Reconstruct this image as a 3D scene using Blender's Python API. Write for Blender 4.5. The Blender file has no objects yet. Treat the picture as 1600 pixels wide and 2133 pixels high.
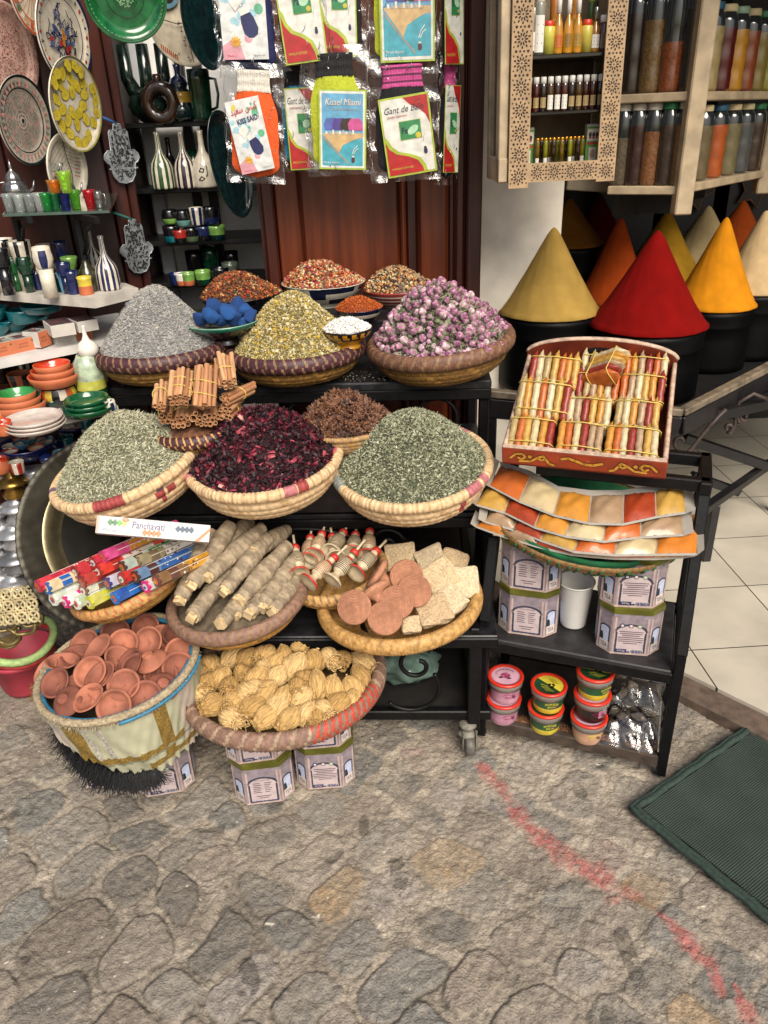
import bpy, math, random
import numpy as np
from mathutils import Matrix, Vector, Euler
# ---------------------------------------------------------------- camera
PITCH = math.radians(27.0); ROLL = math.atan(120/3134); FOC = 1600.0; CAM_H = 1.5
_d = Vector((0, math.cos(PITCH), -math.sin(PITCH)))
_r0 = Vector((1, 0, 0)); _u0 = Vector((0, math.sin(PITCH), math.cos(PITCH)))
_r = _r0*math.cos(ROLL) - _u0*math.sin(ROLL); _u = _u0*math.cos(ROLL) + _r0*math.sin(ROLL)
CAM = Vector((0, 0, CAM_H))
scene = bpy.context.scene
COL = scene.collection
cd = bpy.data.cameras.new('camera'); cam = bpy.data.objects.new('camera', cd); COL.objects.link(cam)
cd.sensor_fit = 'VERTICAL'; cd.sensor_height = 24.0; cd.lens = FOC/2133*24.0
cd.clip_start = 0.02; cd.clip_end = 200
cam.matrix_world = Matrix(((_r.x, _u.x, -_d.x, 0), (_r.y, _u.y, -_d.y, 0), (_r.z, _u.z, -_d.z, CAM_H), (0, 0, 0, 1)))
scene.camera = cam
# ---------------------------------------------------------------- light
SUN_EL, SUN_AZ = math.radians(44), math.radians(163)      # azimuth clockwise from +Y: from behind the camera
world = bpy.data.worlds.new('World'); scene.world = world; world.use_nodes = True
wn = world.node_tree.nodes; wl = world.node_tree.links
sky = wn.new('ShaderNodeTexSky'); sky.sky_type = 'NISHITA'; sky.sun_disc = False
sky.sun_elevation = SUN_EL; sky.sun_rotation = SUN_AZ; sky.air_density = 1.0; sky.dust_density = 4.0; sky.ozone_density = 0.6
bg = wn['Background']; bg.inputs['Strength'].default_value = 0.075; wl.new(sky.outputs[0], bg.inputs[0])
sl = bpy.data.lights.new('sun', 'SUN'); sl.energy = 2.8; sl.angle = math.radians(38); sl.color = (1.0, 0.93, 0.82)
so = bpy.data.objects.new('sun', sl); COL.objects.link(so)
_sd = Vector((math.sin(SUN_AZ)*math.cos(SUN_EL), math.cos(SUN_AZ)*math.cos(SUN_EL), math.sin(SUN_EL)))
so.rotation_euler = (-_sd).to_track_quat('-Z', 'Y').to_euler(); so.location = _sd*8
vs = scene.view_settings; vs.view_transform = 'Standard'; vs.look = 'None'; vs.exposure = 0.68; vs.gamma = 1.0
scene.cycles.max_bounces = 6; scene.cycles.diffuse_bounces = 3; scene.cycles.glossy_bounces = 3
scene.cycles.transparent_max_bounces = 12; scene.cycles.transmission_bounces = 4
# ---------------------------------------------------------------- pixel <-> world helpers (photo pixels, 1600 x 2133)
def ray(x, y): return _d*FOC + _r*(x-800) - _u*(y-1066.5)
def at_y(x, y, Y): v = ray(x, y); return CAM + v*(Y/v.y)
def at_z(x, y, z): v = ray(x, y); return CAM + v*((z-CAM_H)/v.z)
def mpp(p): return (Vector(p)-CAM).dot(_d)/FOC
rng = np.random.default_rng(7); random.seed(7)
PI = math.pi
# ---------------------------------------------------------------- objects, parts, labels
def _link(o, parent=None):
    COL.objects.link(o)
    if parent is not None: o.parent = parent
    return o
def thing(name, label, cat, loc=(0, 0, 0), rot=(0, 0, 0), group=None, scale=None):
    o = bpy.data.objects.new(name, None); _link(o)
    o.empty_display_size = 0.02
    o.location = loc; o.rotation_euler = rot if not isinstance(rot, Matrix) else rot.to_euler()
    if scale: o.scale = (scale,)*3 if not hasattr(scale, '__len__') else scale
    return tag(o, label, cat, group)
def tag(o, label, cat, group=None, kind=None):
    o['label'] = label; o['category'] = cat
    if group: o['group'] = group
    if kind: o['kind'] = kind
    return o
def struct(o, label=None, kind='structure'):
    o['kind'] = kind
    if label: o['label'] = label
    return o
def dup(root, loc, rot, label=None, group=None, scale=None):
    r = root.copy(); COL.objects.link(r); r.location = loc
    r.rotation_euler = rot if not isinstance(rot, Matrix) else rot.to_euler()
    if scale: r.scale = (scale,)*3
    if label: r['label'] = label
    if group: r['group'] = group
    for ch in list(root.children):
        c = ch.copy(); COL.objects.link(c); c.parent = r
        for g in list(ch.children):
            d = g.copy(); COL.objects.link(d); d.parent = c
    return r
def ORD(k): return ['first', 'second', 'third', 'fourth', 'fifth', 'sixth', 'seventh', 'eighth', 'ninth', 'tenth', 'eleventh', 'twelfth', 'thirteenth', 'fourteenth', 'fifteenth', 'sixteenth'][k]
# ---------------------------------------------------------------- mesh builder
def npT(T):
    return np.array(T, dtype=float) if T is not None else None
class MB:
    def __init__(s): s.V = []; s.F = []; s.n = 0
    def add(s, V, F, m=0, smooth=True, T=None):
        V = np.asarray(V, dtype=float).reshape(-1, 3)
        if T is not None:
            A = npT(T); V = V @ A[:3, :3].T + A[:3, 3]
        if not isinstance(F, list): F = [F]
        for k, f in enumerate(F):
            f = np.asarray(f, dtype=np.int64)
            if f.ndim == 1: f = f.reshape(1, -1)
            mm = m[k] if isinstance(m, list) else m
            mm = np.broadcast_to(np.asarray(mm, dtype=np.int32), (len(f),))
            s.F.append((f + s.n, mm, smooth))
        s.V.append(V); s.n += len(V); return s
    def box(s, c, d, m=0, T=None, b=0.0, R=None):
        x, y, z = d[0]/2, d[1]/2, d[2]/2
        b = min(b, x*.9, y*.9, z*.9)
        M = Matrix.Translation(c) @ (R.to_4x4() if R is not None else Matrix())
        if T is not None: M = T @ M
        if b <= 0:
            V = [(i*x, j*y, k*z) for i in (-1, 1) for j in (-1, 1) for k in (-1, 1)]
            F = [(0, 1, 3, 2), (4, 6, 7, 5), (0, 4, 5, 1), (2, 3, 7, 6), (0, 2, 6, 4), (1, 5, 7, 3)]
            return s.add(V, np.array(F), m, False, M)
        V = []; ix = {}
        for i in (-1, 1):
            for j in (-1, 1):
                for k in (-1, 1):
                    for a in range(3):
                        p = [i*(x-b), j*(y-b), k*(z-b)]; p[a] = (i*x, j*y, k*z)[a]
                        ix[(i, j, k, a)] = len(V); V.append(p)
        Q = []; Tt = []
        def quad(ids, n):
            P = [Vector(V[q]) for q in ids]; nn = (P[1]-P[0]).cross(P[2]-P[0])
            Q.append(ids if nn.dot(Vector(n)) > 0 else ids[::-1])
        for a in range(3):
            for sg in (-1, 1):
                o = [q for q in range(3) if q != a]; ids = []
                for (p, q) in ((-1, -1), (1, -1), (1, 1), (-1, 1)):
                    t = [0, 0, 0]; t[a] = sg; t[o[0]] = p; t[o[1]] = q; ids.append(ix[(t[0], t[1], t[2], a)])
                n = [0, 0, 0]; n[a] = sg; quad(ids, n)
        for a in range(3):
            o = [q for q in range(3) if q != a]
            for p in (-1, 1):
                for q in (-1, 1):
                    t0 = [0, 0, 0]; t0[a] = -1; t0[o[0]] = p; t0[o[1]] = q; t1 = list(t0); t1[a] = 1
                    n = [0, 0, 0]; n[o[0]] = p; n[o[1]] = q
                    quad([ix[(*t0, o[0])], ix[(*t1, o[0])], ix[(*t1, o[1])], ix[(*t0, o[1])]], n)
        for i in (-1, 1):
            for j in (-1, 1):
                for k in (-1, 1):
                    t = [ix[(i, j, k, 0)], ix[(i, j, k, 1)], ix[(i, j, k, 2)]]
                    Tt.append(t if i*j*k > 0 else t[::-1])
        return s.add(V, [np.array(Q), np.array(Tt)], m, False, M)
    def bar(s, p, q, w, h=None, m=0, b=0.0, T=None, up=(0, 0, 1)):
        p, q = Vector(p), Vector(q); L = (q-p).length; x = (q-p).normalized(); u = Vector(up)
        if abs(x.dot(u)) > .98: u = Vector((0, 1, 0))
        y = u.cross(x).normalized(); z = x.cross(y)
        R = Matrix((x, y, z)).transposed()
        return s.box((p+q)/2, (L, w, h or w), m, T, b, R)
    def lathe(s, prof, seg=24, m=0, T=None, rmod=None, zmod=None, smooth=True):
        prof = np.array(prof, dtype=float); n = len(prof)
        th = np.arange(seg)*2*PI/seg
        R = np.repeat(np.maximum(prof[:, :1], 2e-4), seg, 1); Z = np.repeat(prof[:, 1:2], seg, 1)
        TH = np.repeat(th[None], n, 0); I = np.repeat(np.arange(n)[:, None], seg, 1)
        if rmod is not None: R = R*rmod(TH, I, Z)
        if zmod is not None: Z = Z + zmod(TH, I, R)
        V = np.stack([R*np.cos(TH), R*np.sin(TH), Z], -1).reshape(-1, 3)
        i, j = np.meshgrid(np.arange(n-1), np.arange(seg), indexing='ij'); j2 = (j+1) % seg
        F = np.stack([i*seg+j, i*seg+j2, (i+1)*seg+j2, (i+1)*seg+j], -1).reshape(-1, 4)
        mm = m(i.ravel(), j.ravel()) if callable(m) else m
        return s.add(V, F, np.asarray(mm), smooth, T)
    def tube(s, path, r, seg=8, m=0, T=None, closed=False, cap=True):
        P = np.array([tuple(p) for p in path], dtype=float); n = len(P)
        rr = np.broadcast_to(np.asarray(r, dtype=float), (n,))
        if closed: t = np.roll(P, -1, 0)-np.roll(P, 1, 0)
        else: t = np.gradient(P, axis=0)
        t /= np.linalg.norm(t, axis=1)[:, None]+1e-12
        u = np.cross(t[0], (0, 0, 1.)); u = u if np.linalg.norm(u) > .05 else np.cross(t[0], (0, 1., 0)); u /= np.linalg.norm(u)
        U = []
        for k in range(n):
            u = u - t[k]*np.dot(u, t[k]); u /= np.linalg.norm(u)+1e-12; U.append(u)
        U = np.array(U); W = np.cross(t, U); a = np.arange(seg)*2*PI/seg
        V = P[:, None]+rr[:, None, None]*(U[:, None]*np.cos(a)[None, :, None]+W[:, None]*np.sin(a)[None, :, None])
        kk = n if closed else n-1
        i, j = np.meshgrid(np.arange(kk), np.arange(seg), indexing='ij'); i2 = (i+1) % n; j2 = (j+1) % seg
        F = np.stack([i*seg+j, i*seg+j2, i2*seg+j2, i2*seg+j], -1).reshape(-1, 4)
        Fs = [F]
        if cap and not closed: Fs += [np.arange(seg)[::-1], (n-1)*seg+np.arange(seg)]
        return s.add(V.reshape(-1, 3), Fs, m, True, T)
    def prism(s, poly, t, m=0, T=None, smooth=False, z0=0.0, back=True):
        P = np.array(poly, dtype=float); n = len(P)
        area = np.sum(P[:, 0]*np.roll(P[:, 1], -1)-np.roll(P[:, 0], -1)*P[:, 1])
        if area < 0: P = P[::-1]
        V = np.vstack([np.c_[P, np.full(n, z0+t)], np.c_[P, np.full(n, z0)]])
        k = np.arange(n); side = np.stack([n+k, n+(k+1) % n, (k+1) % n, k], -1)
        Fs = [k, side] + ([n+k[::-1]] if back else [])
        return s.add(V, Fs, m, smooth, T)
    def flat(s, poly, z, m=0, T=None):
        P = np.array(poly, dtype=float); n = len(P)
        area = np.sum(P[:, 0]*np.roll(P[:, 1], -1)-np.roll(P[:, 0], -1)*P[:, 1])
        if area < 0: P = P[::-1]
        return s.add(np.c_[P, np.full(n, z)], np.arange(n), m, False, T)
    def rect(s, x0, y0, x1, y1, z, m=0, T=None): return s.flat([(x0, y0), (x1, y0), (x1, y1), (x0, y1)], z, m, T)
    def disc(s, cx, cy, r, z, m=0, T=None, n=16, ry=None, a=0.0):
        t = np.arange(n)*2*PI/n; x = r*np.cos(t); y = (ry or r)*np.sin(t)
        return s.flat(np.c_[cx+x*math.cos(a)-y*math.sin(a), cy+x*math.sin(a)+y*math.cos(a)], z, m, T)
    def line(s, pts, w, z, m=0, T=None, closed=False):
        P = [Vector(p) for p in pts]; n = len(P)
        for k in range(n if closed else n-1):
            a, b = P[k], P[(k+1) % n]; d = (b-a)
            if d.length < 1e-9: continue
            d.normalize(); o = Vector((-d.y, d.x))*w/2; e = d*w*.3
            s.flat([tuple(a-o-e), tuple(b-o+e), tuple(b+o+e), tuple(a+o-e)], z, m, T)
        return s
    def text(s, body, x, y, w, h, z, m=0, T=None, shear=0.0, rot=0.0, bold=0.0):
        c = bpy.data.curves.new('lettering', 'FONT'); c.body = body; c.size = 1.0; c.shear = shear; c.offset = bold
        c.align_x = 'CENTER'; c.align_y = 'CENTER'; c.resolution_u = 2; c.fill_mode = 'FRONT'
        o = bpy.data.objects.new('lettering', c); me = o.to_mesh()
        nv = len(me.vertices)
        if nv:
            V = np.empty(nv*3); me.vertices.foreach_get('co', V); V = V.reshape(-1, 3)
            lo, hi = V.min(0), V.max(0); sz = np.maximum(hi-lo, 1e-6); V = V-(lo+hi)/2
            sx = w/sz[0]; sy = h/sz[1] if h else sx
            V = V*np.array([sx, sy, 0])
            cr, sr = math.cos(rot), math.sin(rot)
            V = np.c_[V[:, 0]*cr-V[:, 1]*sr+x, V[:, 0]*sr+V[:, 1]*cr+y, np.full(nv, z)]
            tri = {}
            for p in me.polygons: tri.setdefault(len(p.vertices), []).append(list(p.vertices))
            s.add(V, [np.array(q) for q in tri.values()], m, False, T)
        o.to_mesh_clear(); bpy.data.objects.remove(o); bpy.data.curves.remove(c)
        return s
    def scatter(s, tv, tf, pos, R, sc, mats, smooth=False, T=None):
        tv = np.asarray(tv, dtype=float); tf = np.asarray(tf); N = len(pos)
        sc = np.asarray(sc, dtype=float); sc = sc[:, None] if sc.ndim == 1 else sc
        V = tv[None]*(sc[:, None, :] if sc.shape[1] == 3 else sc[:, :, None])
        V = np.einsum('nij,nkj->nki', R, V)+pos[:, None]
        F = (tf[None]+(np.arange(N)*len(tv))[:, None, None]).reshape(-1, tf.shape[1])
        return s.add(V.reshape(-1, 3), F, np.repeat(mats, len(tf)), smooth, T)
    def build(s, name, mats, parent=None, label=None):
        me = bpy.data.meshes.new(name)
        V = np.vstack(s.V); tot = np.concatenate([np.full(len(f), f.shape[1]) for f, _, _ in s.F])
        loops = np.concatenate([f.ravel() for f, _, _ in s.F])
        mi = np.concatenate([m for _, m, _ in s.F]); sm = np.concatenate([np.full(len(f), q, bool) for f, _, q in s.F])
        me.vertices.add(len(V)); me.vertices.foreach_set('co', V.ravel().astype(np.float32))
        me.loops.add(len(loops)); me.loops.foreach_set('vertex_index', loops.astype(np.int32))
        me.polygons.add(len(tot)); me.polygons.foreach_set('loop_start', np.r_[0, np.cumsum(tot)[:-1]].astype(np.int32))
        me.polygons.foreach_set('material_index', mi.astype(np.int32)); me.polygons.foreach_set('use_smooth', sm)
        for m in (mats if isinstance(mats, (list, tuple)) else [mats]): me.materials.append(m)
        me.update(calc_edges=True)
        o = bpy.data.objects.new(name, me); _link(o, parent)
        if label: o['label'] = label
        return o
def randR(N, tilt=None):
    """random rotations; tilt: keep the local X axis within that angle of the horizontal"""
    if tilt is None:
        q = rng.normal(size=(N, 4)); q /= np.linalg.norm(q, axis=1)[:, None]; w, x, y, z = q.T
        return np.stack([np.stack([1-2*(y*y+z*z), 2*(x*y-z*w), 2*(x*z+y*w)], -1), np.stack([2*(x*y+z*w), 1-2*(x*x+z*z), 2*(y*z-x*w)], -1), np.stack([2*(x*z-y*w), 2*(y*z+x*w), 1-2*(x*x+y*y)], -1)], 1)
    a = rng.uniform(0, 2*PI, N); b = rng.uniform(-tilt, tilt, N); c = rng.uniform(0, 2*PI, N)
    X = np.stack([np.cos(a)*np.cos(b), np.sin(a)*np.cos(b), np.sin(b)], -1); Y = np.stack([-np.sin(a), np.cos(a), 0*a], -1); Z = np.cross(X, Y)
    Y2 = Y*np.cos(c)[:, None]+Z*np.sin(c)[:, None]; Z2 = np.cross(X, Y2)
    return np.stack([X, Y2, Z2], -1)
OCT = (np.array([(1, 0, 0), (-1, 0, 0), (0, 1, 0), (0, -1, 0), (0, 0, 1), (0, 0, -1)], float), np.array([(0, 2, 4), (2, 1, 4), (1, 3, 4), (3, 0, 4), (2, 0, 5), (1, 2, 5), (3, 1, 5), (0, 3, 5)]))
def T3(loc=(0, 0, 0), rot=(0, 0, 0), s=1.0):
    return Matrix.Translation(loc) @ Euler(rot).to_matrix().to_4x4() @ Matrix.Diagonal((s, s, s, 1) if not hasattr(s, '__len__') else (*s, 1))
def frame(o, x, n):
    """matrix with origin o, local X along x, local Z along n (both orthogonalised)"""
    n = Vector(n).normalized(); x = Vector(x); x = (x-n*x.dot(n)).normalized(); y = n.cross(x)
    return Matrix(((x.x, y.x, n.x, o[0]), (x.y, y.y, n.y, o[1]), (x.z, y.z, n.z, o[2]), (0, 0, 0, 1)))
def place(o, M): o.matrix_world = M; return o
def smooth_noise(X, Y, seed, f):
    """value noise on arrays"""
    r = np.random.default_rng(seed); G = r.random((64, 64)); x = X*f; y = Y*f
    i = np.floor(x).astype(int); j = np.floor(y).astype(int); u = x-i; v = y-j; u = u*u*(3-2*u); v = v*v*(3-2*v)
    g = lambda a, b: G[a % 64, b % 64]
    return (g(i, j)*(1-u)+g(i+1, j)*u)*(1-v)+(g(i, j+1)*(1-u)+g(i+1, j+1)*u)*v
# ---------------------------------------------------------------- materials
def lin(h):
    if isinstance(h, str): h = [int(h[k:k+2], 16)/255 for k in (0, 2, 4)]
    return tuple(c/12.92 if c <= .04045 else ((c+.055)/1.055)**2.4 for c in h)
_mats = {}
def mat(h, rough=.6, var=.18, scale=40., bump=0., metal=0., coat=0., spec=.5, h2=None, sc3=None, detail=3., kind='noise', blend=(.35, .65), sss=0.):
    key = (h, rough, var, scale, bump, metal, coat, spec, h2, sc3, detail, kind, blend)
    if key in _mats: return _mats[key]
    m = bpy.data.materials.new('paint_'+str(h)); m.use_nodes = True; n = m.node_tree.nodes; l = m.node_tree.links; b = n['Principled BSDF']
    c = lin(h); c2 = lin(h2) if h2 else None
    b.inputs['Roughness'].default_value = rough; b.inputs['Metallic'].default_value = metal
    b.inputs['Coat Weight'].default_value = coat; b.inputs['Coat Roughness'].default_value = .08; b.inputs['Specular IOR Level'].default_value = spec
    tc = n.new('ShaderNodeTexCoord'); mp = n.new('ShaderNodeMapping'); l.new(tc.outputs['Object'], mp.inputs[0])
    if sc3: mp.inputs['Scale'].default_value = sc3
    if kind == 'noise': t = n.new('ShaderNodeTexNoise'); t.inputs['Detail'].default_value = detail; out = t.outputs[0]
    elif kind == 'vor': t = n.new('ShaderNodeTexVoronoi'); out = t.outputs['Distance']
    elif kind == 'wave': t = n.new('ShaderNodeTexWave'); t.inputs['Distortion'].default_value = 3.; t.inputs['Detail'].default_value = 2.; out = t.outputs[1]
    t.inputs['Scale'].default_value = scale; l.new(mp.outputs[0], t.inputs[0])
    r = n.new('ShaderNodeValToRGB'); e = r.color_ramp.elements; e[0].position, e[1].position = blend
    a0 = tuple(max(0, q*(1-var)) for q in c); a1 = c2 if c2 else tuple(min(1, q*(1+var)) for q in c)
    if c2: a0 = c
    e[0].color = (*a0, 1); e[1].color = (*a1, 1)
    l.new(out, r.inputs[0]); l.new(r.outputs[0], b.inputs['Base Color'])
    if bump:
        bp = n.new('ShaderNodeBump'); bp.inputs['Strength'].default_value = min(1, bump); bp.inputs['Distance'].default_value = .004
        l.new(out, bp.inputs['Height']); l.new(bp.outputs[0], b.inputs['Normal'])
    _mats[key] = m; return m
def glassy(h, op=.35, gloss=.12):
    key = ('glassy', h, op)
    if key in _mats: return _mats[key]
    m = bpy.data.materials.new('glass_'+h); m.use_nodes = True; n = m.node_tree.nodes; l = m.node_tree.links; b = n['Principled BSDF']
    c = lin(h); b.inputs['Base Color'].default_value = (*c, 1); b.inputs['Roughness'].default_value = .08; b.inputs['Coat Weight'].default_value = 1
    t = n.new('ShaderNodeBsdfTransparent'); k = max(c)+1e-3; t.inputs[0].default_value = (*[.25+.72*q/k for q in c], 1); mx = n.new('ShaderNodeMixShader'); lw = n.new('ShaderNodeLayerWeight'); lw.inputs[0].default_value = .4
    ms = n.new('ShaderNodeMath'); ms.operation = 'MULTIPLY_ADD'; ms.inputs[1].default_value = .75; ms.inputs[2].default_value = op; l.new(lw.outputs['Facing'], ms.inputs[0]); l.new(ms.outputs[0], mx.inputs[0])
    l.new(t.outputs[0], mx.inputs[1]); l.new(b.outputs[0], mx.inputs[2]); l.new(mx.outputs[0], n['Material Output'].inputs[0]); _mats[key] = m; return m
def film(name='clear_film', tint=(1, 1, 1), gloss=.10, rough=.12):
    if name in _mats: return _mats[name]
    m = bpy.data.materials.new(name); m.use_nodes = True; n = m.node_tree.nodes; l = m.node_tree.links; n.remove(n['Principled BSDF'])
    o = n['Material Output']; t = n.new('ShaderNodeBsdfTransparent'); t.inputs[0].default_value = (*tint, 1)
    g = n.new('ShaderNodeBsdfGlossy'); g.inputs['Roughness'].default_value = rough
    mx = n.new('ShaderNodeMixShader'); ms = n.new('ShaderNodeMath'); ms.operation = 'MULTIPLY_ADD'; ms.inputs[1].default_value = .9; ms.inputs[2].default_value = gloss
    lw = n.new('ShaderNodeLayerWeight'); lw.inputs[0].default_value = .25; l.new(lw.outputs['Fresnel'], ms.inputs[0]); l.new(ms.outputs[0], mx.inputs[0])
    tc = n.new('ShaderNodeTexCoord'); nz = n.new('ShaderNodeTexNoise'); nz.inputs['Scale'].default_value = 55; nz.inputs['Distortion'].default_value = 1.5
    l.new(tc.outputs['Object'], nz.inputs[0]); bp = n.new('ShaderNodeBump'); bp.inputs['Distance'].default_value = .006; bp.inputs['Strength'].default_value = .3
    l.new(nz.outputs[0], bp.inputs['Height']); l.new(bp.outputs[0], g.inputs['Normal'])
    l.new(t.outputs[0], mx.inputs[1]); l.new(g.outputs[0], mx.inputs[2]); l.new(mx.outputs[0], o.inputs[0]); _mats[name] = m; return m
BLACK_IRON = mat('08080a', .5, .5, 60, .25, spec=.28)
WHITE_PAINT = mat('d9d4c8', .6, .12, 25, .1)
# ================================================================ the setting: street, shop floor, walls
def vcol_mat(name, rough, nscale, bump, spec=.3):
    m = bpy.data.materials.new(name); m.use_nodes = True; n = m.node_tree.nodes; l = m.node_tree.links; b = n['Principled BSDF']
    b.inputs['Roughness'].default_value = rough; b.inputs['Specular IOR Level'].default_value = spec
    a = n.new('ShaderNodeAttribute'); a.attribute_name = 'Col'; tc = n.new('ShaderNodeTexCoord')
    t = n.new('ShaderNodeTexNoise'); t.inputs['Scale'].default_value = nscale; t.inputs['Detail'].default_value = 8; t.inputs['Roughness'].default_value = .7
    l.new(tc.outputs['Object'], t.inputs[0]); mr = n.new('ShaderNodeMapRange'); mr.inputs[1].default_value = .3; mr.inputs[2].default_value = .7; mr.inputs[3].default_value = .62; mr.inputs[4].default_value = 1.32
    l.new(t.outputs[0], mr.inputs[0]); mx = n.new('ShaderNodeVectorMath'); mx.operation = 'SCALE'; l.new(a.outputs['Color'], mx.inputs[0]); l.new(mr.outputs[0], mx.inputs['Scale']); l.new(mx.outputs[0], b.inputs['Base Color'])
    t2 = n.new('ShaderNodeTexNoise'); t2.inputs['Scale'].default_value = nscale*2.2; t2.inputs['Detail'].default_value = 6; l.new(tc.outputs['Object'], t2.inputs[0])
    bp = n.new('ShaderNodeBump'); bp.inputs['Strength'].default_value = bump; bp.inputs['Distance'].default_value = .006; l.new(t2.outputs[0], bp.inputs['Height']); l.new(bp.outputs[0], b.inputs['Normal'])
    return m
COBBLE = vcol_mat('cobble_stone', .8, 95, .8)
def polyline_dist(X, Y, pts, w):
    D = np.full(X.shape, 9.)
    for k in range(len(pts)-1):
        a = np.array(pts[k]); b = np.array(pts[k+1]); d = b-a; L = (d@d)
        t = np.clip(((X-a[0])*d[0]+(Y-a[1])*d[1])/L, 0, 1); ww = w[k]*(1-t)+w[k+1]*t
        D = np.minimum(D, np.hypot(X-a[0]-t*d[0], Y-a[1]-t*d[1])/ww)
    return D
def make_ground(x0, x1, y0, y1, st, base):
    xs = np.arange(x0, x1, st); ys = np.arange(y0, y1, st); X, Y = np.meshgrid(xs, ys)
    sn = lambda s, f, a: (smooth_noise(X+9, Y+9, s, f)-.5)*2*a
    Xw = X+sn(1, 5, .03)+sn(2, 14, .013)+sn(7, 40, .003); Yw = Y+sn(3, 5, .03)+sn(4, 14, .013)+sn(8, 40, .003)
    an = math.radians(46); U = Xw*math.cos(an)+Yw*math.sin(an); Vv = -Xw*math.sin(an)+Yw*math.cos(an)
    rh = .117; row = np.floor(Vv/rh).astype(int); r = np.random.default_rng(3)
    off = r.uniform(0, .2, 400)
    best = np.full(X.shape, 9.); idn = np.zeros(X.shape, int)
    sl_ = .136; uu = U+off[row % 400]; c0 = np.floor(uu/sl_).astype(int)
    J = r.uniform(-.032, .032, (400, 400)); JV = r.uniform(-.014, .014, (400, 400)); HV = r.uniform(.92, 1.08, (400, 400))
    for dr in (-1, 0, 1):
        rr = row+dr; uu = U+off[rr % 400]; c0 = np.floor(uu/sl_).astype(int)
        for dc in (-1, 0, 1):
            c = c0+dc; e0 = c*sl_+J[rr % 400, c % 400]; e1 = (c+1)*sl_+J[rr % 400, (c+1) % 400]
            hx = (e1-e0)/2-.009; hy = (rh/2-.009)*HV[rr % 400, c % 400]; qx = np.abs(uu-(e0+e1)/2); qy = np.abs(Vv-(rr+.5)*rh-JV[rr % 400, c % 400])
            rc = .03; dx = qx-hx+rc; dy = qy-hy+rc
            sd = np.hypot(np.maximum(dx, 0), np.maximum(dy, 0))+np.minimum(np.maximum(dx, dy), 0)-rc
            m = sd < best; best[m] = sd[m]; idn[m] = ((rr % 400)*400+(c % 400))[m]
    t = np.clip((.003-best)/.008, 0, 1); t = t*t*(3-2*t)
    sand = np.clip(smooth_noise(X+3, Y+5, 21, 2.4)*1.3-.17+.3*np.clip((X+.1)/.8, 0, 1), 0, 1)       # where the joints are filled flush with sand
    hs = r.uniform(-.004, .004, 160000)[idn]; pass
    crack = np.clip(1-np.abs(best-.001)/.0045, 0, 1)*np.clip(1.15-sand*1.2, .0, 1)*(smooth_noise(X, Y, 31, 9) > .4)
    Z = t*(.0052-.0040*sand)+hs*t*.6+(sn(5, 11, .0022)+sn(6, 45, .0022)+sn(9, 90, .0020)+sn(16, 150, .0012)+(1-t)*sn(18, 200, .0016))-crack*.0035
    st_c = np.array([lin(h) for h in ('857f76', '8c857b', '7b7770', '8f8579', '8f8377', '837d74', '88827a', '95857a', '7b7872', '908880', '8a7f73', '827b72')])
    pick = r.integers(0, len(st_c), 160000); odd = r.random(160000)
    pick2 = np.where(odd > .96, -1, pick)
    C = st_c[pick2[idn]]; C[pick2[idn] == -1] = lin('9a8468')
    C = C*(r.uniform(.82, 1.12, 160000)[idn])[..., None]
    S = np.array(lin('948a7c'))*(1+.3*sn(11, 30, 1))[..., None]*(1+.15*sn(15, 4, 1))[..., None]
    tt = (t*(1-.52*sand*(smooth_noise(X, Y, 12, 18) > .48))*(1-.25*(smooth_noise(X, Y, 13, 60) > .62)))[..., None]
    Cc = S*(1-tt)+C*tt
    Cc = Cc*(1-.5*crack)[..., None]
    dirt = np.clip(smooth_noise(X, Y, 17, 3)*1.6-.5, 0, 1)*.18; Cc = Cc*(1-dirt)[..., None]
    spots = (smooth_noise(X, Y, 41, 13) > .9)*(smooth_noise(X, Y, 42, 40) > .35); Cc = Cc*(1-.45*spots)[..., None]
    chips = (smooth_noise(X, Y, 44, 70) > .985); Cc[chips] = lin('c9c0ae')
    pts = [at_z(x, y, 0).xy for x, y in ((1008, 1592), (1040, 1632), (1078, 1690), (1130, 1738), (1200, 1795), (1262, 1838), (1330, 1862))]
    pt2 = [at_z(x, y, 0).xy for x, y in ((1360, 1882), (1405, 1925), (1440, 1960), (1490, 2010), (1502, 2060))]
    pt3 = [at_z(x, y, 0).xy for x, y in ((1530, 2045), (1560, 2100), (1575, 2150))]
    D = np.minimum(np.minimum(polyline_dist(X, Y, pts, [.018, .021, .022, .022, .026, .028, .018]), polyline_dist(X, Y, pt2, [.007, .012, .02, .016, .012])), polyline_dist(X, Y, pt3, [.01, .018, .02]))
    pm = np.clip(1.25-D+sn(51, 28, .55)+sn(52, 90, .35), 0, 1)*np.clip(.8+sn(53, 16, .55)+.2*t, .25, 1)*np.clip(.72+sn(54, 120, .45), .2, 1)
    pm = np.clip(pm*1.1, 0, .8)[..., None]
    Cc = Cc*(1-pm)+np.array(lin('a9605a'))*pm
    ny, nx = X.shape; i, j = np.meshgrid(np.arange(ny-1), np.arange(nx-1), indexing='ij'); q = i*nx+j
    F = np.stack([q, q+1, q+nx+1, q+nx], -1).reshape(-1, 4)
    mb = MB(); mb.add(np.stack([X, Y, Z-.012+base], -1).reshape(-1, 3), F, 0, True); o = mb.build('cobbled_street', COBBLE)
    at = o.data.color_attributes.new('Col', 'FLOAT_COLOR', 'POINT'); at.data.foreach_set('color', np.c_[Cc.reshape(-1, 3), np.ones(nx*ny)].ravel().astype(np.float32))
    return o
o = make_ground(-1.75, 1.35, .62, 2.3, .0034, 0); struct(o, 'grey and sandy cobbled street with a worn red paint line')
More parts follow.
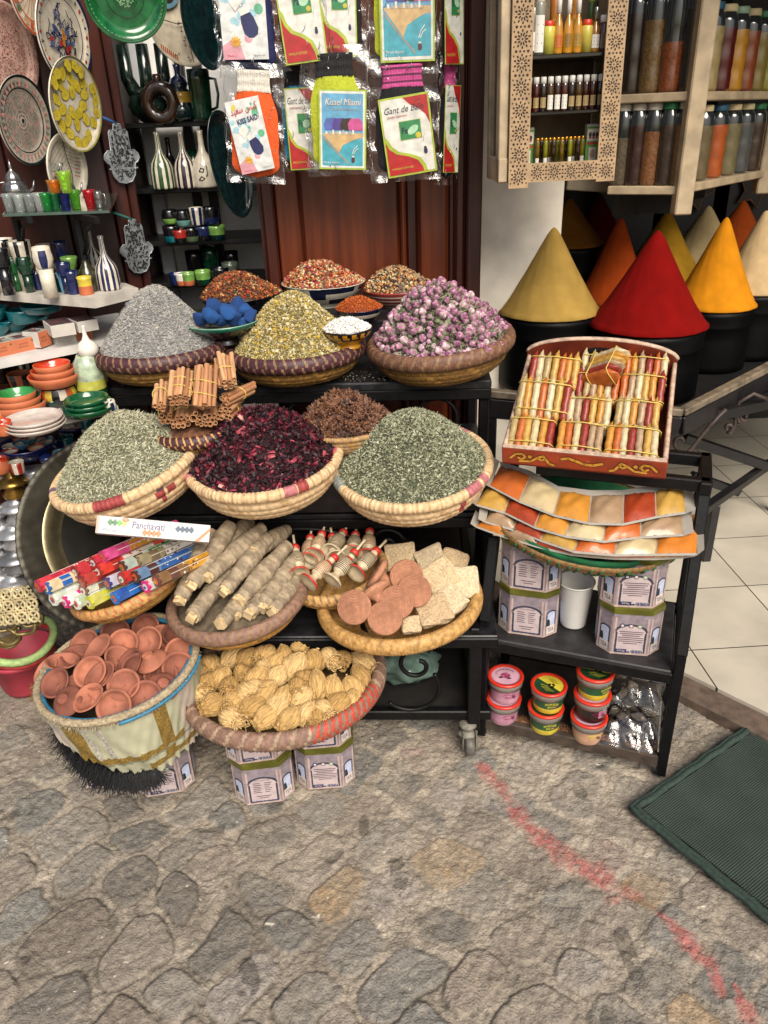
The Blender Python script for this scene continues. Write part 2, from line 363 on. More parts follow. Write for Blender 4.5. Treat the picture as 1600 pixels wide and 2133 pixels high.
# coarse street around it
mb = MB(); mb.add([(-9, -9, -.022), (9, -9, -.022), (9, 9, -.022), (-9, 9, -.022)], np.array([(0, 1, 2, 3)]), 0, False)
o = mb.build('street', mat('87807a', .9, .25, 9, .4)); struct(o, 'dusty street surface further out')
# shop floor of big cream tiles
def make_tiles():
    O = at_z(1555, 1220, .03); a1 = at_z(1464, 1117, .03); a2 = at_z(1600, 1271, .03); d = (a1-a2).normalized(); th = math.atan2(d.y, d.x)-PI/2
    m = bpy.data.materials.new('cream_tiles'); m.use_nodes = True; n = m.node_tree.nodes; l = m.node_tree.links; b = n['Principled BSDF']; b.inputs['Roughness'].default_value = .28
    tc = n.new('ShaderNodeTexCoord'); bt = n.new('ShaderNodeTexBrick'); bt.offset = 0; bt.squash = 1; bt.inputs['Scale'].default_value = 1; bt.inputs['Mortar Size'].default_value = .0022; bt.inputs['Mortar Smooth'].default_value = .1
    bt.inputs['Brick Width'].default_value = .33; bt.inputs['Row Height'].default_value = .33; bt.inputs['Bias'].default_value = 0
    bt.inputs['Color1'].default_value = (*lin('c6beae'), 1); bt.inputs['Color2'].default_value = (*lin('c0b8a8'), 1); bt.inputs['Mortar'].default_value = (*lin('3d3731'), 1)
    l.new(tc.outputs['Object'], bt.inputs[0]); nz = n.new('ShaderNodeTexNoise'); nz.inputs['Scale'].default_value = 5; nz.inputs['Detail'].default_value = 6; l.new(tc.outputs['Object'], nz.inputs[0])
    mr = n.new('ShaderNodeMapRange'); mr.inputs[1].default_value = .3; mr.inputs[2].default_value = .7; mr.inputs[3].default_value = .78; mr.inputs[4].default_value = 1.08; l.new(nz.outputs[0], mr.inputs[0])
    vm = n.new('ShaderNodeVectorMath'); vm.operation = 'SCALE'; l.new(bt.outputs[0], vm.inputs[0]); l.new(mr.outputs[0], vm.inputs['Scale']); l.new(vm.outputs[0], b.inputs['Base Color'])
    A = at_z(1425, 1400, .03); B = at_z(1600, 1485, .03); e = (B-A).normalized()
    pts = [A-e*.75, A+e*1.9, Vector((4.2, -.1, .03)), Vector((4.2, 5, .03)), Vector((A.x-e.x*.75, 5, .03))]
    M = Matrix.Translation(O) @ Matrix.Rotation(th, 4, 'Z'); Mi = M.inverted()
    mb = MB(); mb.prism([tuple((Mi @ p).xy) for p in pts], .05, 0, z0=-.05); o = mb.build('shop_floor', m); o.matrix_world = M; struct(o, 'cream tiled shop floor')
    # dark stone threshold along the edge
    nrm = Vector((-e.y, e.x, 0)); nrm = nrm if nrm.y < 0 else -nrm
    mb = MB(); mb.bar(A-e*.75+nrm*.045-Vector((0, 0, .035)), A+e*1.9+nrm*.045-Vector((0, 0, .035)), .085, .06, 0, .006)
    o = mb.build('threshold', mat('5b4c41', .85, .3, 30, .5)); struct(o, 'worn brown stone threshold')
make_tiles()
# ---- wooden panelling behind the display (mahogany)
MAHOG = mat('4a1b0a', .34, .45, 5, .1, sc3=(7, 7, .5), kind='noise', h2='723619', coat=.12, blend=(.3, .75))
MAHOG_D = mat('2a0d08', .4, .4, 5, .1, sc3=(7, 7, .5), h2='42180d', coat=.08)
YW = 2.55
def xw(px, Y=YW, py=450): return at_y(px, py, Y).x
def make_panelling():
    t = thing('wooden_panelling', 'tall polished reddish brown wooden panelling with vertical mouldings behind the spice bowls', 'wood panelling', (0, YW, 0))
    z1 = 2.75
    def board(nm, p0, p1, dep, m, b=.006, z0=.02, zz=z1):
        mb = MB(); a, c = xw(p0), xw(p1); mb.box(((a+c)/2, -dep/2, (z0+zz)/2), (c-a-.0015, dep, zz-z0), 0, None, b); return mb.build(nm, m, t)
    board('panel', 540, 1001, -.03, MAHOG_D, 0)
    board('stile', 548, 575, .02, MAHOG_D); board('stile', 576, 627, .012, MAHOG); board('panel', 628, 832, .02, MAHOG, .012)
    board('moulding', 833, 845, .034, MAHOG, .006); board('moulding', 846, 868, .016, MAHOG_D, .005); board('stile', 869, 933, .026, MAHOG, .01)
    board('moulding', 934, 946, .01, MAHOG_D); board('stile', 947, 966, .03, MAHOG_D); board('post', 968, 1000, .05, MAHOG_D, .006)
make_panelling()
# ---- cream wall right of the panelling, with its return
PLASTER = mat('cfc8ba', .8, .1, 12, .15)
def make_plaster():
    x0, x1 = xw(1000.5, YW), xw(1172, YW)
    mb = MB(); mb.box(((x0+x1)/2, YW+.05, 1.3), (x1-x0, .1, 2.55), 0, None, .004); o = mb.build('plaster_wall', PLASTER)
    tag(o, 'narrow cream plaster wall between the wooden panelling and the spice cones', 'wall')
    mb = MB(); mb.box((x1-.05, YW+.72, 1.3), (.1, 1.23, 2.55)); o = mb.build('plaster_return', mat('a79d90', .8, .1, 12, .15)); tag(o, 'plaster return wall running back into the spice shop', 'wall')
make_plaster()
# ---- right shop: dark back wall, side wall, unseen ceiling for shade
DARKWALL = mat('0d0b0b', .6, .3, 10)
def simple_wall(nm, c, d, m, label):
    mb = MB(); mb.box(c, d); o = mb.build(nm, m); tag(o, label, 'wall'); return o
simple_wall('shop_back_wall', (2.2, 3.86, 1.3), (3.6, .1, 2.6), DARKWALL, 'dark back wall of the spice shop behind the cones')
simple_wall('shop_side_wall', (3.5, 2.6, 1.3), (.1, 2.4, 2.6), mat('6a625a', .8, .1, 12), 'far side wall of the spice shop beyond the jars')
mb = MB(); mb.box((2.0, 2.8, 2.42), (3.3, 2.2, .08)); o = mb.build('unseen_ceiling', mat('4a443e', .8, .1, 12)); struct(o, 'unseen ceiling added to shade the spice shop')  # added out of view to darken the shop interior and the jars
# ---- left wall of dark wooden boards
W0 = at_y(0, 600, 1.95); W1 = at_y(318, 600, 2.62); _w = Vector((W1.x-W0.x, W1.y-W0.y, 0)).normalized(); WNP = Vector((_w.y, -_w.x, 0))      # plates hang turned a little off the wall
W0 = at_y(0, 600, 2.36)
WD = Vector((W1.x-W0.x, W1.y-W0.y, 0)).normalized(); WN = Vector((WD.y, -WD.x, 0))          # along the wall (away) and out of it
def at_wall(px, py, off=0.):
    v = ray(px, py); o = Vector((W0.x, W0.y, 0))+WN*off; t = (o-CAM).dot(WN)/v.dot(WN); return CAM+v*t
OLDWOOD = mat('2c0f0a', .42, .5, 5, .15, sc3=(8, 8, .6), h2='42190f', coat=.08); OLDWOOD2 = mat('1d0b08', .5, .5, 5, .15, sc3=(8, 8, .6), h2='2c1410')
def make_left_wall():
    L = (W1-W0).xy.length; a = math.atan2(WD.y, WD.x)
    t = thing('wooden_wall', 'dark reddish wooden board wall hung with painted plates', 'wood wall', (W0.x, W0.y, 0), (0, 0, a))
    k = -.7; i = 0; rr = random.Random(5)
    while k < L-.01:
        w = min(rr.choice((.11, .14, .17, .05)), L-k)
        mb = MB(); mb.box((k+w/2, .03-(.012 if w < .08 else 0), 1.37), (w-.003, .06, 2.7), 0, None, .006)
        mb.build('board', OLDWOOD if rr.random() < .6 else OLDWOOD2, t); k += w; i += 1
    mb = MB(); mb.box(((L-.7)/2, .1, 1.37), (L+.7, .07, 2.7)); mb.build('backing', OLDWOOD2, t)
make_left_wall()
# ---- niche between the left wall and the panelling
def make_niche():
    xa, xb = W1.x, xw(545)
    mb = MB(); mb.box(((xa+xb)/2-.1, 3.02, 1.35), (xb-xa+.5, .06, 2.7)); o = mb.build('niche_wall', mat('e2e1de', .8, .08, 12)); tag(o, 'dim whitish wall at the back of the pottery niche', 'wall')
    mb = MB(); mb.box((xb+.03, 2.8, 1.35), (.05, .5, 2.7)); o = mb.build('niche_side_wall', OLDWOOD2); tag(o, 'dark wooden side board of the pottery niche', 'wall')
    mb = MB(); mb.box((xa-.08, 2.83, 1.35), (.05, .4, 2.7)); o = mb.build('niche_side_wall', OLDWOOD2); tag(o, 'shadowed side board of the pottery niche beside the wooden wall', 'wall')
    mb = MB(); mb.box(((xa+xb)/2-.35, 2.95, 2.72), (1.6, .5, .06)); o = mb.build('unseen_ceiling', mat('3a2a22', .8, .1, 12)); struct(o, 'unseen ceiling added over the pottery for shade')  # out of view, added for shade, pulled back to let light into the niche
make_niche()
# ---- green mat
def make_mat():
    A = at_z(1310, 1690, 0); B = at_z(1565, 1513, 0); x = (B-A); w = x.length; th = math.atan2(x.y, x.x); L = .85
    m = bpy.data.materials.new('green_weave'); m.use_nodes = True; n = m.node_tree.nodes; l = m.node_tree.links; b = n['Principled BSDF']; b.inputs['Roughness'].default_value = .85
    tc = n.new('ShaderNodeTexCoord'); ws = []
    for ax, sc in (('X', 74), ('Y', 60)):
        wv = n.new('ShaderNodeTexWave'); wv.bands_direction = ax; wv.inputs['Scale'].default_value = sc; wv.inputs['Distortion'].default_value = .6; l.new(tc.outputs['Object'], wv.inputs[0]); ws.append(wv)
    mm = n.new('ShaderNodeMath'); mm.operation = 'MULTIPLY'; l.new(ws[0].outputs[1], mm.inputs[0]); l.new(ws[1].outputs[1], mm.inputs[1])
    nz = n.new('ShaderNodeTexNoise'); nz.inputs['Scale'].default_value = 9; nz.inputs['Detail'].default_value = 8; l.new(tc.outputs['Object'], nz.inputs[0])
    ad = n.new('ShaderNodeMath'); ad.operation = 'MULTIPLY_ADD'; ad.inputs[1].default_value = .55; l.new(nz.outputs[0], ad.inputs[0]); l.new(mm.outputs[0], ad.inputs[2])
    r = n.new('ShaderNodeValToRGB'); r.color_ramp.elements[0].position = .25; r.color_ramp.elements[0].color = (*lin('202d28'), 1); r.color_ramp.elements[1].position = 1.1; r.color_ramp.elements[1].color = (*lin('55655a'), 1)
    l.new(ad.outputs[0], r.inputs[0]); l.new(r.outputs[0], b.inputs['Base Color']); bp = n.new('ShaderNodeBump'); bp.inputs['Distance'].default_value = .004; l.new(mm.outputs[0], bp.inputs['Height']); l.new(bp.outputs[0], b.inputs['Normal'])
    t = thing('door_mat', 'dark green woven mat lying on the cobbles in front of the shop', 'mat', (A.x, A.y, .004), (0, 0, th))
    bm_ = .022; sn = lambda k: .002*math.sin(k*1.7)
    nx, ny = 24, 40; xs = np.linspace(bm_, w-bm_, nx); ys = np.linspace(-bm_, -L+bm_, ny); X, Y = np.meshgrid(xs, ys)
    Z = .009+.004*(smooth_noise(X+3, Y+3, 61, 5)-.5)*2
    i, j = np.meshgrid(np.arange(ny-1), np.arange(nx-1), indexing='ij'); q = i*nx+j; F = np.stack([q+nx, q+nx+1, q+1, q], -1).reshape(-1, 4)
    mb = MB(); mb.add(np.stack([X, Y, Z], -1).reshape(-1, 3), F, 0, True); mb.build('woven_field', m, t)
    mb = MB()
    pth = [(w*k/20, sn(k), .0085) for k in range(21)]+[(w+sn(k), -L*k/30, .0085) for k in range(1, 31)]+[(w-w*k/20, -L+sn(k), .0085) for k in range(1, 21)]+[(sn(k), -L+L*k/30, .0085) for k in range(1, 30)]
    for off, rr in ((.011, .0095), (.002, .008)):
        pp = [((x-w/2)*(1-2*off/w)+w/2, (y+L/2)*(1-2*off/L)-L/2, z) for x, y, z in pth]
        mb.tube(pp, rr, 6, 0, closed=True)
    mb.build('border', mat('26362f', .8, .3, 120, .5), t)
make_mat()
# ================================================================ stepped black iron stand, baskets and heaps
SM = Matrix.Translation((.293, 1.967, 0)) @ Matrix.Rotation(math.radians(-3.2), 4, 'Z')
IRON_TOP = mat('121214', .42, .6, 30, .2, h2='2c2d32', blend=(.45, .85))
def spiral(c, r0, r1, a0, a1, plane='xz', n=40):
    out = []
    for k in range(n+1):
        t = k/n; a = a0+(a1-a0)*t; r = r0+(r1-r0)*t
        out.append((c[0]+r*math.cos(a), c[1], c[2]+r*math.sin(a)))
    return out
def make_stand():
    t = thing('display_stand', 'black iron stepped stand carrying the tiers of spice baskets', 'display stand'); place(t, SM)
    B = lambda nm, c, d, m=BLACK_IRON, b=.003: (lambda mb: mb.build(nm, m, t))(MB().box(c, d, 0, None, b))
    B('top_board', (-.51, .26, .868), (1.03, .54, .024), IRON_TOP, .004)
    B('frame_bar', (-.51, .002, .842), (1.03, .022, .03)); B('raised_ledge', (-.5, .39, .93), (.9, .24, .1), IRON_TOP)
    B('shelf', (-.51, .13, .575), (1.03, .66, .02), IRON_TOP); B('frame_bar', (-.51, -.2, .56), (1.03, .02, .028))
    B('riser', (-.51, -.08, .65), (.95, .24, .12), IRON_TOP)
    B('shelf', (-.5, -.14, .355), (1.0, .58, .016), IRON_TOP, .003); B('frame_bar', (-.5, -.425, .345), (1.0, .025, .03)); B('frame_bar', (-.5, -.41, .1), (.98, .025, .03)); B('frame_bar', (-.5, .3, .1), (.98, .025, .03))
    B('base_shelf', (-.5, -.06, .086), (.96, .66, .008), mat('1a1817', .7, .4, 20))
    for x in (-1.0, -.012):
        B('leg', (x, .02, .45), (.028, .028, .83)); B('leg', (x, .5, .43), (.028, .028, .86)); B('frame_bar', (x, .26, .842), (.024, .5, .028)); B('leg', (x, -.2, .31), (.026, .026, .5))
    for x in (-.985, -.055):
        B('leg', (x, -.42, .21), (.032, .032, .3)); B('frame_bar', (x, -.06, .355), (.024, .7, .028)); B('frame_bar', (x, -.06, .1), (.024, .7, .028))
    # casters
    GREY = mat('6e6a60', .6, .3, 60, .4); TY = mat('55524b', .55, .3, 60, .3)
    for x, y in ((-.07, -.43), (-.97, -.43), (-.03, .48), (-.99, .48)):
        mb = MB(); mb.lathe([(.0, .085), (.022, .085), (.024, .078), (.014, .072), (.016, .06), (.026, .056), (.026, .05), (.0, .05)], 16)
        for s in (-1, 1): mb.box((s*.017+.004, -.012, .04), (.004, .032, .05), 0, None, .001)
        c = mb.build('caster', GREY, t); c.location = (x, y, 0)
        mb = MB(); mb.lathe([(.008, -.012), (.024, -.012), (.028, -.006), (.028, .006), (.024, .012), (.008, .012), (.008, -.012)], 20, 0, Matrix.Translation((.004, -.02, .028)) @ Matrix.Rotation(PI/2, 4, 'Y')); mb.build('wheel', TY, c)
    # wrought scrolls
    def scroll(pts, r=.006): MB().tube(pts, r, 8).build('scroll', BLACK_IRON, t)
    for x in (-.87, -.5, -.36, -.14):
        scroll([(x+.055*math.cos(a), .012, .77+.055*math.sin(a)) for a in np.linspace(-.6, PI+.6, 24)], .005)
    scroll(spiral((-.78, -.21, .52), .008, .036, PI*2.2, -.3, n=30)); scroll(spiral((-.28, -.21, .5), .008, .05, 3*PI, .2)); scroll([(-.5+.2*math.cos(a), -.21, .44+.11*math.sin(a)) for a in np.linspace(.2, PI-.2, 24)], .005)
    scroll(spiral((-.2, -.425, .27), .014, .055, PI*.4, -PI*1.7)); scroll([(-.22+.075*math.cos(a), -.425, .2+.075*math.sin(a)) for a in np.linspace(-2.4, .6, 30)], .005)
make_stand()
# ---------------------------------------------------------------- baskets
STRAW = mat('c9ac84', .75, .2, 90, .4); STRAW2 = mat('b3936a', .75, .2, 90, .4); REDST = mat('8f3b38', .7, .25, 90, .4); PURST = mat('6a5360', .7, .25, 90, .4); PINKST = mat('a8666a', .7, .25, 90, .4); GREYST = mat('7f8581', .7, .2, 90, .4)
GOLDST = mat('82602f', .6, .35, 120, .4); GOLDST2 = mat('a57a3c', .6, .3, 120, .4); MAROON = mat('43242a', .55, .35, 90, .3); TANST = mat('7d6046', .6, .3, 90, .3); PALEST = mat('b28a52', .6, .3, 90, .3); ORST = mat('b5623e', .65, .3, 90, .3); DUSTY = mat('7f6253', .7, .25, 90, .3); STRING_RED = mat('a83f2c', .6, .2, 90)
def rim_frame(px, py, Y, tilt=0., roll=0.): return Matrix.Translation(at_y(px, py, Y)) @ Matrix.Rotation(math.radians(tilt), 4, 'X') @ Matrix.Rotation(-math.radians(roll), 4, 'Y')
def basket(label, M, R, h, rb=.5, coils=7, style='coil', mats=None, patches=(), amp=.0035, rim=.012, group=None, name='spice_basket', K=64):
    t = thing(name, label, 'basket', group=group); place(t, M @ Matrix.Translation((0, 0, -h))); t['r'] = R
    # outer wall: a bowl curve made of stacked coils
    n = coils*6; s = np.linspace(0, 1, n+1)
    r = R*(rb+(1-rb)*np.sin(s*PI/2)**.9); z = h*(1-np.cos(s*PI/2))**.95
    am = amp*np.abs(np.sin(s*coils*PI))**.6; prof = [(.001, 0), (R*rb*.6, -.001)]+[(r[k]+am[k], z[k]) for k in range(n+1)]
    inn = [(r[k]-.008, z[k]+.004) for k in range(n, -1, -4)]+[(.001, .006)]
    seg = 192
    def rmod(TH, I, Z):
        c = np.floor(np.clip((I-2)/6, 0, coils)); return 1+np.where((I > 1) & (I < n+2), (.006 if style == 'coil' else .003)*np.sin(TH*K+c*1.9), 0)
    def mf(i, j):
        c = np.clip((i-2)//6, 0, coils); a = j/seg*360; o = np.where(((j//3+c) % 7 == 0), 1, 0)
        for (a0, a1, c0, c1, mi) in patches: o = np.where((a >= a0) & (a <= a1) & (c >= c0) & (c <= c1), mi, o)
        return o
    mb = MB(); mb.lathe(prof+inn, seg, mf, rmod=rmod); mb.build('bowl', mats, t)
    # rim
    mb = MB(); S = 640; P = 14; th = np.arange(S)*2*PI/S; ph = np.arange(P)*2*PI/P; TH, PH = np.meshgrid(th, ph, indexing='ij')
    if style == 'coil': ph_ = TH*110; disp = .06*np.sin(ph_)
    elif style == 'twist': ph_ = TH*92+3*PH; disp = .15*np.abs(np.sin(ph_))
    else: ph_ = TH*84+2.6*np.abs(PH-PI*.25-PI*.5); disp = .18*np.abs(np.sin(ph_))
    rr = rim*(1+disp); a_ = 1.35 if style != 'coil' else 1.1
    X = (R+rr*np.cos(PH)); V = np.stack([X*np.cos(TH), X*np.sin(TH), h+rr*a_*np.sin(PH)], -1).reshape(-1, 3)
    i, j = np.meshgrid(np.arange(S), np.arange(P), indexing='ij'); i2 = (i+1) % S; j2 = (j+1) % P
    F = np.stack([i*P+j, i2*P+j, i2*P+j2, i*P+j2], -1).reshape(-1, 4); a = (i*360/S).ravel()
    sd = np.floor(ph_/PI).astype(int).ravel()
    if style == 'coil': o = np.where((i.ravel()*110*2//S) % 5 == 0, 1, 0)
    else: o = np.where(sd % 4 == 0, 3, 2)
    for (a0, a1, c0, c1, mi) in patches: o = np.where((a >= a0) & (a <= a1) & (c1 >= coils) & ((style == 'coil') | (sd % 2 == 0)), mi, o)
    mb.add(V, F, o, True); mb.build('rim', mats, t)
    return t, M
CM = [STRAW, STRAW2, REDST, PURST, PINKST, GREYST]
BM = [GOLDST, GOLDST2, MAROON, TANST, PALEST, ORST]
def Rp(px, n, M): return n*mpp(M.translation)
BK = {}
def add_basket(key, px, py, Y, rpx, h, label, tilt=0, roll=0, **k):
    M = rim_frame(px, py, Y, tilt, roll); R = rpx*mpp(M.translation); basket(label, M, R, h, **k); BK[key] = (M, R); return M, R
add_basket('lav', 337, 726, 2.07, 130, .072, 'brown coiled basket with a dark braided rim holding the grey lavender cone', 0, 1, style='twist', mats=BM, rim=.014, rb=.55, amp=.002, group='dark rimmed baskets')
add_basket('cham', 617, 727, 2.07, 135, .072, 'brown coiled basket with a dark braided rim holding the yellowish chamomile cone', 0, 1.5, style='twist', mats=BM, rim=.014, rb=.55, amp=.002, group='dark rimmed baskets')
add_basket('rose', 917, 712, 2.05, 143, .085, 'brown basket with a tan herringbone rim full of pink rosebuds', 2, 5, style='herring', mats=[GOLDST, GOLDST2, mat('6b4a38', .6, .3, 90, .3), TANST], rim=.014, rb=.5, amp=.002, group='dark rimmed baskets')
add_basket('sage', 264, 966, 1.74, 156, .1, 'tilted cream coiled basket with red patches holding pale leaves by the brass tray', 7, 14, mats=CM, patches=[(262, 284, 7, 9, 2), (303, 311, 5, 5, 2), (305, 311, 6, 6, 3), (312, 320, 5, 5, 2), (306, 311, 4, 4, 2), (345, 352, 7, 9, 3), (195, 203, 7, 9, 3)], rb=.45, group='cream coiled baskets')
add_basket('hib', 550, 955, 1.72, 156, .1, 'cream coiled basket with a small red rim patch holding dark red hibiscus', 6, 3, mats=CM, patches=[(290, 299, 7, 9, 4), (300, 308, 7, 9, 2), (196, 206, 7, 9, 4)], rb=.45, group='cream coiled baskets')
add_basket('herb', 857, 966, 1.74, 160, .1, 'cream coiled basket with pink rim patches holding green crushed herb', 9, 3, mats=CM, patches=[(308, 322, 7, 9, 4), (325, 332, 7, 9, 4), (303, 309, 4, 5, 2), (193, 208, 7, 9, 5), (35, 60, 7, 9, 4)], rb=.45, group='cream coiled baskets')
add_basket('cin', 414, 888, 1.80, 99, .05, 'small basket with a striped braided rim heaped with cinnamon bundles', 0, 3, style='twist', mats=[GOLDST, MAROON, MAROON, PALEST], rim=.011, rb=.6, amp=.002, coils=5, group='small baskets between the tiers')
add_basket('anise', 720, 882, 1.83, 97, .062, 'small round tan basket heaped with brown star anise', 0, 2, style='coil', mats=[mat('9a7c56', .7, .25, 90, .4), GOLDST2], rim=.006, rb=.4, amp=.0015, coils=9, group='small baskets between the tiers')
add_basket('inc', 270, 1203, 1.62, 122, .055, 'shallow basket with orange stripes under the incense boxes', 2, 17, style='twist', mats=[GOLDST2, GOLDST, PALEST, ORST], rim=.01, rb=.5, amp=.002, group='baskets on the low tier', coils=6)
add_basket('wood', 495, 1243, 1.60, 137, .07, 'basket with a dusty brown stitched rim holding wrapped bark bundles', 3, 6, style='herring', mats=[GOLDST2, GOLDST, DUSTY, TANST], rim=.0125, rb=.5, amp=.0025, group='baskets on the low tier')
add_basket('pipe', 697, 1190, 1.70, 103, .055, 'small basket with a purple and tan braided rim holding painted kohl flasks', 3, 7, style='twist', mats=[PALEST, GOLDST2, PALEST, mat('84684f', .6, .3, 90, .3)], rim=.011, rb=.5, amp=.002, coils=6, group='baskets on the low tier')
add_basket('pum', 832, 1248, 1.62, 160, .062, 'wide golden basket with a herringbone rim holding pumice blocks and clay scrubbers', 1, 4, style='herring', mats=[PALEST, GOLDST2, PALEST, mat('a87e44', .6, .3, 90, .3)], rim=.014, rb=.5, amp=.0025, group='baskets on the low tier')
add_basket('sis', 592, 1408, 1.52, 199, .075, 'broad basket with a dusty red cross-stitched rim full of straw scrubbers, raised on tins', -2, 2, style='herring', mats=[GOLDST2, GOLDST, DUSTY, mat('99826c', .7, .25, 90, .3), ORST, STRING_RED], rim=.0155, rb=.5, amp=.003, patches=[(290, 340, 9, 9, 5)], name='spice_basket')
# ---------------------------------------------------------------- heaps
def heap_h(t, H, e):
    k = .0 if e < .5 else .4
    return (1-k)*H*(np.sqrt(1+e*e)-np.sqrt(t*t+e*e))/(np.sqrt(1+e*e)-e)+k*H*(1-t*t)
def heap_pts(N, R, H, e, ax, ay, lump=.0, seed=1, half=None):
    r = np.random.default_rng(seed); t = np.sqrt(r.uniform(0, 1, N)); th = r.uniform(0, 2*PI, N)
    x = R*t*np.cos(th)+ax*(1-t); y = R*t*np.sin(th)+ay*(1-t)
    z = heap_h(t, H, e)+lump*(smooth_noise(x+2, y+2, 5, 14)-.5)*2*(1-t**4)
    return np.stack([x, y, z], -1), t, th
def heap_base(mb, R, H, e, ax, ay, lump=0., m=0, seg=72, n=26, dz=-.003):
    t = np.linspace(0, 1, n)[:, None]; th = (np.arange(seg)*2*PI/seg)[None]
    x = R*t*np.cos(th)+ax*(1-t); y = R*t*np.sin(th)+ay*(1-t); z = heap_h(t, H, e)+0*th+lump*(smooth_noise(x+2, y+2, 5, 14)-.5)*2*(1-t**4)+dz
    i, j = np.meshgrid(np.arange(n-1), np.arange(seg), indexing='ij'); j2 = (j+1) % seg
    F = np.stack([i*seg+j, (i+1)*seg+j, (i+1)*seg+j2, i*seg+j2], -1).reshape(-1, 4)
    mb.add(np.stack([x, y, z], -1).reshape(-1, 3), F, m, True)
def heap(name, label, M, R, H, e, ap, specs, base, lump=.004, N=0, seed=1, dz=-.003, zoff=.002):
    """specs: (count, template, (sx,sy,sz), size jitter, materials, weights, tilt)"""
    mb = MB(); mats = [base]; heap_base(mb, R, H, e, *ap, lump, 0, dz=dz)
    for q, (cnt, tmpl, sz, jit, ms, wts, tilt) in enumerate(specs):
        P, t, th = heap_pts(cnt, R, H, e, *ap, lump, seed+q*17+1); P[:, 2] += rng.uniform(-.002, zoff, cnt)
        k0 = len(mats); mats += ms
        S = np.array(sz)[None]*rng.uniform(1-jit, 1+jit, (cnt, 1))
        mi = k0+rng.choice(len(ms), cnt, p=np.array(wts)/sum(wts))
        mb.scatter(*tmpl, P, randR(cnt, tilt), S, mi)
    o = mb.build(name, mats); o.matrix_world = M
    tag(o, label, 'spice', None, 'stuff'); return o
def petal_tmpl(curl=1.6, nx=4, ny=3, w=.6):
    V = []
    for i in range(nx):
        for j in range(ny):
            u = i/(nx-1)-.5; v = (j/(ny-1)-.5)*w*(1-1.2*u*u); a = u*curl
            V.append((math.sin(a)/curl*2*1., v, (1-math.cos(a))/curl*2+.35*v*v*4-.25*u*v*3))
    F = [(i*ny+j, (i+1)*ny+j, (i+1)*ny+j+1, i*ny+j+1) for i in range(nx-1) for j in range(ny-1)]
    return np.array(V), np.array(F)
PET = petal_tmpl(); PET2 = petal_tmpl(3.2, 5, 3, .8)
g = lambda h, r=.85: mat(h, r, .12, 60)
def rim_in(key, dr=.012, dz=.0): M, R = BK[key]; return M @ Matrix.Translation((0, 0, dz)), R-dr
M, R = rim_in('lav', .002); heap('lavender_heap', 'tall grey cone of dried lavender grains in a braided basket', M, R, .168, .36, (.014, .0), [(19000, OCT, (.0040, .0010, .0010), .35, [g('a5a4a2'), g('929191'), g('b9b6ae'), g('737276'), g('a39e8a')], [3, 3, 2.6, 1.3, .9], .9), (420, OCT, (.009, .0012, .0012), .4, [g('b8b09a'), g('77757a')], [1, 1], .7)], g('737170'), .011, seed=3)
M, R = rim_in('cham', .002); heap('chamomile_heap', 'tall yellowish cone of dried chamomile flowers in a braided basket', M, R, .155, .34, (.012, .0), [(5200, OCT, (.0034, .0030, .0026), .35, [g('ab9a60'), g('c0b490'), g('8a7842'), g('b39a3f'), g('6d6138')], [3, 2.4, 2, 1.7, 1.4], None), (5200, OCT, (.0058, .0011, .0011), .35, [g('c2b68c'), g('968a5c'), g('6a6138')], [2, 2, 1], .9), (300, OCT, (.0055, .005, .004), .3, [g('b8982f'), g('c9c0a0')], [1, 1], None)], g('685c36'), .012, seed=5)
M, R = rim_in('sage', .007, .006); heap('pale_leaf_heap', 'sloping heap of pale grey-green dried leaves in the tilted cream basket', M, R, .116, .44, (.02, .04), [(15000, OCT, (.0052, .0013, .0009), .35, [g('b0ad93'), g('979679'), g('c8c4ac'), g('75765d'), g('565846')], [3, 3, 2, 1.8, 1], .9), (500, OCT, (.010, .0016, .001), .4, [g('b9b69c'), g('5f604c')], [1, 1], .8)], g('62634f'), .012, seed=9)
M, R = rim_in('herb', .007, .006); heap('green_herb_heap', 'rounded heap of crushed green herb in a cream basket', M, R, .118, .6, (.02, .045), [(9000, OCT, (.0042, .0024, .0008), .4, [g('7e8163'), g('9c9e82'), g('646850'), g('434836'), g('b4b49c')], [3, 2.4, 2.4, 1.8, 1.2], .9), (6000, OCT, (.0062, .001, .001), .35, [g('a8a88e'), g('82846a'), g('4c5140')], [2, 2, 1], .8), (420, OCT, (.010, .0013, .001), .4, [g('b4b498'), g('3f4433')], [1, 1], .8)], g('474b38'), .013, seed=11)
M, R = rim_in('hib', .006, .006); heap('hibiscus_heap', 'dark heap of dried red hibiscus petals in a cream basket', M, R, .108, .49, (.01, .045), [(1900, PET, (.012, .012, .012), .45, [g('2a0d16', .6), g('1d0910', .6), g('4a1020', .6), g('7a2036', .55), g('a04450', .55), g('c58a80', .6)], [5, 5, 3, 1.2, .5, .1], None), (1500, PET2, (.0075, .0075, .0075), .5, [g('2a0d16', .6), g('52121f', .6), g('7c2436', .55)], [4, 2, .7], None)], g('1c070d'), .02, seed=13, zoff=.008)
# ================================================================ goods in and around the baskets
def look(p): return (CAM-Vector(p)).normalized()
def axis_frame(p, q):
    """origin p, local Z along p->q"""
    z = (Vector(q)-Vector(p)).normalized(); x = Vector((0, 0, 1)).cross(z); x = x if x.length > .05 else Vector((1, 0, 0))
    return frame(p, x, z)
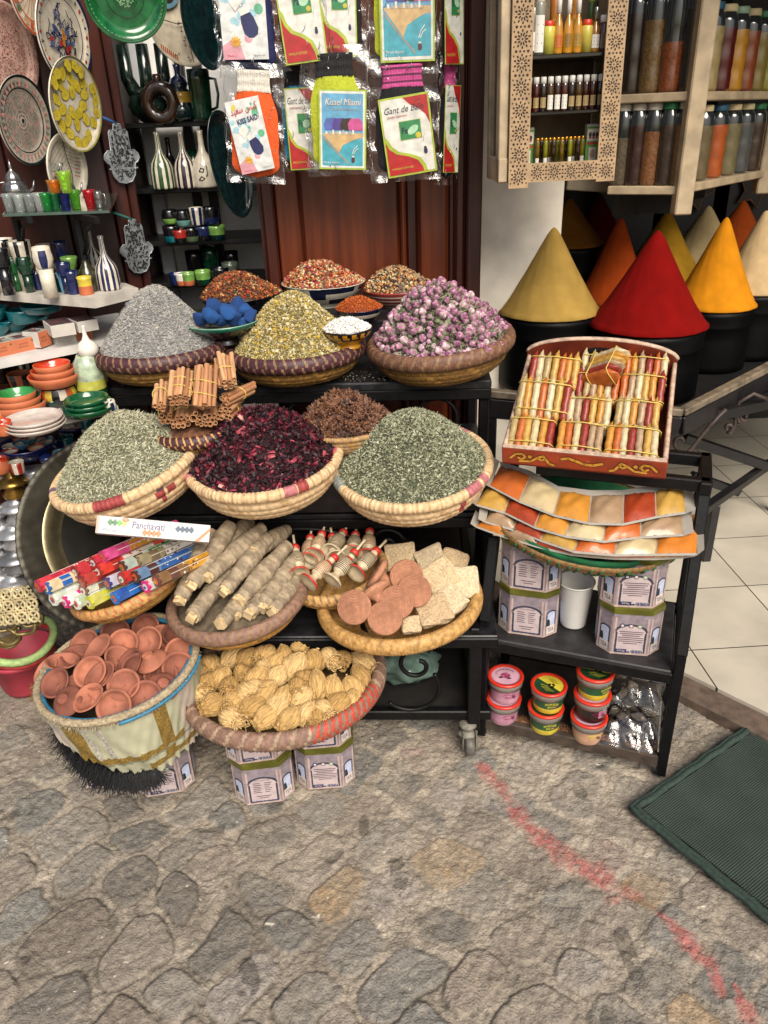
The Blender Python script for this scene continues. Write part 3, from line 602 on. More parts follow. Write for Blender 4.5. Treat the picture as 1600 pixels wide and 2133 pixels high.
# ---- rosebuds
def make_roses():
    M, R = rim_in('rose', .003); H, e, ap, lump = .148, .42, (.008, .01), .01
    def bud(seg, nz, cols):
        prof = [(.0004, -.0045), (.002, -.004), (.0022, -.001), (.0062, .002), (.0082, .006), (.0084, .0095), (.0066, .0135), (.0042, .0165), (.0012, .0178)]
        mb = MB()
        def mf(i, j): return np.where(i < 3, 2, np.where((i < 6) & ((j*5//seg*2+1) == (j*10//seg)), 2, np.where((j*3//seg+i) % 3 == 0, 1, 0)))
        mb.lathe(prof, seg, mf, rmod=lambda TH, I, Z: 1+np.where(I > 3, .11*np.sin(3*TH+Z*260), 0)); return mb
    C = [('9a5f80', 'b98da0'), ('824a6c', 'aa7a92'), ('b88fa0', 'cdb5ba'), ('8c5674', 'a2828c'), ('6f3a58', '946080')]
    sep = mat('7f8468', .8, .15, 90); protos = []
    P, t, th = heap_pts(9000, R, H, e, *ap, lump, 77)
    Mr = M.to_3x3(); keep = []; cell = {}
    d = .0160
    for k in range(len(P)):
        p = P[k]; key = tuple((p//d).astype(int)); ok = True
        for a in (-1, 0, 1):
            for b in (-1, 0, 1):
                for c in (-1, 0, 1):
                    for q in cell.get((key[0]+a, key[1]+b, key[2]+c), ()):
                        if np.sum((P[q]-p)**2) < d*d: ok = False
        if ok: cell.setdefault(key, []).append(k); keep.append(k)
    def front(k):
        p = P[k]; n = Vector((p[0]-ap[0], p[1]-ap[1], .10)).normalized(); return n.dot(look(M @ Vector(p)))
    keep.sort(key=front, reverse=True); main, rest = keep[:300], keep[300:]
    g_ = 'dried rosebuds heaped in the basket'; lab = 'one dried pink rosebud among the many heaped in the herringbone basket'
    for n, k in enumerate(main):
        p = M @ Vector(P[k]+rng.uniform(-.002, .004, 3)); nn = Vector((P[k][0]-ap[0], P[k][1]-ap[1], .13)).normalized()
        z = (nn*.9+Vector(rng.normal(size=3))*.75).normalized(); v = n % 10
        if n < 10:
            c = C[v % 5]; o = bud(15, 9, c).build('rosebud', [mat(c[0], .75, .2, 300), mat(c[1], .75, .15, 300), sep]); protos.append(o)
        else: o = protos[v].copy(); COL.objects.link(o)
        o.matrix_world = axis_frame(p, p+z) @ Matrix.Diagonal((*(3*[rng.uniform(.9, 1.38)]), 1)); tag(o, lab, 'rosebud', g_)
    mb = MB(); mats = [mat('3f3a30', .9, .4, 120)]; heap_base(mb, R, H, e, *ap, lump, 0, dz=-.006)
    tmp = bud(6, 9, C[0]); V = tmp.V[0]; F = tmp.F[0][0]
    pos = np.vstack([P[rest], heap_pts(900, R, H, e, *ap, lump, 78)[0]-[0, 0, .005]]); mats += [mat('8d5a78', .8, .2, 200), mat('a9859a', .8, .2, 200), mat('6e7258', .8, .2, 200)]
    mb.scatter(V*.85, F, pos, randR(len(pos)), np.ones(len(pos)), 1+rng.choice(3, len(pos), p=[.35, .25, .4]), True)
    leaf = heap_pts(2600, R, H, e, *ap, lump, 79)[0]+[0, 0, .003]
    mats += [mat('84876a', .85, .15, 200), mat('5c6048', .85, .15, 200)]
    mb.scatter(*PET, leaf, randR(2600), rng.uniform(.004, .0085, (2600, 1))*np.array([[1.6, .7, 1]]), 4+rng.choice(2, 2600), True)
    o = mb.build('rosebud_heap', mats); o.matrix_world = M; tag(o, 'deeper rosebuds and loose green sepals filling the herringbone basket', 'spice', None, 'stuff')
make_roses()
# ---- star anise
def make_anise():
    M, R = rim_in('anise', .006); H, e, ap, lump = .075, .5, (.0, .01), .008
    def star(seed):
        r = random.Random(seed); mb = MB()
        for k in range(8):
            a = k*PI/4+r.uniform(-.1, .1); L = r.uniform(.012, .0175); T = Matrix.Rotation(a, 4, 'Z') @ Matrix.Rotation(r.uniform(-.35, .05), 4, 'Y')
            V = [(.001, 0, -.001), (L*.55, .0034, .002), (L*.55, -.0034, .002), (L*.5, 0, -.003), (L, 0, .0035), (L*.5, .0008, .0012), (L*.5, -.0008, .0012)]
            mb.add(V, np.array([(0, 3, 2), (0, 1, 3), (4, 2, 3), (4, 3, 1), (0, 5, 1), (1, 5, 4), (0, 2, 6), (2, 4, 6)]), 0, False, T)
            mb.add([(.3*L+.001, 0, .0022), (.62*L, .0016, .0026), (.62*L, -.0016, .0026), (.5*L, 0, .004)], np.array([(0, 2, 3), (2, 1, 3), (1, 0, 3)]), 1, False, T)
        return mb
    mats = [[mat(h, .6, .25, 200), mat('9a6238', .4, .2, 200)] for h in ('6d4a38', '563a2e', '7d5a46', '4a3229')]
    P, t, th = heap_pts(4000, R, H, e, *ap, lump, 31); keep = []
    for k in range(len(P)):
        p = P[k]
        if (M @ Vector(p)-at_y(720, 900, 1.83)).y > .06: continue
        if all(np.sum((P[q]-p)**2) > .0128**2 for q in keep): keep.append(k)
        if len(keep) >= 165: break
    pr = []
    for n, k in enumerate(keep):
        p = M @ Vector(P[k]+[0, 0, .003]); z = (Vector((0, -.25, .8))+Vector(rng.normal(size=3))*.55).normalized()
        if n < 8: o = star(n).build('star_anise', mats[n % 4]); pr.append(o)
        else: o = pr[n % 8].copy(); COL.objects.link(o)
        o.matrix_world = axis_frame(p, p+z) @ Matrix.Rotation(rng.uniform(0, 6), 4, 'Z') @ Matrix.Diagonal((*(3*[rng.uniform(.8, 1.15)]), 1)); tag(o, 'one brown star anise among the many heaped in the small tan basket', 'star anise', 'star anise in the basket')
    mb = MB(); heap_base(mb, R, H, e, *ap, lump, 0, dz=-.008); s = star(3)
    pos = heap_pts(170, R, H, e, *ap, lump, 33)[0]-[0, 0, .002]
    V = np.vstack(s.V); F = np.vstack([f for f, _, _ in s.F])
    mb.scatter(V, F, pos, randR(170), np.ones(170)*.95, 1+rng.choice(2, 170)); o = mb.build('star_anise_heap', [mat('2c1c16'), mats[0][0], mats[1][0]]); o.matrix_world = M
    tag(o, 'deeper star anise and broken pieces under the top layer', 'spice', None, 'stuff')
make_anise()
# ---- cinnamon bundles
def make_cinnamon():
    CI = [mat(h, .7, .2, 60, .3, sc3=(4, 4, .5)) for h in ('b8875e', 'a87650', 'c4976e', '9c6c48')]; CD = mat('4a2c1c', .8); BAND = mat('c9b25a', .45, .1)
    def stick(seed, L):
        r = random.Random(seed); n = 20; outer = []; inner = []; R0 = .0062
        for k in range(n+1):
            a = k/n*2*PI*1.32; R = R0*(1-.42*max(0, (k/n-.55)/.45)); outer.append((R*math.cos(a), R*math.sin(a))); inner.append(((R-.0011)*math.cos(a), (R-.0011)*math.sin(a)))
        P = np.array(outer+inner[::-1]); m = len(P); V = np.vstack([np.c_[P, np.zeros(m)], np.c_[P*1.04, np.full(m, L)]]); k = np.arange(m); k2 = (k+1) % m
        mb = MB(); mb.add(V, np.stack([k, k2, k2+m, k+m], -1), 0, True)
        q = np.arange(n); F = np.stack([q, m-1-q, m-2-q, q+1], -1); mb.add(V, [F, F[:, ::-1]+m], 1, False); return mb
    ms = [stick(s, L).build('stick', [CI[s % 4], CI[(s+1) % 4]]) for s, L in enumerate((.098, .093, .101, .096))]
    for o in ms: bpy.data.objects.remove(o, do_unlink=False) if False else None
    meshes = [o.data for o in ms]
    for o in ms: bpy.data.objects.remove(o)
    L9 = .097
    data = [((332, 846), 1.83, (336, 806), 1.91, 6, 'small upright cinnamon bundle at the rosemary side of the pile'), ((372, 832), 1.815, (378, 778), 1.91, 12, 'upright cinnamon bundle with one band, behind the small one'),
            ((424, 848), 1.83, (430, 764), 1.895, 13, 'tall cinnamon bundle with two yellow bands, standing in the middle of the pile'), ((474, 800), 1.855, (466, 744), 1.95, 10, 'highest cinnamon bundle, leaning at the back of the pile'),
            ((468, 832), 1.87, (512, 812), 1.93, 7, 'cinnamon bundle lying crosswise near the hibiscus'), ((342, 872), 1.86, (350, 848), 1.95, 9, 'lower cinnamon bundle showing its curled ends below the small upright one'),
            ((375, 878), 1.855, (382, 850), 1.95, 10, 'lower cinnamon bundle with many thin curled ends'), ((403, 872), 1.85, (408, 846), 1.95, 5, 'lower cinnamon bundle with one very wide curled stick'),
            ((433, 876), 1.853, (440, 850), 1.95, 10, 'lower cinnamon bundle right under the tall banded one'), ((466, 862), 1.86, (486, 842), 1.945, 10, 'lower cinnamon bundle nearest the hibiscus basket')]
    for b, (f, Y0, bk, Y1, n, lab) in enumerate(data):
        p, q = at_y(*f, Y0-.15), at_y(*bk, Y1-.15); M = axis_frame(p, q) @ Matrix.Diagonal((1, 1, min(1.35, max(1., (q-p).length/.097)) if b < 4 else 1, 1)); t = thing('cinnamon_bundle', lab, 'cinnamon bundle', group='bundles of cinnamon sticks'); place(t, M)
        r = random.Random(b+4); big = 1.9 if n == 5 else 1.0; sp = .0108*(1.25 if n == 5 else 1)
        hexp = sorted([((i+.5*(j % 2))*sp, j*sp*.87) for i in range(-3, 4) for j in range(-3, 4)], key=lambda v: (v[0]*.82)**2+(v[1]*1.15)**2)[:n]; rad = 0
        for k, (x, y) in enumerate(hexp):
            o = bpy.data.objects.new('stick', meshes[r.randrange(4)]); _link(o, t); s = r.uniform(.72, 1.05)*(1.5 if big > 1 and k == 0 else 1); o.scale = (s, s, r.uniform(.94, 1.03)); o.location = (x+r.uniform(-1, 1)*.001, y, r.uniform(-.005, .005)); o.rotation_euler = (r.uniform(-.04, .04), r.uniform(-.04, .04), r.uniform(0, 6.28)); rad = max(rad, math.hypot(x, y))
        for zz in ((.3, .62) if n >= 12 else (.5,)):
            xs = [v[0] for v in hexp]; ys = [v[1] for v in hexp]; cx, cy = (min(xs)+max(xs))/2, (min(ys)+max(ys))/2; ax, ay = (max(xs)-min(xs))/2+.0072, (max(ys)-min(ys))/2+.0072
            MB().tube([(cx+ax*math.cos(a), cy+ay*math.sin(a), L9*zz+.006*math.sin(a+b)) for a in np.linspace(0, 2*PI, 24, endpoint=False)], .0013, 6, closed=True).build('rubber_band', BAND, t)
    # sticks fill below
    M, R = rim_in('cin', .012); mb = MB(); heap_base(mb, R, .03, .6, 0, 0, .004, 0, dz=.0); o = mb.build('cinnamon_chips', mat('6b4630', .9, .4, 90, .6)); o.matrix_world = M; tag(o, 'broken cinnamon bits lying under the bundles', 'spice', None, 'stuff')
make_cinnamon()
# ---- bowls
def bowl(label, px, py, Y, rpx, h, prof, mats, mf=None, name='bowl', roll=1.5, group=None, seg=64):
    M = rim_frame(px, py, Y, 0, roll); R = rpx*mpp(M.translation); P = [(r*R, (z-1)*h) for r, z in prof]
    t = thing(name, label, 'bowl', group=group); place(t, M @ Matrix.Translation((0, 0, -h)))
    mb = MB(); mb.lathe([(r, z+h) for r, z in P], seg, mf if mf else 0); mb.build('bowl_body', mats, t); return M, R
DEEP = [(.01, 0), (.42, 0), (.45, .03), (.42, .1), (.6, .25), (.8, .5), (.92, .75), (.98, .97), (1., 1.), (.97, 1.01), (.94, .96), (.86, .7), (.6, .35), (.01, .2)]
BLK = mat('0e0e12', .18, .3, 20, coat=.5); NAVY = mat('121a36', .2, .3, 40, coat=.5); CREAM = mat('c9c2b0', .25, .12, 40, coat=.4)
pot = lambda *cs: [mat(c, .8, .15, 150) for c in cs]
Mb, Rb = bowl('glossy black bowl of dark potpourri behind the lavender cone', 502, 612, 2.36, 86, .06, DEEP, [BLK]); 
heap('potpourri_heap', 'brown, orange and red dried petals heaped in the black bowl', Mb, Rb*.94, .062, .6, (0, 0), [(900, PET2, (.006, .006, .006), .5, pot('6a4028', '8f4a24', 'a5622c', '4a2c1e', '9a3426', '77603a', '3e5a34', 'b89050'), [4, 3, 3, 4, 2, 3, .6, 1.5], None), (1500, OCT, (.0045, .0035, .003), .5, pot('a3561f', '5a3a26', 'a03a28', 'c0a070'), [3, 4, 1.5, 1], None)], mat('38261a'), .012, seed=21, zoff=.004)
Mb, Rb = bowl('white bowl splashed with dark blue, full of red and cream potpourri', 674, 586, 2.5, 88, .075, DEEP, [CREAM, NAVY], lambda i, j: np.where((i > 3) & (i < 8) & (smooth_noise(j*.35+3., i*1.7+2., 3, 1.) > .52), 1, 0), roll=0)
heap('potpourri_heap', 'red, pink and cream dried petals heaped in the blue-splashed white bowl', Mb, Rb*.94, .062, .6, (0, 0), [(900, PET2, (.006, .006, .006), .5, pot('a33632', 'b58a62', '8c1f26', 'c9b48e', 'b0523a', 'a86a80', '7b7a50'), [3, 3, 2, 3, 3, 1.5, 1], None), (1500, OCT, (.0045, .0035, .003), .5, pot('bd6a30', 'cdbb92', 'a33a35', '8f7a4c'), [3, 3, 2, 2], None)], mat('5a3426'), .012, seed=23, zoff=.004)
Mb, Rb = bowl('dusty red bowl with thin white stripes, full of cream potpourri', 831, 597, 2.47, 76, .068, DEEP, [mat('8f3a34', .3, .15, 40, coat=.3), CREAM], None)
_o = [o for o in COL.objects if o.name.startswith('bowl_body')][-1]; bpy.data.objects.remove(_o)
def striped():
    t = [o for o in COL.objects if o.get('label', '').startswith('dusty red bowl')][0]; h = .068; P = [(.01, 0), (.45, 0), (.45, .05)]
    pr = np.array(DEEP); 
    for k in range(17): u = k/16; P.append((np.interp(u, [0, .25, .5, .75, 1], [.45, .62, .8, .92, 1.]), .05+.95*u))
    P += [(.97, 1.02), (.94, .97), (.8, .6), (.01, .2)]
    MB().lathe([(r*Rb, z*h) for r, z in P], 64, lambda i, j: np.where((i > 3) & (i < 17) & (i % 3 == 0), 1, 0)).build('bowl_body', [mat('8f3a34', .3, .15, 40, coat=.3), CREAM], t)
striped()
heap('potpourri_heap', 'cream, orange and black dried petals heaped in the striped red bowl', Mb, Rb*.94, .06, .6, (0, 0), [(800, PET2, (.006, .006, .006), .5, pot('b9a27a', 'a5602e', '2a1f1c', 'c2b592', '96705e', 'a4727e'), [3, 2.5, 2, 3, 2, 1], None), (1300, OCT, (.0045, .0035, .003), .5, pot('bf7a3c', 'c6b48a', '3a2a22', '8f7f58'), [3, 3, 2, 2], None)], mat('4a3626'), .012, seed=25, zoff=.004)
Mb, Rb = bowl('small navy bowl with white lines holding orange safflower', 748, 640, 2.22, 51, .045, DEEP, [NAVY, CREAM], lambda i, j: np.where(i == 5, 1, 0))
heap('safflower_heap', 'orange safflower threads heaped in the small navy bowl', Mb, Rb*.95, .03, .6, (0, 0), [(1500, OCT, (.0046, .0008, .0008), .4, pot('b5541c', 'c86a26', '8c3c16'), [3, 3, 1.5], .9)], mat('7a3412'), .006, seed=27)
YEL = mat('b07a1c', .25, .2, 40, coat=.4)
Mb, Rb = bowl('small yellow footed bowl with black zigzag band, full of white salt crystals', 724, 683, 2.0, 52, .052, [(.01, 0), (.48, 0), (.48, .12), (.4, .22), (.55, .36), (.78, .56), (.86, .64), (.92, .74), (.98, .9), (1., 1.), (.97, 1.01), (.92, .95), (.6, .5), (.01, .4)], [YEL, BLK], lambda i, j: np.where((i == 5) | (i == 7) & (j % 4 < 2) | (i == 8) | (i == 9), 1, np.where((i == 6) & (j % 4 == 1), 1, 0)))
heap('salt_heap', 'white salt crystals heaped in the small yellow footed bowl', Mb, Rb*.93, .026, .6, (0, 0), [(1100, OCT, (.004, .003, .0025), .5, pot('d9d7d2', 'c5c3c0', 'e6e4de'), [3, 2, 2], None)], mat('c9c7c2'), .008, seed=29)
TEAL = mat('1f5a4a', .2, .35, 30, coat=.5)
Mi, Ri = bowl('dark footed dish with a pale green rim piled with blue indigo lumps', 466, 668, 2.06, 77, .06, [(.01, 0), (.4, 0), (.42, .06), (.3, .16), (.34, .3), (.7, .55), (.92, .8), (.97, .9), (1., 1.), (.96, 1.02), (.9, .92), (.5, .7), (.01, .62)], [mat('181416', .2, .3, 40, coat=.4), TEAL, mat('7f9f88', .25, .3, 30, coat=.4)], lambda i, j: np.where((i == 6) | (i == 7), 1, np.where((i == 8) | (i == 9), 2, 0)))
def rock(mb, seed, m=0, T=None, s=(1, 1, 1)):
    r = np.random.default_rng(seed); N = 9; planes = r.normal(size=(N, 3)); planes /= np.linalg.norm(planes, axis=1)[:, None]; d = r.uniform(.62, 1., N)
    th = np.linspace(0, PI, 15); ph = np.arange(22)*2*PI/22; TT, PP = np.meshgrid(th, ph, indexing='ij'); D = np.stack([np.sin(TT)*np.cos(PP), np.sin(TT)*np.sin(PP), np.cos(TT)], -1)
    k = (D.reshape(-1, 3) @ planes.T)/d; rad = 1/np.maximum(np.sum(np.maximum(k, .01)**9, 1)**(1/9), .8); V = D.reshape(-1, 3)*rad[:, None]*np.array(s)*(1+r.normal(size=(len(rad), 1))*.012)
    i, j = np.meshgrid(np.arange(14), np.arange(22), indexing='ij'); j2 = (j+1) % 22; F = np.stack([i*22+j, (i+1)*22+j, (i+1)*22+j2, i*22+j2], -1).reshape(-1, 4)
    return mb.add(V, F, m, True, T)
IND = mat('1c4a86', .92, .25, 40, .5); IND2 = mat('153a70', .92, .25, 40, .5)
for k, (x, y, s, w) in enumerate([(418, 664, .023, 'flat lump at the lavender side'), (440, 655, .024, 'lump lying low near the rim'), (450, 643, .029, 'large round lump on top'), (478, 648, .028, 'middle lump with a sharp edge'), (492, 640, .031, 'big angular lump standing highest'), (512, 652, .028, 'slab lying against the chamomile'), (488, 664, .022, 'small lump at the front rim'), (462, 664, .022, 'small lump in front of the large round one'), (520, 662, .022, 'small lump nearest the chamomile'), (508, 668, .018, 'crumb at the front edge of the dish')]):
    mb = MB(); rock(mb, k+40, 0, None, (1.05, .8, .75)); o = mb.build('indigo_lump', IND if k % 2 else IND2); p = at_y(x, y, 2.06+(.02 if k in (2, 4, 5) else -.03)); o.matrix_world = Matrix.Translation(p) @ Euler((rng.uniform(-.4, .4), rng.uniform(-.4, .4), rng.uniform(0, 6))).to_matrix().to_4x4() @ Matrix.Diagonal((s, s, s, 1))
    tag(o, 'blue indigo '+w+' in the footed dish', 'indigo', 'indigo lumps in the dish')
# ---- incense boxes
def make_incense():
    data = [((81, 1221), 'a0243a', 'c03a44', 'red incense box at the far tray end with a dark tip', 0), ((99, 1225), '1f5aa0', 'c9b590', 'cream incense box with a small blue end cap', 0), ((112, 1249), 'cfd0c8', 'b9c2b0', 'white incense box printed with green leaves, lowest beside the tray', 0),
            ((137, 1254), 'c02070', 'd2cfc9', 'white incense box with a bright pink end', 0), ((160, 1257), 'd0d2ca', '9fae90', 'white incense box with a leaf drawing on its end', 0), ((187, 1256), 'b3b43a', 'b9b45c', 'yellow-green incense box in the bottom row', 0), ((240, 1246), '2464b0', '2a4f98', 'blue incense box with white letters', 0), ((305, 1222), 'cc2874', 'b9b2ac', 'incense box with a pink hexagon end beside the brown one', 0), ((327, 1210), '5c3a30', '7a5a3c', 'brown incense box nearest the bark bundles', 0),
            ((175, 1230), '6e5044', 'c5c4b4', 'white incense box with a brown end', 1), ((225, 1215), '34306e', 'a9a8b4', 'incense box with a navy striped end', 1), ((255, 1206), '94221c', 'b0302a', 'red incense box with an orange flower on its end', 1), ((283, 1201), '4a2c28', '5f7a98', 'incense box with a dark brown end in the upper row', 1),
            ((158, 1192), '7a2c24', 'b03038', 'red incense box with a maroon round mark', 2), ((172, 1212), '7c2822', 'a53a34', 'dark red incense box with orange letters', 1), ((206, 1190), '8f2c24', 'c0392e', 'scarlet incense box in the top row', 2), ((256, 1181), '44302c', '9aa59a', 'pale flowered incense box with a dark end in the top row', 2), ((196, 1172), '8f2a30', 'b02a3c', 'long red incense box at the back of the pile', 3), ((216, 1160), 'b03a6a', 'c24a80', 'pink incense box at the very back of the pile', 3), ((286, 1172), '6a5a44', '8a8064', 'olive incense box at the back below the white carton', 3)]
    d = Vector((.60, .78, -.06)).normalized()
    for k, (f, ce, cb, lab, row) in enumerate(data):
        p = at_y(*f, 1.475+.022*row); dd = (d+Vector((rng.uniform(-.06, .06), rng.uniform(-.06, .06), rng.uniform(-.02, .02)))).normalized(); M = axis_frame(p, p+dd); L = float(np.interp(f[0], [110, 220, 330], [.25, .21, .17])); R = .0155
        t = thing('incense_box', lab, 'incense box', group='boxes of incense sticks'); place(t, M)
        hx = [(R*math.cos(a), R*math.sin(a)) for a in np.arange(6)*PI/3+.3]; C0 = mat(cb, .35, .12, 60, coat=.3); C1 = mat(ce, .35, .1, 60, coat=.3); W = mat('cfcac0', .35, .05, coat=.3); A3 = mat(['9c2f3c', '3f7a3c', '2f5a9c', 'c08a2c', '7a3a6a'][k % 5], .35, .1, coat=.3)
        mb = MB(); mb.prism(hx, L, 0)
        for q in range(6):
            a, b = Vector((*hx[q], 0)), Vector((*hx[(q+1) % 6], 0)); n = (a+b).normalized(); T = frame((a+b)/2, Vector((0, 0, 1)), n)
            w = (b-a).length/2*.9
            mb.rect(.03, -w, .055, w, .0006, 1, T); mb.rect(.062+.01*(k % 3), -w, .15, w, .0006, 2 if k % 2 else 3, T)
            for s in range(9): mb.disc(rng.uniform(.065, .12), rng.uniform(-.7, .7)*w, rng.uniform(.0015, .0035), .0012+.0002*s, int(rng.choice([0, 1, 2, 3])), T, 6)
            mb.rect(.03, w*.7, L*.95, w*.9, .0009, 2, T)
            if 'letters' in lab: mb.text('FFF' if cb == '2a4f98' else 'AROMA', .105, 0, .045, .009, .0016, 2, T, shear=.2)
        mb.build('box_side', [C0, C1, W, A3], t)
        mb = MB(); T = Matrix.Rotation(PI, 4, 'X'); mb.prism([(x*1.04, y*1.04) for x, y in hx], .006, 0, T, z0=-.003); mb.disc(0, 0, R*.55, .0034, 1, T, 12); mb.disc(R*.1, R*.1, R*.3, .004, 2, T, 7); mb.line([(-R*.5, -R*.3), (R*.5, -R*.1)], .002, .0046, 1, T)
        mb.build('end_cap', [C1, mat('c8c2b8', .4, .05) if k % 2 else mat('b8602c', .4, .05), A3 if k % 3 else C1], t)
    # white carton
    p = at_y(321, 1102, 1.53); n = (look(p)+Vector((0, 0, .1))).normalized(); T = frame(p, _r-_u*.065, n); t = thing('incense_carton', 'long white incense carton with green, blue and orange diamonds lying over the incense boxes', 'carton'); place(t, T)
    W_, H_, D_ = .246, .04, .036; WH = mat('aeaba8', .4, .06, 30, coat=.2); G1, G2, G3 = mat('14622f', .4, .05), mat('4f9a3c', .4, .05), mat('a8b83c', .4, .05); BL = mat('173a56', .4, .1); OG = mat('d8662a', .4, .05); TX = mat('2a3468', .4, .05); PK = mat('c98a78', .4, .05)
    mb = MB(); mb.box((0, 0, -D_/2), (W_, H_, D_), 0, None, .001); mb.build('carton_body', WH, t)
    mb = MB(); z = .0006
    def dia(x, y, m, s=.0068): mb.flat([(x-s, y), (x, y-s*1.25), (x+s, y), (x, y+s*1.25)], z, m)
    for q, m in enumerate((1, 1, 2, 3)): dia(-.094+.0098*q, .0068, m)
    for q in range(4): dia(.052+.0098*q, .0045, 4)
    for q in range(4): dia(-.019+.0098*q, -.0102, 5)
    mb.text('Panchavati', -.012, .0055, .07, .016, z, 6, None, .1, 0, .012); mb.disc(-.062, .0145, .0085, z, 5, None, 14, .0045); mb.text('PC', -.062, .0145, .006, .003, z+.0004, 0); mb.disc(.034, .0105, .0026, z, 7, None, 10)
    mb.text('FLORAL', -.058, -.0135, .024, .004, z, 7); mb.text('LILY', .05, -.013, .014, .004, z, 7); mb.text('AROMATIC', .078, -.013, .026, .004, z, 7); mb.rect(-.1225, -.0185, -.117, .0185, z, 7); mb.flat([(.09, -.0195), (.1, -.0195), (.1228, .006), (.1228, .014)], z, 5); mb.text('Pooja', -.094, -.0115, .03, .008, z, 4, None, .3)
    mb.build('carton_print', [WH, G1, G2, G3, BL, OG, TX, PK], t)
make_incense()
# ---- wrapped bark bundles
def make_bark():
    BK_ = [mat(h, .8, .25, 60, .4) for h in ('8b7c66', '80715c', '97876f')]; WD_ = mat('c3ab82', .75, .15, 60, .2)
    def rod(seed):
        r = np.random.default_rng(seed); L = .2; n = 64; z = np.linspace(0, L, n); w = 11+seed
        prof = [(.004, .0)]+[(.0165*(.74+.34*math.sin(PI*(.12+.8*k/n))+.08*math.sin(k/n*9+seed)), z[k]) for k in range(n)]+[(.004, L)]
        tw = r.uniform(2, 5)
        def rm(TH, I, Z): ph = (Z/L*w+TH/(2*PI)*1.0+.25*np.sin(TH*tw)); return (1+.13*((ph % 1)**.6)+.04*np.sin(TH*2+Z*30))*(1+.02*np.sin(TH*9+Z*200))
        mb = MB(); mb.lathe(prof, 28, lambda i, j: (np.floor(i*w/n+j/28).astype(int)*2 % 3), rmod=rm)
        m2 = MB(); r1 = .0105
        m2.prism([(-r1, -r1*.8), (r1*.9, -r1), (r1, r1*.7), (-r1*.8, r1)], .024, 0, Matrix.Rotation(seed, 4, 'Z'), z0=-.016)
        for q in range(3): a = seed+q*2.1; m2.prism([(-.006, -.0015), (.006, -.0015), (.005, .0015), (-.005, .0015)], .035, 0, Matrix.Rotation(a, 4, 'Z') @ Matrix.Translation((0, .0125, -.008)) @ Matrix.Rotation(.12, 4, 'X'))
        return mb.build('bark_wrap', BK_, None), m2.build('wood_core', WD_, None)
    pr = []
    for s in range(4):
        t = bpy.data.objects.new('bark_bundle', None); _link(t)
        a, b = rod(s+1); a.parent = t; b.parent = t; pr.append(t)
    data = [((401, 1216), 1.53, (482, 1092), 'long bark bundle lying from the carton down to the rim'), ((437, 1198), 1.55, (548, 1098), 'bark bundle with a square pale stub, high in the basket'), ((470, 1228), 1.525, (560, 1118), 'bark bundle across the middle with a torn end'), ((503, 1246), 1.52, (600, 1135), 'bark bundle with a pale looped end, near the kohl flasks'), ((377, 1246), 1.52, (440, 1105), 'bark bundle along the incense side of the basket'), ((402, 1284), 1.475, (470, 1195), 'lowest bark bundle at the incense side with a cut stub'), ((462, 1296), 1.465, (540, 1212), 'lowest bark bundle with a hollow cut end at the front rim'), ((522, 1276), 1.49, (596, 1190), 'short bark bundle with a folded strip at its end'), ((548, 1262), 1.51, (618, 1160), 'bark bundle lying against the flask basket'), ((425, 1255), 1.52, (505, 1150), 'half hidden bark bundle below the square stub'), ((492, 1278), 1.5, (570, 1180), 'half hidden bark bundle deep in the basket'), ((570, 1272), 1.5, (628, 1188), 'bark bundle at the flask edge of the basket'), ((452, 1170), 1.6, (520, 1085), 'bark bundle at the back under the hibiscus basket'), ((530, 1150), 1.62, (598, 1104), 'rear bark bundle with a flat wood strip showing')]
    for k, (f, Y, b, lab) in enumerate(data):
        p = at_y(*f, Y); q = at_y(*b, Y+.15); M = axis_frame(p, q) @ Matrix.Rotation(k*1.3, 4, 'Z') @ Matrix.Diagonal((1.14, 1.1, min(1.08, (q-p).length/.2), 1))
        o = pr[k] if k < 4 else dup(pr[k % 4], (0, 0, 0), (0, 0, 0))
        o.matrix_world = M; tag(o, lab, 'bark bundle', 'wrapped bark bundles')
    M, R = rim_in('wood', .01); mb = MB(); heap_base(mb, R, .035, .7, 0, .02, .008, 0, dz=-.01); o = mb.build('bark_litter', mat('5c5040', .9, .4, 60, .6)); o.matrix_world = M; tag(o, 'loose bark scraps under the wrapped bundles', 'bark', None, 'stuff')
make_bark()
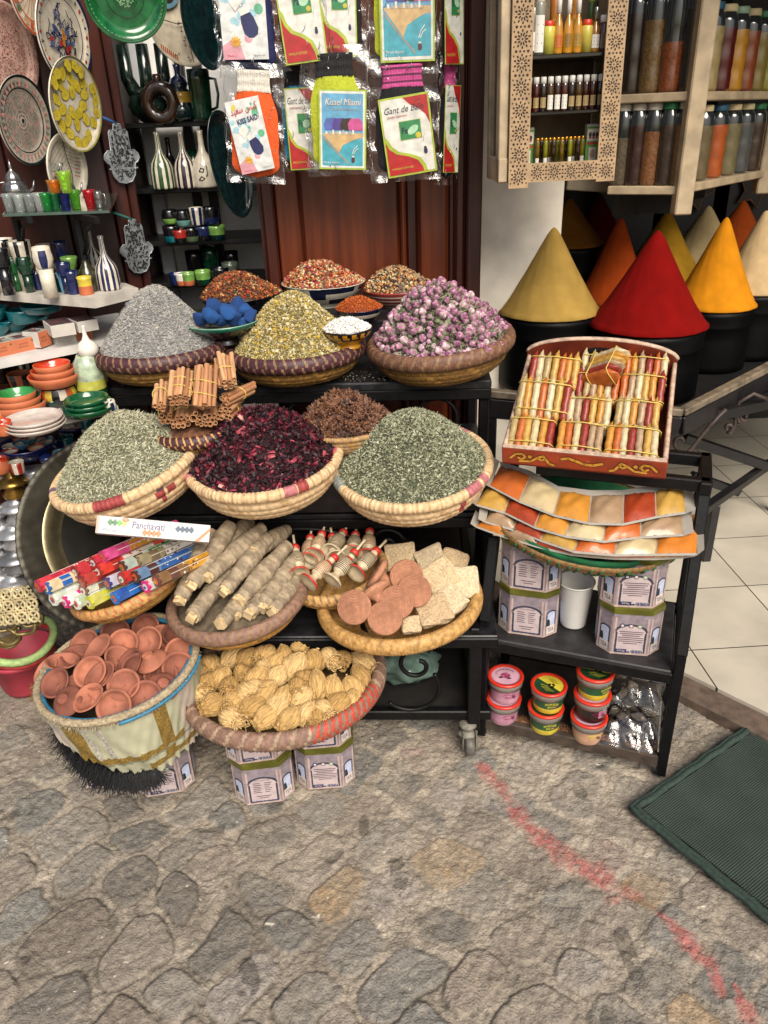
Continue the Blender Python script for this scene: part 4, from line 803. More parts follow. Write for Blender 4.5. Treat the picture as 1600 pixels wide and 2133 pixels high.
# ---- painted kohl flasks
def make_flasks():
    CR = mat('b8a88a', .5, .15, 80); RD = mat('b02c24', .4, .12, 80); GN = mat('2a6a4a', .4, .1); BR = mat('8a5a40', .5, .2, 80); ST = mat('c2b294', .5, .1); BKK = mat('3a2e24', .5)
    pr = []
    for s in range(3):
        t = bpy.data.objects.new('kohl_flask', None); _link(t)
        P = [(.001, .010), (.016, .008), (.0225, 0), (.0238, .002), (.0225, .005), (.012, .012), (.0075, .018), (.0085, .021), (.012, .024)]
        P += [(.0165-.000035*(k-9)**2, .026+.0019*k) for k in range(19)]+[(.0105, .063), (.007, .067), (.0075, .07), (.0085, .073)]+[(.0085, .075), (.0065, .079)]
        def mf(i, j, s=s): return np.where((i == 2) | (i == 3), [1, 0, 1][s], np.where((i > 8) & (i < 27), np.where(i % 2 == 0, [2, 3, 3][s], [0, 0, 0][s]), np.where((i == 27) | (i == 28), 1, np.where(i > 30, [0, 4, 0][s], 0))))
        MB().lathe(P, 24, mf).build('flask_body', [CR, RD, BR, BKK, GN], t)
        MB().lathe([(.001, .077), (.008, .077), (.0105, .08), (.0095, .087), (.0085, .089), (.001, .09)], 20).build('collar', RD, t)
        MB().lathe([(.001, .088), (.0032, .089), (.0026, .11), (.0034, .122), (.001, .126)], 10, lambda i, j: np.where(i > 2, [0, 1, 0][s], 0)).build('stick', [ST, GN], t)
        pr.append(t)
    data = [((654, 1160), 1.66, (675, 1100), 'brown flask with a wide pale cup facing out'), ((688, 1152), 1.67, (724, 1096), 'flask behind the wide-cupped one, red collar up'), ((624, 1198), 1.60, (612, 1124), 'flask at the bark side standing nearly upright'), ((642, 1214), 1.57, (738, 1122), 'long flask with black rings and a red cup rim at the front'), ((690, 1210), 1.57, (774, 1108), 'ringed flask with a green collar and red cup rim'), ((740, 1195), 1.59, (806, 1124), 'plain cream flask with a red rimmed cup near the pumice'), ((640, 1170), 1.66, (648, 1108), 'half hidden flask with a white stick'), ((700, 1165), 1.65, (690, 1106), 'half hidden flask with a blue-grey stick at the back'), ((735, 1155), 1.67, (742, 1104), 'flask deep in the basket with a white stick upright'), ((765, 1160), 1.67, (772, 1092), 'rearmost flask with a tan stick')]
    for k, (f, Y, b, lab) in enumerate(data):
        p = at_y(*f, Y); q = at_y(*b, Y+.12); M = axis_frame(p, q) @ Matrix.Rotation(k, 4, 'Z'); s = 1.15; o = pr[k] if k < 3 else dup(pr[k % 3], (0, 0, 0), (0, 0, 0)); o.matrix_world = M @ Matrix.Diagonal((s, s, s, 1)); tag(o, lab, 'kohl flask', 'painted wooden kohl flasks')
make_flasks()
# ---- pumice and clay scrubbers
def make_pumice():
    def block(seed, d):
        r = np.random.default_rng(seed); n = 14; mb = MB(); g_ = np.linspace(-1, 1, n)
        for ax in range(3):
            for sg in (-1, 1):
                A, B = np.meshgrid(g_, g_, indexing='ij'); V = np.zeros((n, n, 3)); o = [q for q in range(3) if q != ax]; V[..., ax] = sg; V[..., o[0]] = A; V[..., o[1]] = B
                V = V.reshape(-1, 3); W = V*np.array(d)/2; bev = .006; inner = np.clip(W, -np.array(d)/2+bev, np.array(d)/2-bev); dd = W-inner; ln = np.linalg.norm(dd, axis=1)[:, None]; W = np.where(ln > 1e-6, inner+dd/np.maximum(ln, 1e-6)*bev, W)
                W = W+(np.stack([smooth_noise(W[:, 1]+W[:, 2]*2+3, W[:, 0]+3, seed, 45), smooth_noise(W[:, 0]+W[:, 2]*2+3, W[:, 1]+3, seed+1, 45), smooth_noise(W[:, 1]+3, W[:, 0]+3, seed+2, 45)], -1)-.5)*.006
                i, j = np.meshgrid(np.arange(n-1), np.arange(n-1), indexing='ij'); q = i*n+j; F = np.stack([q, q+n, q+n+1, q+1], -1).reshape(-1, 4)
                if (sg < 0) != (ax == 1): F = F[:, ::-1]
                mb.add(W, F, 0, True)
        return mb
    PM = [mat(h, .95, .22, 170, 1., detail=6) for h in ('bba684', 'c2b091', 'b39b7a')]
    for k, (x, y, Y, nx, az, d, lab) in enumerate([(833, 1160, 1.73, (-.1, -.9, .45), .05, (.078, .07, .022), 'pumice block standing upright at the back beside the flasks'), (897, 1163, 1.70, (-.3, -.35, .9), .25, (.075, .07, .022), 'pumice block lying flat at the back of the basket'), (946, 1168, 1.71, (.1, -.4, .9), -.3, (.07, .06, .022), 'greyish pumice block partly hidden at the far back'), (917, 1200, 1.62, (-.05, -.65, .7), .5, (.082, .078, .022), 'big tilted pumice block lying on top of the others'), (962, 1214, 1.61, (.05, -.7, .6), .02, (.08, .082, .024), 'tan pumice block at the basket edge nearest the trolley'), (903, 1272, 1.52, (-.05, -.4, .9), .3, (.082, .075, .024), 'pale pumice block with a brown spot at the front rim'), (856, 1302, 1.49, (0, -.5, .8), .1, (.045, .04, .02), 'small pumice piece between the clay scrubbers and the rim'), (938, 1250, 1.56, (.1, -.4, .9), .7, (.07, .07, .022), 'pumice block half hidden below the tan one')]):
        p = at_y(x, y, Y); o = block(k*5+1, d).build('pumice_block', PM[k % 3]); o.matrix_world = frame(p, (1, 0, 0), nx) @ Matrix.Rotation(az, 4, 'Z'); tag(o, lab, 'pumice', 'square pumice blocks')
    CL = mat('a67458', .85, .15, 80, .3); CL2 = mat('7d5340', .9, .15, 80)
    def scrub():
        mb = MB(); P = [(.001, .0115)]
        for k in range(1, 33): P.append((.0012*k, .0125+(.0016 if k % 3 else -.0008)))
        P += [(.0405, .0105), (.0415, .006), (.039, .001), (.02, -.002), (.0135, -.012), (.013, -.03), (.019, -.042), (.017, -.047), (.001, -.048)]
        mb.lathe(P, 40, lambda i, j: np.where((i < 33) & (i % 3 == 0), 1, 0), zmod=lambda TH, I, R: np.where((I > 1) & (I < 32), .0006*np.sin(TH*3+R*400), 0)); return mb
    pr = None
    for k, (x, y, Y, n, lab) in enumerate([(740, 1265, 1.50, (-.25, -.75, .55), 'round clay foot scrubber at the corner by the bark basket'), (802, 1289, 1.475, (-.02, -.65, .75), 'round clay foot scrubber lowest at the front rim'), (826, 1256, 1.51, (.0, -.7, .7), 'darker clay foot scrubber overlapping the front one'), (863, 1232, 1.545, (.05, -.65, .75), 'clay foot scrubber leaning on the pale pumice'), (846, 1201, 1.58, (.1, -.8, .5), 'clay foot scrubber with cross-hatched face under the top pumice'), (790, 1200, 1.585, (-.75, .2, .5), 'clay foot scrubber turned away, showing its knob handle'), (785, 1238, 1.53, (-.4, .5, .4), 'clay foot scrubber lying face down with only its handle showing')]):
        o = scrub().build('clay_scrubber', [CL, CL2]) if pr is None else pr.copy()
        if pr is None: pr = o
        else: COL.objects.link(o)
        o.matrix_world = frame(at_y(x, y, Y), (1, 0, .2), n); tag(o, lab, 'foot scrubber', 'clay foot scrubbers')
make_pumice()
# ---- straw scrubbers
def make_straw():
    SC = [mat(h, .85, .3, 70, .6, sc3=(3, 3, .35), detail=5) for h in ('b3915a', 'a3814c', 'c0a06c')]; SC2 = mat('6b5430', .9, .2)
    def scr(seed):
        r = random.Random(seed); P = []; n = 30
        for k in range(n+1):
            u = k/n; z = .066*u
            P.append((max(.0006, .0265*(math.sin(min(1, u*1.6+.08)*PI/2)**.8)*(1-.55*max(0, (u-.45)/.55)**2)), z))
        P[0] = (.0006, .006); P += [(.0008, .069)]
        tw = r.uniform(25, 60); nn = 24
        def rm(TH, I, Z): return 1+(.13*np.abs(np.sin(nn*TH/2+Z*tw+.5*np.sin(Z*90+TH*3)))-.05+.05*np.sin(TH*31+Z*190))*(1-.3*I/n)+.1*np.sin(TH*2+seed)+.07*np.sin(TH*3+seed*2+Z*60)
        mb = MB(); mb.lathe(P, 96, 0, rmod=rm, zmod=lambda TH, I, R: np.where(I < 8, .0035*np.sin(TH*7+seed)*np.minimum(I, 4)/4, 0))
        pts = rng.normal(size=(46, 3))*np.array([.011, .011, .002])+np.array([0, 0, .004])
        for q in range(46):
            a = rng.uniform(0, 6.28); R0 = rng.uniform(.004, .021); mb.tube([(R0*math.cos(a)+rng.normal()*.002, R0*math.sin(a), .006), (R0*1.15*math.cos(a+.3), R0*1.15*math.sin(a+.3), -.002), (R0*.9*math.cos(a+.8), R0*.9*math.sin(a+.8), .004)], .0013, 4, 0)
        m2 = MB(); m2.lathe([(.008, .062), (.0105, .064), (.0105, .067), (.008, .069)], 12); m2.tube([(0, 0, .066), (.003, 0, .073), (.008, .001, .072)], .0026, 5)
        return mb, m2
    pr = []
    for s in range(6):
        t = bpy.data.objects.new('straw_scrubber', None); _link(t); a, b = scr(s+1); a.build('straw_bundle', [SC[s % 3], SC2], t); b.build('tie', SC[2], t); pr.append(t)
    pts = [(250, 310, 0), (190, 380, 2), (195, 480, 1), (330, 390, 30), (280, 570, 70), (395, 262, 40), (500, 262, 40), (610, 240, 1), (640, 150, -50), (470, 370, 2), (550, 412, 25), (490, 500, 1), (380, 460, 3), (410, 545, 2), (400, 655, 1), (540, 582, 60), (620, 655, 55), (690, 385, 35), (740, 240, -10), (835, 170, -60), (812, 325, 30), (870, 400, 2), (740, 515, 20), (860, 520, 50), (930, 285, 15), (960, 445, -5), (1040, 262, 3), (1122, 262, 2), (1062, 455, 5), (1008, 612, 1), (1100, 585, 50), (770, 665, 40), (892, 622, 30), (958, 672, 1), (1200, 475, -25), (1270, 285, -60), (1252, 395, -30), (620, 492, 40), (600, 330, 2), (820, 465, 2), (1190, 560, 20), (700, 570, 30), (240, 430, 1), (690, 300, 20), (560, 470, 2)]
    pz = BK['sis'][0].translation.z; cx, cy = BK['sis'][0].translation.xy; Rs = BK['sis'][1]
    for k, (x, y, an) in enumerate(pts):
        X, Y = 360+x/3.2, 1290+y/3.2; p0 = at_z(X, Y, pz+.03); d = min(1, math.hypot(p0.x-cx, p0.y-cy)/Rs); p = at_z(X, Y, pz+.012+.05*(1-d*d)); a = math.radians(an)
        if an in (0, 1, 2, 3): z = (look(p)*-.8+Vector((math.sin(k*2.1)*.5, .2, .5-.1*an))).normalized()       # curled end to the viewer
        else: z = (_r*math.sin(a)+_u*math.cos(a)-_d*-.35).normalized()
        o = pr[k] if k < 6 else dup(pr[(k*5+1) % 6], (0, 0, 0), (0, 0, 0)); s = rng.uniform(.88, 1.06)
        o.matrix_world = axis_frame(p-z*.035*s, p+z) @ Matrix.Rotation(k*1.7, 4, 'Z') @ Matrix.Diagonal((s, s, s*rng.uniform(.9, 1.1), 1))
        tag(o, 'one twisted straw body scrubber among the many in the broad red-rimmed basket', 'scrubber', 'straw scrubbers in the broad basket')
    M, R = rim_in('sis', .012); mb = MB(); heap_base(mb, R, .03, .9, 0, 0, .008, 0, dz=-.02); o = mb.build('straw_litter', mat('4a3618', .95, .5, 60, .6)); o.matrix_world = M; tag(o, 'loose straw bits under the scrubbers', 'straw', None, 'stuff')
make_straw()
# ================================================================ tins, fabric basket, clay dishes, brass tray, trolley
LILAC = mat('8d8189', .35, .2, 60, metal=.15); ARCH = mat('34384a', .4, .2, 60); PANEL = mat('b3a3a4', .4, .1, 40); STONEP = mat('b09a92', .4, .15, 60); INKT = mat('5a4c56', .5, .1); INKB = mat('2b3560', .45, .2); OLIVE = mat('6c6c2c', .35, .2, 40, metal=.5); SKYB = mat('a9b0c8', .4, .2, 30); BADGE = mat('c9bcb4', .4, .1); DARKG = mat('1d2c2a', .5)
TIN_P = []
def make_tins():
    W, D, Hh, C = .146, .112, .118, .03
    oc = [(-W/2+C, -D/2), (W/2-C, -D/2), (W/2, -D/2+C), (W/2, D/2-C), (W/2-C, D/2), (-W/2+C, D/2), (-W/2, D/2-C), (-W/2, -D/2+C)]
    for var in (0, 1):
        t = bpy.data.objects.new('tea_tin', None); _link(t)
        mb = MB(); mb.prism(oc, Hh-.004, 0, z0=.002)
        mb.prism([(x*1.012, y*1.012) for x, y in oc], .004, 3); 
        for k in range(8):
            a, b = Vector((*oc[k], 0)), Vector((*oc[(k+1) % 8], 0)); x = (b-a).normalized(); n = Vector((x.y, -x.x, 0)); w = (b-a).length; T = frame(a.lerp(b, .5)+Vector((0, 0, 0)), x, n)
            Mx = T @ Matrix(((1, 0, 0, 0), (0, 1, 0, 0), (0, 0, 1, 0), (0, 0, 0, 1)))
            z = .0005
            def arch(hw, y0, y1, zz, m):      # a horseshoe arch outline in the face plane
                pts = [(-hw, y0), (hw, y0), (hw, y1)]+[(hw*1.08*math.cos(q), y1+hw*.62*math.sin(q)) for q in np.linspace(0, PI, 12)]+[(-hw, y1)]
                mb.flat(pts, zz, m, Mx)
            if k in (0, 2, 4, 6):
                big = k in (0, 4); hw = w/2*(.84 if big else .72)
                for s in (-1, 1): mb.rect(s*w*.43-.0022, .004, s*w*.43+.0022, Hh-.012, z, 3, Mx)
                arch(hw, .006, .066, z, 1); arch(hw*.86, .01, .064, z+.0005, 2 if big else 7)
                for q in range(7): mb.disc(-hw*.8+q*hw*.27, .009, .0028, z+.001, 5, Mx, 4)
                if big:
                    if (var == 0) == (k == 0):
                        mb.text('GREEN TEA', 0, .086, .03, .0045, z+.001, 4, Mx); mb.text('CHUNMEE', 0, .078, .036, .0045, z+.001, 4, Mx)
                        for q in range(6): mb.rect(-.024, .068-.006*q, -.024+(.02 if q % 2 else .017), .0702-.006*q, z+.001, 4, Mx); mb.rect(.004, .068-.006*q, .022-.003*(q % 3), .0702-.006*q, z+.001, 4, Mx)
                        mb.rect(-.018, .025, .018, .0275, z+.001, 4, Mx); mb.rect(-.012, .019, .012, .0212, z+.001, 4, Mx)
                    else:
                        for q, m in enumerate((5, 4, 8)): mb.disc(-.022+.02*q, .084, .006, z+.001, m, Mx, 12); mb.disc(-.022+.02*q, .084, .0035, z+.0015, 6, Mx, 10)
                        for q in range(7): hw2 = (.028, .026, .02, .03, .03, .028, .016)[q]; mb.rect(-hw2, .066-.0056*q, hw2, .0682-.0056*q, z+.001, 4, Mx)
                        mb.rect(-.032, .006, -.006, .016, z+.001, 5, Mx); mb.text('500g', -.019, .011, .018, .006, z+.0015, 6, Mx); mb.rect(.0, .005, .032, .017, z+.001, 6, Mx)
                        for q in range(11): mb.rect(.003+.0026*q, .006, .0042+.0026*q+(.0006 if q % 3 else 0), .016, z+.0015, 5, Mx)
            else:
                mb.rect(-w*.5, .004, -w*.38, Hh-.012, z, 3, Mx); mb.rect(w*.38, .004, w*.5, Hh-.012, z, 3, Mx); arch(w*.34, .03, .066, z, 1); arch(w*.27, .03, .064, z+.0005, 7); mb.flat([(-w*.27, .03), (-w*.06, .03), (-w*.08, .044), (-w*.16, .052), (-w*.27, .05)], z+.001, 9, Mx); mb.rect(-w*.3, .006, w*.3, .03, z+.0005, 6, Mx); mb.text('TEA', 0, .018, w*.45, .012, z+.001, 5, Mx)
        mb.build('tin_body', [LILAC, ARCH, PANEL, STONEP, INKT, INKB, BADGE, SKYB, mat('6f8f6a', .4), DARKG], t)
        mb = MB(); 
        for s, za, zb in ((1.03, Hh-.002, Hh+.012), (1.0, Hh+.012, Hh+.014)): mb.prism([(x*s, y*s) for x, y in oc], zb-za, 0, z0=za)
        mb.build('lid', OLIVE, t); TIN_P.append(t)
    used = [0, 0]
    def tin(var, loc, rz, label):
        M = Matrix.Translation(loc) @ Matrix.Rotation(math.radians(rz), 4, 'Z'); o = TIN_P[var] if not used[var] else dup(TIN_P[var], (0, 0, 0), (0, 0, 0)); used[var] = 1; o.matrix_world = M; tag(o, label, 'tea tin', 'lilac tea tins')
    def on(px, py, z, dy=.056): p = at_z(px, py, z); p.y += dy; return p
    HT = .1325
    p = on(548, 1673, 0); tin(0, p, 6, 'lilac tea tin on the cobbles under the straw scrubber basket, text side out'); tin(1, p+Vector((-.008, .006, HT)), 8, 'lilac tea tin with round badges stacked directly under the straw scrubber basket')
    p = on(678, 1642, 0); tin(1, p, 2, 'lilac tea tin with a barcode on the cobbles, in the stack nearer the caster'); tin(0, p+Vector((-.004, .004, HT)), 4, 'upper lilac tea tin with printed text in the stack nearer the caster')
    p = on(336, 1655, 0); tin(1, p, 10, 'lilac tea tin peeping out under the cloth-covered basket, nearest the straw basket'); p = on(215, 1640, 0); tin(0, p, 0, 'lilac tea tin mostly hidden behind the black fringe of the cloth-covered basket')
    globals()['tin'] = tin; globals()['on_z'] = on
make_tins()
# ---- basket covered in pale green cloth, with clay dishes
FABM = rim_frame(247, 1388, 1.455, 3, 6); FABR = 163*mpp(FABM.translation)
def make_fabric():
    t = thing('cloth_basket', 'round basket wrapped in pale green gold-trimmed cloth with a black fringe, full of clay dishes', 'basket'); place(t, FABM); R = FABR
    GR = mat('a3a288', .8, .14, 14, .4); GOLD = mat('8d7338', .55, .4, 260, .6, metal=.3); SIL = mat('b6b0a4', .5, .4, 200, .5, metal=.3); PALE = mat('b3a698', .8, .15, 20, .3); ROPE = mat('9a8b70', .85, .3, 130, .7); BLU = mat('2f7090', .6, .2, 30); INN = mat('5a4a38', .9, .3, 30)
    n = 34; P = [(R*.99, -.004)]
    for k in range(n+1): u = k/n; P.append((R*(1.0-.30*u**1.3), -.005-.205*u))
    def mf(i, j):
        a = j/240*360; u = (i-1)/n; o = np.zeros(len(i), int)
        f = lambda c, w: np.abs(((a-c+180) % 360)-180) < w
        o = np.where(f(247, 8), 1, o); o = np.where(f(268, 2.5) & (u < .7), 2, o); o = np.where(f(258, 2.4), 2, o); o = np.where(f(312, 6) & (u < .8), 1, o); o = np.where((u > .60) & (u < .70) & (a > 225), 1, o); o = np.where((a > 180) & (a < 236), 3, o); o = np.where(f(336, 9), 3, o); o = np.where((u > .8) & (u < .9) & f(322, 30), 1, o)
        o = np.where((u > .70) & (u < .735) & (a > 225), 4, o); o = np.where((u < .05), 5, o); return o
    mb = MB(); S = 240; ad = np.arange(S)*360/S; hem = np.interp(ad, [0, 150, 172, 200, 225, 250, 275, 300, 360], [1, 1, .3, .3, .48, .72, .9, 1, 1]); U = np.linspace(0, 1, n+2)[:, None]*hem[None]; TH = np.radians(ad)[None]+0*U
    Zz = -.003-.207*U; RR = R*(1.0-.19*U**1.3+.03*(hem[None] < .7)*U)*(1+(.02*np.sin(TH*5+1)+.016*np.sin(TH*11+Zz*30)+.01*np.sin(TH*23+Zz*55)+.008*np.sin(TH*41-Zz*90))*np.clip(-Zz*9, 0, 1)); Zz = Zz+np.where(U > hem[None]*.97, .006*np.sin(TH*37)+.004*np.sin(TH*71), 0)
    i, j = np.meshgrid(np.arange(n+1), np.arange(S), indexing='ij'); j2 = (j+1) % S; Fq = np.stack([i*S+j, (i+1)*S+j, (i+1)*S+j2, i*S+j2], -1).reshape(-1, 4)
    mb.add(np.stack([RR*np.cos(TH), RR*np.sin(TH), Zz], -1).reshape(-1, 3), Fq, mf(1+n*U[:-1].ravel(), j.ravel()), True)
    mb.build('cloth_cover', [GR, GOLD, SIL, PALE, mat('7a7a66', .8, .2, 40, .4), ROPE], t)
    mb = MB(); S = 200; th = np.arange(S)*2*PI/S
    mb.tube([(R*math.cos(a), R*math.sin(a), .004) for a in th], .0075+.0022*np.abs(np.sin(th*46)), 9, 0, closed=True); mb.build('rope_rim', ROPE, t)
    mb = MB(); mb.tube([((R-.011)*math.cos(a), (R-.011)*math.sin(a), .001) for a in th], .006, 7, 0, closed=True); mb.tube([((R+.006)*math.cos(a), (R+.006)*math.sin(a), -.008) for a in np.linspace(-1.3, .1, 40)], .0045, 6); mb.build('blue_piping', BLU, t)
    mb = MB(); mb.lathe([(R-.006, -.002), (R*.95, -.03), (R*.85, -.08), (.001, -.085)][::-1], 48); mb.build('lining', INN, t)
    # hanging frayed threads at the rim and the corner tuft
    mb = MB()
    for k in range(260):
        a = rng.uniform(PI*.9, 2*PI*1.02); r0 = R*1.0; p = Vector((r0*math.cos(a), r0*math.sin(a), -.004)); q = p+Vector((math.cos(a)*rng.uniform(.004, .012), math.sin(a)*.01, rng.uniform(-.016, .004))); mb.tube([p, (p+q)/2+Vector((0, 0, .002)), q], .0007, 3)
    for k in range(40):
        a = PI+.12+rng.normal()*.035; p = Vector((R*1.02*math.cos(a), R*1.02*math.sin(a), -.02)); q = p+Vector((-rng.uniform(.01, .035), rng.normal()*.01, rng.normal()*.012-.01)); mb.tube([p, q], .0011, 4, 1)
    mb.build('frayed_thread', [mat('a79f88', .9), mat('8a6f3c', .7)], t)
    # black fringe hanging along the lower hem
    mb = MB(); m2 = MB()
    for k in range(5600):
        a = math.radians(178+118*rng.random()**1.25); lo = np.interp(math.degrees(a), [178, 225, 250, 275, 303], [.3, .5, .74, .92, .98]); u = rng.uniform(lo, max(lo+.06, 1.0 if math.degrees(a) > 215 else .85)); hem = -.003-.207*u; rr = R*(.985-.19*u**1.3)+rng.uniform(.0, .012); p = Vector((rr*math.cos(a), rr*math.sin(a), hem+rng.uniform(-.012, .008))); q = p+Vector((math.cos(a)*rng.uniform(-.003, .014)+rng.normal()*.012, math.sin(a)*.006+rng.normal()*.012, -rng.uniform(.010, .030)))
        sd = Vector((-math.sin(a), math.cos(a), 0))*.0011; mb.add([p-sd, p+sd, q+sd*.6, q-sd*.6], np.array([(0, 1, 2, 3)]), 1 if rng.random() < .002 else 0, False)
    mb.build('black_fringe', [mat('0b0b0e', .8, .3, 100), mat('a8a8a8', .3, .1, metal=.6)], t)
    mb = MB(); P2 = []
    for k in range(9): u = k/8; P2.append((R*(.96-.19*u**1.3), -.02-.185*u))
    mb.lathe(P2[::-1]+[(R*.98, -.022)], 64); mb.build('dark_underskirt', mat('15171c', .9, .3, 30, .4), t)
make_fabric()
def make_dishes():
    TC = [mat(h, .8, .26, 22, .25, detail=6) for h in ('87503e', '925a46', '774536', '9c6049')]
    def dish(s):
        R = .0415; mb = MB(); mb.lathe([(.001, -.017), (.013, -.018), (.0145, -.0165), (.0135, -.013), (.026, -.004), (.036, .003), (R, .0075), (R+.0005, .0098), (R-.003, .0105), (R-.0065, .008), (.033, .003), (.027, -.004), (.016, -.0085), (.006, -.0098), (.004, -.0085), (.001, -.0082)], 40, 0, zmod=lambda TH, I, Rr: .0008*np.sin(TH*2+s)+.0004*np.sin(TH*5+s*3), rmod=lambda TH, I, Z: 1+.012*np.sin(TH*2+s*2)); return mb
    pr = []
    L = [(620, 290, -.2, -.55, .8, 'rim side facing up beside the brass tray'), (720, 322, -.45, -.25, .85, 'tilted over its neighbour near the brass tray'), (840, 205, .1, -.75, .6, 'at the back under the incense basket'), (895, 282, .15, -.65, .7, 'second from the back, overlapping the rear one'), (1060, 168, 0, -.7, .7, 'rearmost and highest, leaning against the bark basket'), (1080, 268, -.15, -.75, .65, 'large upright one leaning on the rearmost'), (1290, 215, .1, -.3, .95, 'lying flat at the back by the bark basket'), (1308, 350, .2, -.6, .75, 'upper one at the edge next to the straw scrubbers'), (1292, 455, .25, -.65, .7, 'lower one at the edge next to the straw scrubbers'), (455, 425, .1, .12, 1, 'lying level and seen from its side at the tray side'), (412, 570, -.25, -.5, .8, 'large one at the rope rim nearest the red pot'), (662, 492, -.1, -.55, .8, 'pale-centred one in the middle of the heap'), (738, 520, -.35, -.3, .9, 'tilted over the pale-centred one'), (900, 582, .05, -.6, .8, 'full round one at the front middle'), (1000, 472, .45, -.5, .75, 'leaning sideways right behind the front round one'), (650, 682, -.3, -.3, .9, 'low tilted one at the front rim'), (1050, 672, .35, -.6, .7, 'low one at the front rim by the gold band'), (830, 735, .1, -.75, .6, 'lowest one, half sunk at the front rim'), (478, 692, .2, .5, -.8, 'turned upside down at the front, bright orange underside'), (1085, 392, .25, .1, -.95, 'upside down one showing its foot in the middle'), (1180, 585, -.3, .35, -.85, 'upside down one by the straw scrubber basket'), (860, 400, .5, -.2, .75, 'half hidden one in the middle gap'), (955, 435, -.5, -.4, .75, 'dark half hidden one behind the leaning dish'), (350, 480, -.5, -.3, .8, 'half hidden one under the level dish'), (1165, 515, .2, -.3, .9, 'half buried one below the edge dishes'), (560, 590, -.2, -.2, .9, 'buried one between the middle dishes'), (560, 380, .1, -.1, 1, 'small rim showing behind the pale-centred one'), (1180, 250, .4, -.3, .8, 'edge showing behind the large upright one'), (760, 620, .1, -.2, .9, 'buried one under the front dishes')]
    z0 = FABM.translation.z; cx, cy = FABM.translation.xy
    for k, (x, y, nx, ny, nz, lab) in enumerate(L):
        X, Y = x/3.478, 1260+y/3.478; deep = any(w in lab for w in ('buried', 'hidden', 'behind the')); p0 = at_z(X, Y, z0+.01); d = min(1, math.hypot(p0.x-cx, p0.y-cy)/FABR); p = at_z(X, Y, z0-.004+.045*(1-d*d)-(.018 if deep else 0))
        o = dish(k).build('clay_dish', TC[k % 4]) if k < 4 else pr[k % 4].copy()
        if k < 4: pr.append(o)
        else: COL.objects.link(o)
        s = rng.uniform(.84, .93); o.matrix_world = frame(p, (1, .2*math.sin(k), 0), (nx, ny, nz)) @ Matrix.Rotation(k, 4, 'Z') @ Matrix.Diagonal((s, s, s, 1)); tag(o, 'clay dish '+lab, 'clay dish', 'red clay dishes in the cloth basket')
make_dishes()
# ---- big old brass tray on edge
def make_tray():
    p = at_y(262, 1112, 1.83); n = (look(p)*.8+Vector((.38, -.1, .12))).normalized(); T = frame(p, (1, 0, 0), n); t = thing('brass_tray', 'large round tarnished brass tray with a scalloped rim standing on edge behind the incense', 'tray'); place(t, T); R = .272
    OLD = mat('45423a', .5, .45, 14, .25, metal=.75); BRT = mat('8d8467', .33, .3, 20, .2, metal=.8); DK = mat('23221d', .45, .5, 12, .3, metal=.6)
    mb = MB(); mb.lathe([(.001, -.03), (R*.58, -.03)], 96); mb.build('tray_bottom', DK, t)
    mb = MB(); mb.lathe([(R*.58, -.03), (R*.63, -.026), (R*.68, -.006), (R*.74, .0), (R*.77, -.002)], 96); mb.build('tray_step', BRT, t)
    mb = MB(); mb.lathe([(R*.77, -.002), (R*.84, .003), (R*.95, .01), (R, .013), (R*1.005, .010), (R*.95, .005), (R*.8, -.006), (R*.72, -.03), (R*.66, -.034), (.001, -.034)], 192, rmod=lambda TH, I, Z: 1+np.where((I >= 2) & (I <= 5), .009*np.abs(np.sin(TH*34)), 0), zmod=lambda TH, I, Rr: np.where((I >= 2) & (I <= 4), .0018*np.sin(TH*68), 0)); mb.build('tray_rim', OLD, t)
make_tray()
# ---- trolley
def make_trolley():
    a = math.radians(-21); O = at_z(1003, 1528, 0); TM = Matrix.Translation(O) @ Matrix.Rotation(a, 4, 'Z'); w = (at_z(1376, 1606, 0)-O).length
    globals()['TRM'] = TM; globals()['TRW'] = w
    t = thing('black_trolley', 'black iron trolley with two open shelves and bent uprights beside the stand', 'trolley'); place(t, TM); D = .30
    B = lambda nm, c, d, m=BLACK_IRON, b=.003: MB().box(c, d, 0, None, b).build(nm, m, t)
    BRN = mat('2a2420', .75, .4, 30, .3); TOP = mat('232224', .5, .4, 30, .2)
    B('shelf', (w/2, D/2, .05), (w-.03, D-.02, .012), BRN); B('front_edge', (w/2, .0, .045), (w-.02, .02, .035), mat('3b3027', .8, .4, 30, .4)); B('shelf', (w/2, D/2-.01, .322), (w-.03, D, .014), TOP); B('frame_bar', (w/2, .0, .305), (w-.02, .02, .03)); B('frame_bar', (w/2, D, .305), (w-.02, .02, .03)); B('frame_bar', (w/2, D, .045), (w-.02, .02, .03))
    for x in (0, w):
        tp = 1. if x else .55; mb = MB(); mb.bar((x, 0, 0), (x, .0, .39), .024, .024, 0, .003); mb.bar((x, -.004, .375), (x, -.004+.154*tp, .375+.36*tp), .026, .026, 0, .003); mb.build('upright', BLACK_IRON, t)
        B('upright', (x, D, .37), (.024, .024, .74)); B('frame_bar', (x, D/2, .305), (.02, D-.03, .026)); B('frame_bar', (x, D/2, .045), (.02, D-.03, .026)); B('frame_bar', (x, D/2+(.07 if x else .11), .74), (.026, .19 if x else .1, .03))
    B('frame_bar', (w*.6, .15, .74), (w*.8+.02, .026, .03)); B('frame_bar', (w/2, D, .74), (w+.02, .026, .03))
    return TM, w
TM, TW = make_trolley()
def tr(x, y, z): return TM @ Vector((x, y, z))
RZ = -21
tin(0, tr(.095, .085, .33), RZ+4, 'lower lilac tea tin on the trolley shelf next to the uprights of the stand'); tin(0, tr(.095, .088, .33+.1325), RZ+2, 'upper lilac tea tin half under the green basket, stand side')
